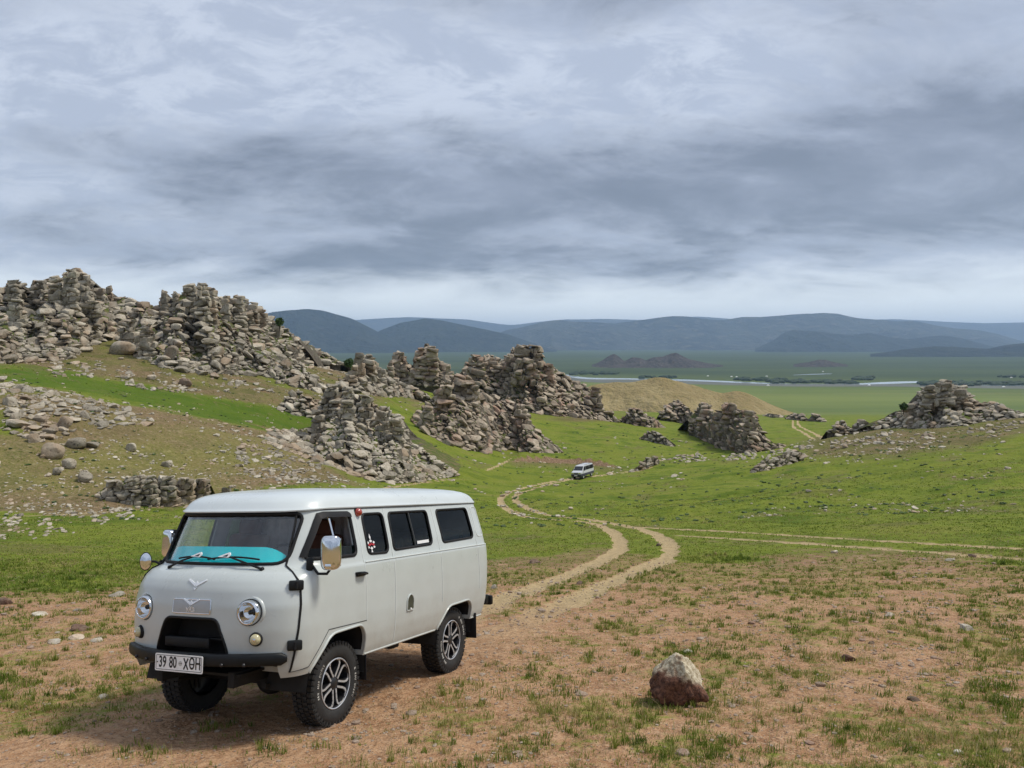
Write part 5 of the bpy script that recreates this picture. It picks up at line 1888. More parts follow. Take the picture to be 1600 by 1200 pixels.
# --- front ----------------------------------------------------------------------
for sgn in (1, -1):
    y, z = sgn * 0.585, 1.105
    x = float(front_x(y, z))
    tilt = Matrix.Rotation(sgn * math.radians(3), 4, 'Z')
    base = Matrix.Translation((x - 0.03, y, z)) @ tilt

    def lamp_part(prof_, name, mat, parent, n_=40):
        me = MB().lathe(prof_, n_, (0, 0, 0), 'X').mesh(name, 45)
        me.transform(base)
        return link(name, me, mat, parent)
    hl = lamp_part([(0.0, -0.055), (0.10, -0.05), (0.104, -0.02), (0.106, -0.02), (0.140, -0.05), (0.138, -0.012), (0.132, 0.004), (0.124, 0.008), (0.114, 0.004), (0.106, -0.02)], 'headlight', M_PAINT, van)
    lamp_part([(0.104, 0.000), (0.103, 0.046), (0.098, 0.060), (0.090, 0.063), (0.084, 0.056), (0.082, 0.046)], 'chrome_ring', M_CHROME, hl)
    lamp_part([(0.086, 0.054), (0.076, 0.022), (0.055, -0.006), (0.022, -0.022), (0.0, -0.024)], 'reflector', M_CHROME, hl)
    lamp_part([(0.022, -0.01), (0.020, 0.02), (0.012, 0.03), (0.0, 0.032)], 'bulb', M_PLASTIC, hl, 14)
    lamp_part([(0.087, 0.060), (0.070, 0.074), (0.045, 0.083), (0.0, 0.088)], 'lens', M_LENS, hl)
    # side lamp below
    y2, z2 = sgn * 0.645, 0.888
    x2 = float(front_x(y2, z2))
    base = Matrix.Translation((x2 - 0.015, y2, z2)) @ Matrix.Rotation(sgn * math.radians(24), 4, 'Z')
    fl = lamp_part([(0.060, 0.0), (0.058, 0.022), (0.050, 0.034), (0.044, 0.034)], 'parking_lamp', M_RUBBER, van, 24)
    lamp_part([(0.046, 0.028), (0.043, 0.050), (0.030, 0.064), (0.012, 0.068), (0.0, 0.068)], 'lens', M_LAMPY, fl, 24)
    lamp_part([(0.016, 0.064), (0.014, 0.074), (0.0, 0.076)], 'lens_centre', M_CHROME, fl, 12)

# grille hole: dark liner, radiator and tow bar inside
gl = MB()
gi2 = np.array(GRILLE)
m_ = len(gi2)
gl.add([tuple(p) for p in front_pts(gi2, -0.004)] + [(0.70, p[0] * 0.98, p[1]) for p in gi2], [(i, (i + 1) % m_, m_ + (i + 1) % m_, m_ + i) for i in range(m_)] + [tuple(range(m_, 2 * m_))])
grl = gl.build('grille_opening', M_UNDER, van)
MB().tube(front_pts(resample(GRILLE, 0.05), 0.001), 0.011, 8, closed=True).build('grille_rim', M_PLASTIC, grl)
bar = MB().box((0.80, 0.0, 0.86), (0.05, 0.70, 0.018), bevel=0.005)
bar.box((0.88, -0.06, 0.835), (0.03, 0.50, 0.085), bevel=0.01)
bar.build('grille_bar', M_PLASTIC, grl)

# badge panel with wings and lettering, and the small winged badge above it
pnl = rounded([(-0.205, 1.085), (0.215, 1.085), (0.215, 1.200), (-0.205, 1.200)], 0.018)
pan = MB().add(*patch(resample(pnl, 0.04), lambda q: front_pts(q, 0.010), 3, fn_back=lambda q: front_pts(q, -0.002))).build('badge_panel', M_PANEL, van)
MB().tube(front_pts(resample(pnl, 0.04), 0.006), 0.006, 6, closed=True).build('panel_frame', M_CHROME, pan)


def wings(cy, cz, s, off, mat, parent, name):
    m_ = MB()
    shapes = [[(-0.004, -0.016), (-0.108, 0.040), (-0.10, 0.050), (0.0, 0.006)], [(0.004, -0.016), (0.108, 0.040), (0.10, 0.050), (0.0, 0.006)],
              [(-0.018, 0.012), (0.0, 0.034), (0.018, 0.012), (0.0, -0.002)], [(-0.022, -0.022), (0.0, -0.030), (0.022, -0.022), (0.0, -0.046)]]
    for p in shapes:
        q = np.array([(cy + a * s, cz + b * s) for a, b in p])
        m_.add(*patch(q, lambda w: front_pts(w, off + 0.006), 1, fn_back=lambda w: front_pts(w, off)))
    return m_.build(name, mat, parent)


wings(0.012, 1.320, 0.95, 0.001, M_BADGE, van, 'winged_badge')
wings(0.005, 1.165, 0.85, 0.010, M_BADGE, pan, 'panel_wings')
tm = text_mesh('УАЗ', 0.050, 0.002, 'panel_lettering', 1.0, 0.002)
tm.transform(Matrix.Translation((float(front_x(0.0, 1.11)) + 0.013, 0.0, 1.112)) @ FRONT_FRAME)
link('panel_lettering', tm, M_BADGE, pan)

# bumper with licence plate
path = [(y, 0.725) for y in np.linspace(-0.86, 0.86, 41)]


def bump_x(y):
    return 0.985 - 0.25 * (abs(y) / 0.86) ** 2.6


bp_ = MB()
V, Fs = [], []
secp = rounded([(-0.025, -0.052), (0.026, -0.050), (0.034, -0.02), (0.034, 0.02), (0.026, 0.050), (-0.025, 0.052)], 0.015, 3)
ys = np.linspace(-0.88, 0.88, 45)
for y in ys:
    dxy = (bump_x(y + 0.01) - bump_x(y - 0.01)) / 0.02
    nn = Vector((1, -dxy, 0)).normalized()
    sc_ = min(1.0, 0.35 + 0.65 * min(1.0, (0.885 - abs(y)) / 0.03))
    for a, b in secp:
        V.append((bump_x(y) + nn.x * a * sc_, y + nn.y * a * sc_, 0.722 + b * sc_))
k = len(secp)
for i in range(len(ys) - 1):
    for j in range(k):
        l = (j + 1) % k
        Fs.append((i * k + j, i * k + l, (i + 1) * k + l, (i + 1) * k + j))
Fs += [tuple(range(k)), tuple((len(ys) - 1) * k + j for j in range(k))]
bump = MB().add(V, Fs).build('front_bumper', M_PLASTIC, van, 40)
for y in (-0.60, -0.42, 0.42, 0.60):
    MB().lathe([(0.0, 0.012), (0.010, 0.011), (0.016, 0.002), (0.016, -0.004)], 10, (bump_x(y) + 0.040, y, 0.69), 'X').build('bolt', M_RIMDARK, bump)
for y in (-0.45, 0.45):
    MB().box((0.82, y, 0.715), (0.26, 0.05, 0.06), bevel=0.01).build('bumper_bracket', M_UNDER, bump)
pq = rounded([(-0.265, 0.617), (0.262, 0.617), (0.262, 0.760), (-0.265, 0.760)], 0.014)
px_ = 1.032
pl_ = MB().prism([(px_ - 0.004, a, b) for a, b in pq], [(px_, a, b) for a, b in pq]).build('licence_plate', M_PLATE, bump)
pr2 = rounded([(-0.252, 0.630), (0.249, 0.630), (0.249, 0.747), (-0.252, 0.747)], 0.01)
MB().tube([(px_ + 0.0005, a, b) for a, b in pr2], 0.0022, 4, closed=True).build('plate_border', M_INK, pl_)
for txt, y, s in (('39', -0.180, 1), ('80', -0.064, 1), ('О', 0.146, 1), ('Н', 0.211, 1)):
    tm = text_mesh(txt, 0.122, 0.0008, 'plate_text', 1.0, 0.0022)
    tm.transform(Matrix.Translation((px_ + 0.001, y, 0.6885)) @ FRONT_FRAME @ Matrix.Diagonal((0.70, 1.06, 1, 1)))
    link('plate_text', tm, M_INK, pl_)
xs_ = MB()
for sg_ in (1, -1):
    xs_.box((px_ + 0.001, 0.080, 0.6885), (0.0016, 0.0125, 0.102), rot=Matrix.Rotation(sg_ * math.radians(27), 3, 'X'))
xs_.build('plate_text', M_INK, pl_)
MB().box((px_ + 0.0012, 0.146, 0.6885), (0.0016, 0.036, 0.011)).build('plate_text', M_INK, pl_)
MB().lathe([(0.0, 0.0015), (0.021, 0.0015), (0.021, 0.0)], 16, (px_, 0.019, 0.688), 'X').build('plate_seal', flat_mat('seal_grey', (0.55, 0.55, 0.52), 0.5), pl_)
MB().box((px_ + 0.001, 0.019, 0.690), (0.001, 0.036, 0.006)).build('plate_dash', M_INK, pl_)
for y in (-0.238, 0.236):
    MB().lathe([(0.0, 0.004), (0.005, 0.003), (0.006, 0.0)], 8, (px_, y, 0.689), 'X').build('plate_screw', M_INK, pl_)

# wipers with their white aerofoil clips
for y0, y1, yb0, yb1 in ((-0.47, -0.14, -0.40, 0.06), (0.56, 0.18, 0.50, -0.02)):
    def fp(y, z, o):
        return (float(front_x(y, z, o)), y, z)
    piv = fp(y0, 1.450, 0.022)
    end = fp(y1, 1.560, 0.040)
    mid = fp((y0 + y1) / 2, 1.512, 0.050)
    wp = MB().tube([piv, mid, end], [0.011, 0.009, 0.007], 8).build('wiper', M_PLASTIC, van)
    MB().tube([fp(y, 1.525 + 0.035 * (1 - ((y - (yb0 + yb1) / 2) / (abs(yb1 - yb0) / 2)) ** 2) * 0.6, 0.020) for y in np.linspace(yb0, yb1, 14)], 0.008, 6).build('wiper_blade', M_RUBBER, wp)
    MB().lathe([(0.0, 0.03), (0.016, 0.025), (0.020, 0.0)], 12, (piv[0] - 0.02, y0, 1.447), 'X').build('wiper_pivot', M_PLASTIC, wp)
    c0 = (y1 if y1 < 0 else y1)
    tri = [(c0 - 0.075, 1.550), (c0 + 0.045, 1.544), (c0 + 0.06, 1.566), (c0 + 0.04, 1.590), (c0 + 0.01, 1.580)]
    aero = MB().add(*patch(resample(rounded(tri, 0.012, 3), 0.03), lambda q: front_pts(q, 0.055), 2, fn_back=lambda q: front_pts(q, 0.046))).build('wiper_wing', M_WHITE, wp)
    hole = [(c0 - 0.02, 1.556), (c0 + 0.03, 1.553), (c0 + 0.036, 1.574)]
    MB().add(*patch(resample(rounded(hole, 0.006, 2), 0.02), lambda q: front_pts(q, 0.058), 1, fn_back=lambda q: front_pts(q, 0.054))).build('wing_slot', M_INK, wp)

# --- mirrors ----------------------------------------------------------------------
def rbox_mesh(name, s, pw=0.45, n_=ICO3_V):
    v = np.sign(n_) * np.abs(n_) ** pw
    v = v / np.abs(v).max(0)
    return np_mesh(name, v * np.array(s), ICO3_F, True)


mc = (0.41, 1.085, 1.575)
me = rbox_mesh('mirror', (0.035, 0.092, 0.148), 0.5)
vv = np.zeros(len(me.vertices) * 3, np.float32)
me.vertices.foreach_get('co', vv)
vv = vv.reshape(-1, 3)
vv[:, 0] += 0.03 * (1 - (vv[:, 1] / 0.09) ** 2) * (vv[:, 0] > 0)
me.vertices.foreach_set('co', vv.ravel())
me.update()
me.transform(Matrix.Translation(mc) @ Matrix.Rotation(math.radians(14), 4, 'Z'))
mir = link('door_mirror', me, M_CHROME, van)
MB().tube([(0.42, 0.885, 1.47), (0.44, 0.93, 1.44), (0.45, 0.98, 1.395), (0.43, 1.06, 1.395), (0.41, 1.085, 1.44)], 0.013, 8).build('mirror_arm', M_PLASTIC, mir)
MB().box((0.44, 0.885, 1.475), (0.085, 0.06, 0.12), rot=Matrix.Rotation(math.radians(30), 3, 'Z'), bevel=0.02).build('mirror_foot', M_PLASTIC, mir)
MB().box((mc[0] - 0.038, mc[1] - 0.008, mc[2]), (0.006, 0.15, 0.24), rot=Matrix.Rotation(math.radians(14), 3, 'Z'), bevel=0.02).build('mirror_glass', M_CHROME, mir)
MB().box((mc[0] + 0.052, mc[1] + 0.01, mc[2] - 0.115), (0.02, 0.06, 0.05), rot=Matrix.Rotation(math.radians(14), 3, 'Z'), bevel=0.008).build('mirror_clip', M_CHROME, mir)
mc = (0.21, -1.02, 1.625)
me = rbox_mesh('mirror', (0.035, 0.086, 0.135), 0.5)
me.transform(Matrix.Translation(mc) @ Matrix.Rotation(math.radians(-14), 4, 'Z'))
mir2 = link('door_mirror', me, M_CHROME, van)
MB().tube([(0.42, -0.885, 1.47), (0.40, -0.94, 1.45), (0.30, -1.0, 1.45), (0.22, -1.02, 1.50)], 0.013, 8).build('mirror_arm', M_PLASTIC, mir2)
MB().box((mc[0] - 0.038, mc[1], mc[2]), (0.012, 0.175, 0.275), rot=Matrix.Rotation(math.radians(-14), 3, 'Z'), bevel=0.02).build('mirror_glass', M_PLASTIC, mir2)
# small round mirror on the right front corner
rm = Matrix.Translation((0.627, -0.86, 1.487)) @ Matrix.Rotation(math.radians(150), 4, 'Z') @ Matrix.Rotation(math.radians(-18), 4, 'Y')
me = MB().lathe([(0.0, -0.03), (0.05, -0.025), (0.082, -0.005), (0.088, 0.012), (0.080, 0.014), (0.0, 0.012)], 28, (0, 0, 0), 'X').mesh('round_mirror', 40)
me.transform(Matrix.Translation((0.627, -0.86, 1.487)) @ Matrix.Rotation(math.radians(35), 4, 'Z') @ Matrix.Diagonal((1, 0.62, 0.98, 1)))
rmo = link('round_mirror', me, M_PLASTIC, van)
me = MB().lathe([(0.0, 0.020), (0.06, 0.018), (0.079, 0.0145), (0.079, 0.013)], 28, (0, 0, 0), 'X').mesh('mirror_face', 60)
me.transform(Matrix.Translation((0.627, -0.86, 1.487)) @ Matrix.Rotation(math.radians(35), 4, 'Z') @ Matrix.Diagonal((1, 0.62, 0.98, 1)))
link('mirror_face', me, M_CHROME, rmo)
MB().tube([(0.615, -0.85, 1.487), (0.57, -0.80, 1.480), (0.55, -0.74, 1.45)], 0.011, 8).build('mirror_stalk', M_PLASTIC, rmo)

# --- wheels -------------------------------------------------------------------------
def tyre_prof():
    return [(0.222, 0.085), (0.228, 0.098), (0.245, 0.108), (0.275, 0.116), (0.305, 0.116), (0.333, 0.108), (0.350, 0.096), (0.357, 0.078), (0.359, 0.04), (0.360, 0.0),
            (0.359, -0.04), (0.357, -0.078), (0.350, -0.096), (0.333, -0.108), (0.30, -0.116), (0.25, -0.108), (0.222, -0.09)]


tyre_me = MB().lathe(tyre_prof(), 56, (0, 0, 0), 'Y').mesh('tyre', 50)
tr_ = MB()
NT_ = 46
for i in range(NT_):
    a = 2 * math.pi * i / NT_
    for yy, wd, da, ln in ((-0.082, 0.045, 0.35, 0.036), (-0.030, 0.040, 0.0, 0.030), (0.030, 0.040, 0.5, 0.030), (0.082, 0.045, 0.1, 0.036)):
        b = a + da * 2 * math.pi / NT_
        rot = Matrix.Rotation(-b, 3, 'Y') @ Matrix.Rotation(0.25 if yy > 0 else -0.25, 3, 'X').to_3x3()
        rot = Matrix.Rotation(-b, 3, 'Y')
        tr_.box((0.361 * math.cos(b), yy, 0.361 * math.sin(b)), (0.024, wd, ln), rot=rot)
    b = a
    for yy in (0.101, -0.101):
        tr_.box((0.346 * math.cos(b), yy, 0.346 * math.sin(b)), (0.030, 0.016, 0.026), rot=Matrix.Rotation(-b, 3, 'Y'))
tread_me = tr_.mesh('tread', 30)
rim_me = MB().lathe([(0.228, 0.096), (0.222, 0.102), (0.214, 0.098), (0.206, 0.082), (0.200, 0.02), (0.198, -0.08)], 48, (0, 0, 0), 'Y').mesh('rim', 40)
lip_me = MB().lathe([(0.224, 0.1025), (0.218, 0.106), (0.212, 0.1025), (0.214, 0.098)], 48, (0, 0, 0), 'Y').mesh('rim_lip', 60)
disc_me = MB().lathe([(0.206, 0.000), (0.15, 0.012), (0.075, 0.020), (0.0, 0.022)], 40, (0, 0, 0), 'Y').mesh('brake_disc', 40)
hub_me = MB().lathe([(0.070, 0.03), (0.066, 0.078), (0.050, 0.086), (0.046, 0.084), (0.040, 0.088), (0.0, 0.090)], 28, (0, 0, 0), 'Y').mesh('hub_cap', 40)


def spoke_mesh():
    """one of five twin spokes: a dark web with two bright machined ribs"""
    dark, bright = MB(), MB()
    for s in (-1, 1):
        p = [(s * 0.024, 0.055), (s * 0.025, 0.095), (s * 0.027, 0.145), (s * 0.036, 0.178), (s * 0.060, 0.200), (s * 0.098, 0.192)]
        for q0, q1 in zip(p[:-1], p[1:]):
            w0, w1 = 0.010, 0.011
            for (m_, wd, y0, y1) in ((dark, 0.015, 0.01, 0.088), (bright, 0.0082, 0.086, 0.0925)):
                a0, a1 = np.array([q0[0], q0[1]]), np.array([q1[0], q1[1]])
                t_ = (a1 - a0) / np.linalg.norm(a1 - a0)
                nn = np.array([-t_[1], t_[0]]) * wd
                a0, a1 = a0 - t_ * 0.002, a1 + t_ * 0.002
                f_ = lambda v_, y: (v_[1], y - 0.022 * (1 - v_[1] / 0.21) * 0.5, v_[0])
                quad = [a0 - nn, a0 + nn, a1 + nn, a1 - nn]
                m_.prism([f_(v_, y0) for v_ in quad], [f_(v_, y1) for v_ in quad])
    return dark.mesh('spoke', 30), bright.mesh('spoke_rib', 30)


sp_dark, sp_bright = spoke_mesh()
# raised pale lettering reduced to strokes on the sidewall
lt = MB()
rg = random.Random(4)
for a0, cnt in ((math.radians(62), 13), (math.radians(232), 11)):
    for i in range(cnt):
        a = a0 - i * 0.085
        if i in (5, 9):
            continue
        for k in range(2):
            rr1, rr2 = 0.278, 0.300
            b = a + k * 0.032
            sl_ = rg.uniform(-0.02, 0.02)
            p0, p1 = np.array([rr1 * math.cos(b), rr1 * math.sin(b)]), np.array([rr2 * math.cos(b + sl_), rr2 * math.sin(b + sl_)])
            lt.tube([(p0[0], 0.1165, p0[1]), (p1[0], 0.1168, p1[1])], 0.0028, 4)
        if rg.random() < 0.7:
            rr1 = rg.choice((0.279, 0.289, 0.299))
            lt.tube([(rr1 * math.cos(a), 0.1167, rr1 * math.sin(a)), (rr1 * math.cos(a + 0.032), 0.1167, rr1 * math.sin(a + 0.032))], 0.0028, 4)
lt_me = lt.mesh('sidewall_lettering', 30)
for x in (0.0, -2.30):
    for sgn in (1, -1):
        w_ = link('wheel', tyre_me, M_TYRE, van)
        R_ = Matrix.Identity(4) if sgn > 0 else Matrix.Rotation(math.pi, 4, 'Z')
        spin = Matrix.Rotation(0.35 if x == 0 else 1.0, 4, 'Y')
        steer = Matrix.Identity(4)
        w_.matrix_local = Matrix.Translation((x, sgn * 0.765, 0.368)) @ steer @ R_ @ spin
        link('tread', tread_me, M_TYRE, w_)
        link('rim', rim_me, M_RIMDARK, w_)
        link('rim_lip', lip_me, M_ALLOY, w_)
        link('brake_disc', disc_me, M_RIMDARK, w_)
        link('hub_cap', hub_me, M_RIMDARK, w_)
        link('sidewall_lettering', lt_me, M_TYREMARK, w_)
        for i in range(5):
            for me, mt, nm in ((sp_dark, M_RIMDARK, 'spoke'), (sp_bright, M_ALLOY, 'spoke_rib')):
                o = link(nm, me, mt, w_)
                o.rotation_euler = (0, 2 * math.pi * i / 5, 0)

# --- chassis ------------------------------------------------------------------------
for sgn in (1, -1):
    MB().box((-1.15, sgn * 0.40, 0.54), (4.0, 0.07, 0.13), bevel=0.01).build('frame_rail', M_UNDER, van)
    for x in (0.0, -2.3):
        pts = [(x + dx_, sgn * 0.50, 0.44 - 0.05 * (1 - (dx_ / 0.55) ** 2)) for dx_ in np.linspace(-0.55, 0.55, 13)]
        MB().tube(pts, 0.030, 6).build('leaf_spring', M_UNDER, van)
for x in (0.0, -2.3):
    ax_ = MB().tube([(x, -0.70, 0.368), (x, 0.70, 0.368)], 0.055, 14)
    ax_.lathe([(0.0, -0.16), (0.08, -0.13), (0.135, -0.06), (0.15, 0.0), (0.135, 0.06), (0.08, 0.13), (0.0, 0.16)], 20, (x, 0.14 if x == 0 else 0.0, 0.368), 'Y')
    ax_.build('axle', M_UNDER, van)
fl_ = MB()
fl_.box((-1.15, 0.0, 0.575), (3.95, 0.96, 0.02))
fl_.box((-1.10, 0.0, 0.572), (1.40, 1.78, 0.02))
fl_.box((0.60, 0.0, 0.70), (0.30, 1.50, 0.02))
fl_.box((0.50, 0.0, 0.63), (0.02, 1.50, 0.14))
fl_.build('floor_pan', M_UNDER, van)
MB().box((-1.05, -0.55, 0.42), (0.75, 0.40, 0.26), bevel=0.05).build('fuel_tank', M_UNDER, van)
MB().box((-1.35, 0.62, 0.48), (0.16, 0.12, 0.10), bevel=0.02).build('step_bracket', M_UNDER, van)
MB().box((-0.25, 0.0, 0.44), (0.8, 0.34, 0.22), bevel=0.05).build('gearbox', M_UNDER, van)
MB().tube([(-0.6, 0.05, 0.44), (-2.2, 0.0, 0.38)], 0.035, 10).build('prop_shaft', M_UNDER, van)
MB().box((-3.33, 0.0, 0.70), (0.07, 1.86, 0.12), bevel=0.02).build('rear_bumper', M_PLASTIC, van)
MB().box((-3.22, 0.86, 0.72), (0.10, 0.10, 0.12), bevel=0.02).build('bumper_end', M_PLASTIC, van)

# --- cabin --------------------------------------------------------------------------
MB().box((-1.25, 0.0, 0.66), (3.5, 1.5, 0.02)).build('cabin_floor', M_INSIDE, van)
dash = MB().box((0.50, 0.0, 1.30), (0.30, 1.30, 0.22), bevel=0.06)
dash.build('dashboard', M_INSIDE, van)
stw = MB()
ang = Matrix.Rotation(math.radians(38), 3, 'Y')
ring_ = [ang @ Vector((0.20 * math.cos(a), 0.20 * math.sin(a), 0)) + Vector((0.34, 0.42, 1.50)) for a in np.linspace(0, 2 * math.pi, 28, endpoint=False)]
stw.tube(ring_, 0.014, 8, closed=True)
stw.tube([ring_[7], (0.36, 0.42, 1.47), ring_[21]], 0.012, 6)
stw.tube([(0.34, 0.42, 1.50), (0.52, 0.42, 1.28)], 0.02, 8)
stw.build('steering_wheel', M_RUBBER, van)
for y in (0.45, -0.45):
    st_ = MB()
    st_.box((-0.02, y, 1.12), (0.50, 0.50, 0.14), bevel=0.05)
    st_.box((-0.28, y, 1.42), (0.13, 0.48, 0.56), rot=Matrix.Rotation(math.radians(-10), 3, 'Y'), bevel=0.05)
    st_.box((-0.33, y, 1.76), (0.10, 0.26, 0.16), rot=Matrix.Rotation(math.radians(-8), 3, 'Y'), bevel=0.04)
    st_.build('front_seat', M_SEAT, van)
    MB().box((-0.02, y, 0.86), (0.46, 0.44, 0.38), bevel=0.02).build('seat_box', M_INSIDE, van)
for x in (-1.2, -2.0, -2.7):
    st_ = MB()
    st_.box((x, 0.0, 1.02), (0.46, 1.40, 0.16), bevel=0.05)
    st_.box((x - 0.24, 0.0, 1.34), (0.13, 1.40, 0.56), bevel=0.05)
    st_.build('bench_seat', M_SEAT, van)
# pleated cloth added behind the seats; its pale folds imitate windscreen reflections
cur = []
ysn = np.linspace(-0.76, 0.76, 120)
for z in np.linspace(1.05, 1.90, 6):
    cur += [(-0.50 + 0.030 * math.sin(y * 46 + 1.5 * math.sin(y * 7)) * (1.2 - (z - 1.05) * 0.5), y, z) for y in ysn]
Fs = [(i * 120 + j, i * 120 + j + 1, (i + 1) * 120 + j + 1, (i + 1) * 120 + j) for i in range(5) for j in range(119)]
MB().add(cur, Fs).build('reflection_curtain', M_CLOTH, van, 80, False)

# bright cyan sheet propped along the foot of the windscreen, inside
ysn = np.linspace(-0.672, 0.690, 50)


def shade_top(y):
    return 1.618 + 0.012 * math.cos(y * 2.0) - 0.10 * max(0.0, (y - 0.45) / 0.24) ** 2 - 0.02 * max(0.0, (-y - 0.5) / 0.17) ** 2


Vs, Fs = [], []
for off in (-0.034, -0.040):
    for k in range(6):
        for y in ysn:
            z = 1.470 + (shade_top(y) - 1.470) * k / 5
            Vs.append((float(front_x(y, z, off)), y, z))
m_ = len(ysn)
for s in (0, 1):
    o_ = s * 6 * m_
    for k in range(5):
        for j in range(m_ - 1):
            Fs.append((o_ + k * m_ + j, o_ + k * m_ + j + 1, o_ + (k + 1) * m_ + j + 1, o_ + (k + 1) * m_ + j))
shade = MB().add(Vs, Fs).build('windscreen_sunshade', M_CYAN, None, 60, False)
shade.matrix_world = Matrix.Translation(VAN_T) @ VAN_R.to_4x4()
tag(shade, 'bright cyan sheet lying along the foot of the parked van windscreen, inside', 'sunshade')
# ------------------------------------------------------------------ the second vehicle, far down the track
fv_p = ground_hit(911, 746)
fv = empty('minivan', fv_p)
fwd = Vector((-0.52, -0.85, 0.0)).normalized()
print('far vehicle distance', fv_p[1])
lft = Vector((0, 0, 1)).cross(fwd).normalized()
e_ = 0.6
gx_ = (float(ground_z(fv_p[0] + e_, fv_p[1])) - float(ground_z(fv_p[0] - e_, fv_p[1]))) / (2 * e_)
gy_ = (float(ground_z(fv_p[0], fv_p[1] + e_)) - float(ground_z(fv_p[0], fv_p[1] - e_))) / (2 * e_)
up_ = Vector((-gx_, -gy_, 1)).normalized()
fwd = (fwd - fwd.dot(up_) * up_).normalized()
lft = up_.cross(fwd)
fv.matrix_world = Matrix.Translation(Vector(fv_p)) @ Matrix((fwd, lft, up_)).transposed().to_4x4()
tag(fv, 'silver and dark two-tone minivan coming up the track in the distance', 'minivan')
M_SILVER = flat_mat('silver_paint', (0.60, 0.61, 0.62), 0.3, coat=0.5, var=0.05)
M_DKGREY = flat_mat('dark_cladding', (0.035, 0.037, 0.040), 0.5, var=0.2)
M_DGLASS = flat_mat('minivan_glass', (0.012, 0.014, 0.016), 0.06, coat=0.5)
sidep = np.array([(2.28, 0.72), (2.30, 0.98), (2.22, 1.10), (1.62, 1.28), (0.98, 1.92), (0.75, 1.99), (-2.05, 2.02), (-2.22, 1.96), (-2.33, 1.2), (-2.33, 0.72)])
sidep = rounded(sidep, 0.07, 3)


def mini_w(z):
    return 0.84 - 0.13 * max(0.0, (z - 1.15) / 0.9) ** 1.3


def slab(poly, w0=None, grow=0.0):
    m_ = MB()
    rows = []
    n_ = len(poly)
    for t in (-1.0, -0.93, -0.8, 0, 0.8, 0.93, 1.0):
        sc_ = 1.0 if abs(t) < 0.9 else (0.985 if abs(t) < 0.97 else 0.955)
        c_ = poly.mean(0)
        q = c_ + (poly - c_) * sc_
        rows += [(x, t * (mini_w(z) + grow), z) for x, z in q]
    Fs = [(i * n_ + j, i * n_ + (j + 1) % n_, (i + 1) * n_ + (j + 1) % n_, (i + 1) * n_ + j) for i in range(6) for j in range(n_)]
    Fs += [tuple(range(n_)), tuple(6 * n_ + j for j in range(n_))]
    return m_.add(rows, Fs)


fb = slab(sidep).build('body', M_SILVER, fv, 50)
lowp = rounded(np.array([(2.36, 0.42), (2.38, 0.78), (2.25, 0.84), (-2.36, 0.84), (-2.40, 0.45)]), 0.05, 3)
slab(lowp, grow=0.015).build('lower_cladding', M_DKGREY, fv, 50)
sq = lambda pts, mat, nm, par=fv: MB().prism([p for p in pts], [tuple(np.array(p) + np.array(d_)) for p, d_ in zip(pts, [off_] * len(pts))]).build(nm, mat, par)
off_ = (-0.02, 0, -0.02)
sq([(1.60, -0.74, 1.325), (1.60, 0.74, 1.325), (1.06, 0.66, 1.88), (1.06, -0.66, 1.88)], M_DGLASS, 'windscreen')
for sgn in (1, -1):
    off_ = (0, -0.02 * sgn, 0)
    for x0, x1, xt0 in ((1.38, 0.55, 0.98), (0.46, -0.72, 0.46), (-0.82, -2.12, -0.82)):
        yb, yt = mini_w(1.30) + 0.012, mini_w(1.84) + 0.012
        sq([(x0, sgn * yb, 1.30), (x1, sgn * yb, 1.30), (x1, sgn * yt, 1.84), (xt0, sgn * yt, 1.84)], M_DGLASS, 'side_window')
    off_ = (-0.02, 0, 0)
    sq([(2.31, sgn * 0.46, 0.90), (2.31, sgn * 0.76, 0.90), (2.29, sgn * 0.74, 1.06), (2.29, sgn * 0.48, 1.06)], M_CHROME, 'headlight')
    MB().box((1.30, sgn * 0.98, 1.34), (0.10, 0.20, 0.16), bevel=0.03).build('door_mirror', M_DKGREY, fv)
    for x in (1.42, -1.38):
        w_ = MB().lathe([(0.0, 0.09), (0.20, 0.09), (0.30, 0.11), (0.345, 0.08), (0.345, -0.08), (0.30, -0.11), (0.0, -0.1)], 24, (x, sgn * 0.74, 0.345), 'Y', sgn).build('wheel', M_TYRE, fv)
        MB().lathe([(0.0, 0.10), (0.17, 0.105), (0.21, 0.095), (0.21, 0.08)], 20, (x, sgn * 0.74, 0.345), 'Y', sgn).build('rim', M_ALLOY, w_)
off_ = (-0.02, 0, 0)
sq([(2.315, -0.40, 0.90), (2.315, 0.40, 0.90), (2.295, 0.38, 1.05), (2.295, -0.38, 1.05)], M_DKGREY, 'grille')
sq([(2.405, -0.26, 0.56), (2.405, 0.26, 0.56), (2.405, 0.26, 0.67), (2.405, -0.26, 0.67)], M_PLATE, 'licence_plate')
for sgn in (1, -1):
    MB().tube([(0.7, sgn * 0.60, 2.05), (-1.9, sgn * 0.60, 2.08)], 0.02, 6).build('roof_rail', M_DKGREY, fv)
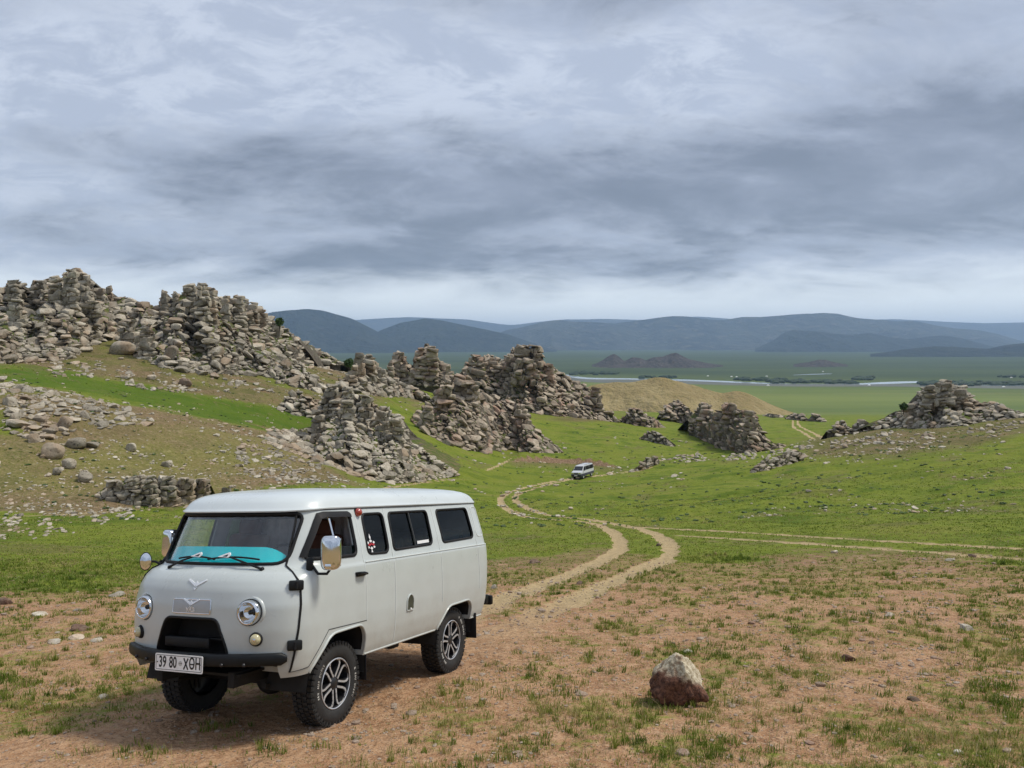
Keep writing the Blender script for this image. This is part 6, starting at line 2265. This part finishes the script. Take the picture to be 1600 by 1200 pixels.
# ------------------------------------------------------------------ foreground rock and stones
def pale_rock_mat():
    m, nt, bs = new_mat('two_tone_rock')
    t = nt.node('ShaderNodeTexCoord')
    ob = t.outputs['Object']
    sp = nt.node('ShaderNodeSeparateXYZ')
    nt.l.new(ob, sp.inputs[0])
    n1 = nt.noise(ob, 5.0, 6.0, 0.65)
    n2 = nt.noise(ob, 28.0, 5.0, 0.7)
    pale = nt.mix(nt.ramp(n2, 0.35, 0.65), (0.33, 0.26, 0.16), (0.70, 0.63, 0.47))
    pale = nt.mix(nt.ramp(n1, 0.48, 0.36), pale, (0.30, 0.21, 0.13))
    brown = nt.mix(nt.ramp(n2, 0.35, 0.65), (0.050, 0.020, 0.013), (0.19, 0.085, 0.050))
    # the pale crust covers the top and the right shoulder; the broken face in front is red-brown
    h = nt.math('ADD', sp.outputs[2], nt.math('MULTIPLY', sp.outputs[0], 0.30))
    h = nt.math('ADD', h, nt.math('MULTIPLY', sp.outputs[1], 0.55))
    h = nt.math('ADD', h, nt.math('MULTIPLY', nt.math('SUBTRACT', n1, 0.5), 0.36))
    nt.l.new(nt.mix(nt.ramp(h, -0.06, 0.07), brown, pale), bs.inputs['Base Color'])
    bs.inputs['Roughness'].default_value = 0.92
    bp = nt.node('ShaderNodeBump')
    bp.inputs['Strength'].default_value = 1.0
    bp.inputs['Distance'].default_value = 0.03
    nt.l.new(nt.math('ADD', n1, nt.math('MULTIPLY', n2, 0.5)), bp.inputs['Height'])
    nt.l.new(bp.outputs[0], bs.inputs['Normal'])
    return m


_ico = bmesh.new()
bmesh.ops.create_icosphere(_ico, subdivisions=5, radius=1.0)
v = np.array([q.co[:] for q in _ico.verts])
f4 = np.array([[q.index for q in f.verts] for f in _ico.faces])
_ico.free()
rg = np.random.default_rng(77)
v = np.sign(v) * np.abs(v) ** 0.78
zn = (v[:, 2] + 1) / 2
v[:, 0] *= 1.0 - 0.66 * sstep(0.36, 1.0, zn) - 0.10 * sstep(0.3, 0.0, zn)
v[:, 0] += 0.10 * zn
v[:, 1] *= 1.0 - 0.45 * sstep(0.35, 1.0, zn)
for n_, off in (((-0.5, -0.7, 0.5), 0.62), ((0.75, -0.45, 0.5), 0.66), ((0.1, -0.95, -0.15), 0.66), ((-0.9, -0.2, 0.1), 0.84), ((0.9, 0.1, -0.1), 0.86), ((0.3, 0.5, 0.8), 0.72), ((-0.4, 0.5, 0.75), 0.70)):
    n_ = np.array(n_) / np.linalg.norm(n_)
    dd = v @ n_ - off
    v = v - np.where(dd > 0, dd * 0.9, 0)[:, None] * n_
for fr_, am in ((2.2, 0.16), (5.0, 0.10), (11.0, 0.05), (24.0, 0.025)):
    q = v * fr_ + 7
    v = v * (1 + am * (vnoise3(q[:, 0], q[:, 1], q[:, 2], 9) - 0.5) * 2)[:, None]
g_ = ground_hit(1062, 1106)
s_ = g_[1] / F_PX * 1.05
me = np_mesh('rock', v * np.array([43 * s_, 40 * s_, 44 * s_]), f4, True)
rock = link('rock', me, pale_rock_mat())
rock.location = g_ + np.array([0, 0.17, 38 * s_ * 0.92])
tag(rock, 'pointed rock with pale crusted top and red-brown face, on gravel right of the van', 'rock')

M_PEBBLE = granite('pebble', (0.16, 0.09, 0.06), (0.34, 0.24, 0.17), (0.52, 0.43, 0.34), (0.36, 0.20, 0.13), 9.0)
M_WSTONE = granite('pale_stone', (0.22, 0.18, 0.13), (0.36, 0.31, 0.24), (0.52, 0.48, 0.40), (0.40, 0.29, 0.20), 9.0)
M_DSTONE = granite('dark_stone', (0.05, 0.032, 0.025), (0.12, 0.075, 0.055), (0.24, 0.18, 0.13), (0.13, 0.06, 0.04), 7.0)
STONES = [
    (1327, 1033, 23, 13, M_DSTONE, 'dark flat stone on the gravel up right of the pointed rock'),
    (1512, 985, 24, 12, M_WSTONE, 'pale stone with a shadowed side near the right edge'),
    (1390, 963, 13, 8, M_WSTONE, 'small cream stone on the gravel, between the dark flat stone and the track'),
    (1072, 1020, 19, 6, M_WSTONE, 'thin flat stone just behind the pointed rock'),
    (1362, 1006, 10, 6, M_DSTONE, 'small dark stone uphill of the dark flat stone'),
    (1500, 1178, 18, 8, M_WSTONE, 'flat pale stone in the bottom right grass'),
    (1430, 1095, 20, 8, M_DSTONE, 'crumbly dark stone in the grass of the bottom right'),
    (1485, 876, 16, 6, M_WSTONE, 'flat reddish stone beside the right-hand track'),
    (1520, 870, 12, 6, M_DSTONE, 'dark stone at the edge of the right-hand track'),
    (1304, 864, 12, 6, M_WSTONE, 'bright stone at the edge of the gravel below the right-hand track'),
    (1030, 853, 9, 6, M_DSTONE, 'dark stone lying in the track bend'),
    (160, 1092, 17, 9, M_WSTONE, 'white stone on the ground left of the van front wheel'),
    (84, 1006, 24, 7, M_WSTONE, 'left flat slab of the broken ledge at far left'),
    (118, 999, 22, 8, M_WSTONE, 'middle slab of the broken ledge at far left'),
    (122, 985, 34, 10, M_DSTONE, 'dark upper slab of the broken ledge at far left'),
    (150, 1003, 20, 7, M_WSTONE, 'right chip of the broken ledge at far left'),
    (60, 962, 24, 6, M_WSTONE, 'pale flat stone above the broken ledge at far left'),
    (120, 955, 14, 7, M_WSTONE, 'bright white pebble above the broken ledge'),
    (8, 944, 22, 14, M_DSTONE, 'dark stone cut by the left photo edge'),
    (180, 932, 26, 7, M_WSTONE, 'flat pale stone in grass left of the headlight'),
    (836, 880, 18, 8, M_DSTONE, 'grey stone in the grass beside the left wheel track'),
    (772, 920, 12, 8, M_WSTONE, 'white stone beside the van rear corner'),
    (905, 913, 10, 8, M_DSTONE, 'dark stone in the grass strip between the wheel tracks'),
]
for i, (px, py, w, h, mt, lb) in enumerate(STONES):
    g_ = ground_hit(px, py)
    s_ = g_[1] / F_PX
    rg = np.random.default_rng(300 + i)
    shp = rock_shape(ICO3_V, rg, box=0.75, cuts=6, rough=0.16)
    me = np_mesh('stone', shp * np.array([w * 0.5 * s_, w * 0.40 * s_, h * 0.55 * s_]), ICO3_F, True)
    me.set_sharp_from_angle(angle=math.radians(35))
    o = link('stone', me, mt)
    o.location = g_ + np.array([0, w * 0.15 * s_, h * 0.12 * s_])
    o.rotation_euler = (rg.uniform(-0.15, 0.15), rg.uniform(-0.15, 0.15), rg.uniform(-0.8, 0.8))
    tag(o, lb, 'stone')

# gravel: thousands of pebbles
rg = np.random.default_rng(21)


def yard_points(n, d0, d1, power=1.0):
    """random ground points in front of the camera, denser in nearer rows"""
    d = np.exp(rg.uniform(math.log(d0), math.log(d1), n) * 1.0)
    a = rg.uniform(-0.72, 0.72, n)
    x, y = a * d, d
    return x, y


def yaw_mats(n):
    a = rg.uniform(0, 2 * math.pi, n)
    R_ = np.zeros((n, 3, 3))
    R_[:, 0, 0], R_[:, 0, 1], R_[:, 1, 0], R_[:, 1, 1], R_[:, 2, 2] = np.cos(a), -np.sin(a), np.sin(a), np.cos(a), 1
    return R_


x, y = yard_points(26000, 4.6, 24)
z = ground_z(x, y)
cg = cover(x, y, z)
k = rg.random(len(x)) < np.clip(cg[2] * 1.1, 0.05, 1) * (0.35 + 0.9 * sstep(0.4, 0.65, fbm(x * 1.3, y * 1.3, 3, 88)))
x, y, z = x[k], y[k], z[k]
n = len(x)
sz = np.clip(rg.lognormal(math.log(0.0085), 0.55, n), 0.004, 0.045) * (0.75 + y / 26)
S = sz[:, None] * rg.uniform(0.7, 1.3, (n, 3)) * np.array([1.1, 1.0, 0.62])
PV = np.stack([rock_shape(ICO0_V, rg, box=0.8, cuts=2, rough=0.15) for _ in range(10)])
me = scatter_mesh('gravel', np.stack([x, y, z + S[:, 2] * 0.25], 1), S, PV, ICO0_F, yaw_mats(n), rg.integers(0, 10, n))
tag(link('gravel', me, M_PEBBLE), 'loose reddish gravel strewn over the bare ground in front', 'gravel', kind='stuff')

# ------------------------------------------------------------------ grass
gmat, nt, bs = new_mat('grass_blades')
tone = att(nt, 'tone')
cr = nt.node('ShaderNodeValToRGB')
nt.l.new(tone, cr.inputs[0])
els = cr.color_ramp.elements
els[0].position, els[0].color = 0.0, (0.065, 0.110, 0.012, 1)
els[1].position, els[1].color = 1.0, (0.48, 0.38, 0.19, 1)
for p_, c_ in ((0.3, (0.12, 0.175, 0.018, 1)), (0.58, (0.185, 0.228, 0.030, 1)), (0.78, (0.32, 0.30, 0.085, 1))):
    e_ = els.new(p_)
    e_.color = c_
nt.l.new(cr.outputs[0], bs.inputs['Base Color'])
bs.inputs['Roughness'].default_value = 0.7
bs.inputs['Specular IOR Level'].default_value = 0.25
tl = nt.node('ShaderNodeBsdfTranslucent')
nt.l.new(cr.outputs[0], tl.inputs[0])
mxs = nt.node('ShaderNodeMixShader')
mxs.inputs[0].default_value = 0.35
nt.l.new(bs.outputs[0], mxs.inputs[1])
nt.l.new(tl.outputs[0], mxs.inputs[2])
nt.l.new(mxs.outputs[0], nt.n['Material Output'].inputs[0])


def blades(x, y, z, h, wd, tone, bend=0.5, lean=0.35):
    """curved blades: five vertices, three triangles each"""
    n = len(x)
    a = rg.uniform(0, 2 * math.pi, n)
    ux, uy = np.cos(a), np.sin(a)
    vx, vy = -uy, ux
    b = h * lean * rg.uniform(0.1, 1.0, n)
    c = b + h * bend * rg.uniform(0.1, 1.0, n)
    base = np.stack([x, y, z - 0.006], 1)
    V = np.zeros((n, 5, 3))
    sx = np.stack([vx * wd, vy * wd, np.zeros(n)], 1)
    V[:, 0] = base - sx
    V[:, 1] = base + sx
    m = base + np.stack([ux * b, uy * b, h * 0.62], 1)
    V[:, 2] = m - sx * 0.7
    V[:, 3] = m + sx * 0.7
    V[:, 4] = base + np.stack([ux * c, uy * c, h * rg.uniform(0.85, 1.0, n)], 1)
    T = np.array([[0, 1, 3], [0, 3, 2], [2, 3, 4]])
    Fq = (T[None] + (np.arange(n) * 5)[:, None, None]).reshape(-1, 3)
    return V.reshape(-1, 3), Fq, np.repeat(tone, 5)


def clumps(x, y, z, hgt, count, spread, tone, wd):
    rep = np.repeat(np.arange(len(x)), count)
    r = np.sqrt(rg.random(len(rep))) * np.repeat(spread, count)
    a = rg.uniform(0, 2 * math.pi, len(rep))
    bx, by = x[rep] + r * np.cos(a), y[rep] + r * np.sin(a)
    bz = ground_z(bx, by)
    h = hgt[rep] * rg.uniform(0.45, 1.1, len(rep))
    t = np.clip(tone[rep] + rg.normal(0, 0.12, len(rep)), 0, 1)
    return blades(bx, by, bz, h, wd[rep] * rg.uniform(0.7, 1.2, len(rep)), t)


def join(parts):
    V = np.vstack([p[0] for p in parts])
    o, Fs = 0, []
    for p in parts:
        Fs.append(p[1] + o)
        o += len(p[0])
    return V, np.vstack(Fs), np.concatenate([p[2] for p in parts])


def under_van(x, y):
    """points beneath the van, where little grows"""
    L = VAN_R.transposed()
    q = np.stack([x - VAN_T.x, y - VAN_T.y, ground_z(x, y, False) - VAN_T.z], 1) @ np.array(VAN_R)
    return (q[:, 0] > -3.2) & (q[:, 0] < 0.9) & (np.abs(q[:, 1]) < 0.98)


def grass_object(name, label, parts):
    V, Fq, tn = join(parts)
    me = np_mesh(name, V, Fq, True)
    set_attr(me, 'tone', tn)
    tag(link(name, me, gmat), label, 'grass', kind='stuff')
    return len(Fq)


# sparse tufts on the gravel
x, y = yard_points(96000, 4.4, 26)
z = ground_z(x, y)
cg = cover(x, y, z)
p_keep = np.clip(cg[0], 0, 1) ** 1.1 * 0.52 * (1 - 0.85 * sstep(0.3, 0.7, cg[3]))
p_keep = p_keep + 0.17 * (1 - 0.9 * cg[3]) * sstep(0.36, 0.62, fbm(x * 2.2, y * 2.2, 3, 91))
p_keep = np.where(under_van(x, y), p_keep * 0.25, p_keep)
k = rg.random(len(x)) < p_keep
x, y, z, gr = x[k], y[k], z[k], cg[0][k]
n = len(x)
lush = fbm(x * 0.8, y * 0.8, 3, 95)
hgt = (0.022 + 0.055 * np.clip(gr, 0, 1) * rg.random(n) + 0.022 * (lush > 0.6)) * (0.9 + y / 40)
tn = np.clip(0.60 + 1.0 * (0.5 - lush) + rg.normal(0, 0.16, n) + 0.10 * (gr < 0.25), 0.05, 1)
yard_sprigs = [clumps(x, y, z, hgt, rg.integers(4, 10, n), 0.02 + 0.06 * rg.random(n), tn, 0.0022 + y * 0.00022)]
# fuller tufts
x, y = yard_points(14000, 4.5, 22)
z = ground_z(x, y)
cg = cover(x, y, z)
k = (rg.random(len(x)) < (0.05 + 0.62 * np.clip(cg[0], 0, 0.46)) * (1 - sstep(0.2, 0.5, cg[3])) * (0.25 + 1.5 * sstep(0.45, 0.62, fbm(x * 1.9, y * 1.9, 2, 93)))) & ~under_van(x, y)
for cx, cy, m_ in ((1040, 1108, 22), (1090, 1112, 18), (1020, 1095, 8), (1570, 1005, 46), (1545, 1020, 30), (1375, 898, 16), (1120, 868, 20), (1160, 874, 14), (215, 1175, 14), (445, 1170, 10), (350, 1140, 6)):
    g_ = ground_hit(cx, cy)
    r_ = 0.10 + 0.012 * m_
    x = np.concatenate([x, g_[0] + rg.normal(0, r_, m_)])
    y = np.concatenate([y, g_[1] + rg.normal(0, r_ * 0.7, m_)])
    k = np.concatenate([k, np.ones(m_, bool)])
x, y = x[k], y[k]
z = ground_z(x, y)
n = len(x)
lush = fbm(x * 0.8, y * 0.8, 3, 95)
hgt = rg.uniform(0.045, 0.10, n) * (0.9 + y / 40)
tn = np.clip(0.46 + 0.9 * (0.5 - lush) + rg.normal(0, 0.20, n), 0.05, 0.95)
near = grass_object('yard_grass', 'tufts of short green grass on the gravel round the van', yard_sprigs + [clumps(x, y, z, hgt, rg.integers(14, 34, n), rg.uniform(0.03, 0.10, n), tn, 0.0020 + y * 0.0002)])
# tall dry stalks
x, y = yard_points(2600, 4.6, 16)
z = ground_z(x, y)
k = (cover(x, y, z)[3] < 0.4) & ~under_van(x, y)
x, y, z = x[k], y[k], z[k]
n = len(x)
grass_object('dry_stalks', 'thin straw-coloured stalks standing among the grass tufts', [blades(x, y, z, rg.uniform(0.06, 0.17, n), np.full(n, 0.0022), np.clip(rg.normal(0.88, 0.08, n), 0, 1), 0.8, 0.6)])
# the meadows behind
x, y = yard_points(130000, 14, 75)
z = ground_z(x, y)
cg = cover(x, y, z)
k = rg.random(len(x)) < np.clip(cg[0] - cg[1] * 0.5 - cg[2], 0, 1) * 0.42 * (cg[3] < 0.3)
x, y, z = x[k], y[k], z[k]
n = len(x)
lush = 0.5 * fbm(x * 0.25, y * 0.25, 3, 97) + 0.5 * fbm(x * 1.1, y * 1.1, 3, 98)
tn = np.clip(0.60 + 1.0 * (0.5 - lush) + rg.normal(0, 0.12, n), 0.15, 0.9)
hgt = rg.uniform(0.025, 0.06, n) * (0.8 + y / 70)
far_n = grass_object('meadow_grass', 'green meadow grass on the slopes behind the van', [clumps(x, y, z, hgt, rg.integers(2, 5, n), 0.05 + y * 0.002, tn, 0.004 + y * 0.00045)])
# thin dry tufts on the stony slopes
x = rg.uniform(-0.66, 0.62, 26000)
y = np.exp(rg.uniform(math.log(44), math.log(190), 26000))
x = x * y
z = ground_z(x, y)
cg = cover(x, y, z)
k = rg.random(len(x)) < np.clip(cg[1], 0, 1) * 0.55
x, y, z = x[k], y[k], z[k]
n = len(x)
tn = np.clip(rg.normal(0.62, 0.24, n) - 0.3 * (fbm(x * 0.2, y * 0.2, 3, 99) - 0.5), 0.0, 1)
grass_object('slope_grass', 'thin olive and straw tufts on the dry stony slopes', [clumps(x, y, z, rg.uniform(0.06, 0.14, n) * (0.6 + y / 90), rg.integers(2, 5, n), 0.06 + y * 0.001, tn, 0.010 + y * 0.00042)])
print('grass tris', near, far_n)

# ------------------------------------------------------------------ low shrubs that fleck the slopes
M_LEAF = flat_mat('shrub_leaf', (0.055, 0.090, 0.018), 0.8, var=0.35, scale=1.0)
x = rg.uniform(-0.66, 0.62, 9000)
y = np.exp(rg.uniform(math.log(45), math.log(260), 9000))
x = x * y
z = ground_z(x, y)
px, py = to_pix(x, y, z)
w_ = 0.25 + 0.75 * sstep(0.5, 0.65, fbm(x * 0.05, y * 0.08, 3, 71))
k = (rg.random(len(x)) < 0.24 * w_)
x, y, z = x[k], y[k], z[k]
n = len(x)
s_ = rg.uniform(0.05, 0.17, n) * (0.5 + y / 160)
LV = np.stack([ICO1_V * (0.55 + 0.8 * rg.random((42, 1))) for _ in range(8)])
me = scatter_mesh('slope_shrubs', np.stack([x, y, z + s_ * 0.25], 1), np.stack([s_ * 1.5, s_ * 1.2, s_ * 0.62], 1), LV, ICO1_F, yaw_mats(n), rg.integers(0, 8, n))
tag(link('slope_shrubs', me, M_LEAF), 'low dark green shrubs flecking the meadows and slopes', 'shrubs', kind='stuff')

# bushes that stand out against the rocks
M_BUSH = flat_mat('bush_leaf', (0.050, 0.095, 0.018), 0.75, var=0.4, scale=3.0)
M_BARK = flat_mat('bush_stem', (0.06, 0.045, 0.03), 0.9, var=0.3)
for px, py, w, h, lb in ((437, 511, 13, 15, 'dark green bush clinging to the right end of the second crest'), (545, 574, 16, 14, 'green bush at the left foot of the pointed granite tower'),
                         (1412, 640, 12, 10, 'dark bush on the left shoulder of the conical outcrop')):
    d_ = {437: 150.0, 545: 150.0, 1412: 128.0}[px]
    b_ = at(px, py, d_)
    s_ = d_ / F_PX
    b = empty('bush', b_)
    tag(b, lb, 'bush')
    m_ = MB()
    for _ in range(5):
        a = rg.uniform(0, 6.28)
        m_.tube([(0, 0, -0.8), (0.1 * math.cos(a) * w * s_, 0.1 * math.sin(a) * w * s_, 0.3 * h * s_), (0.3 * math.cos(a) * w * s_, 0.3 * math.sin(a) * w * s_, 0.7 * h * s_)], [0.06, 0.045, 0.02], 5)
    m_.build('stems', M_BARK, b)
    nl = 420
    q = rg.normal(size=(nl, 3))
    q = q / np.linalg.norm(q, axis=1)[:, None] * (rg.random(nl) ** 0.45)[:, None]
    lump = 0.75 + 0.5 * vnoise3(q[:, 0] * 2 + 5, q[:, 1] * 2 + 5, q[:, 2] * 2 + px, 5)
    q = q * lump[:, None] * np.array([w * 0.5 * s_, w * 0.45 * s_, h * 0.5 * s_]) + np.array([0, 0, h * 0.5 * s_])
    u1, u2 = rg.normal(size=(nl, 3)) * 0.11, rg.normal(size=(nl, 3)) * 0.11
    V = np.stack([q - u1, q + u2, q + u1, q - u2], 1).reshape(-1, 3)
    link('foliage', np_mesh('foliage', V, np.arange(nl * 4).reshape(-1, 4), False), M_BUSH, b)
# ------------------------------------------------------------------ the air over the plain
hz = 33000.0
HB, HT = PLAIN - 3.0, 760.0
hv = [(x, y, z) for z in (HB, HT) for y in (-hz, hz) for x in (-hz, hz)]
haze_me = py_mesh('haze', hv, [(0, 2, 3, 1), (4, 5, 7, 6), (0, 1, 5, 4), (2, 6, 7, 3), (0, 4, 6, 2), (1, 3, 7, 5)])
hm = bpy.data.materials.new('haze')
hm.use_nodes = True
hm.node_tree.nodes.clear()
ho = hm.node_tree.nodes.new('ShaderNodeOutputMaterial')
pv = hm.node_tree.nodes.new('ShaderNodeVolumePrincipled')
pv.inputs['Color'].default_value = (0.50, 0.70, 1.0, 1)
pv.inputs['Density'].default_value = HAZE_DENSITY
pv.inputs['Anisotropy'].default_value = 0.2
hm.node_tree.links.new(pv.outputs[0], ho.inputs['Volume'])
tag(link('haze', haze_me, hm), 'thin bluish haze that fades the far mountains', 'haze', kind='stuff')
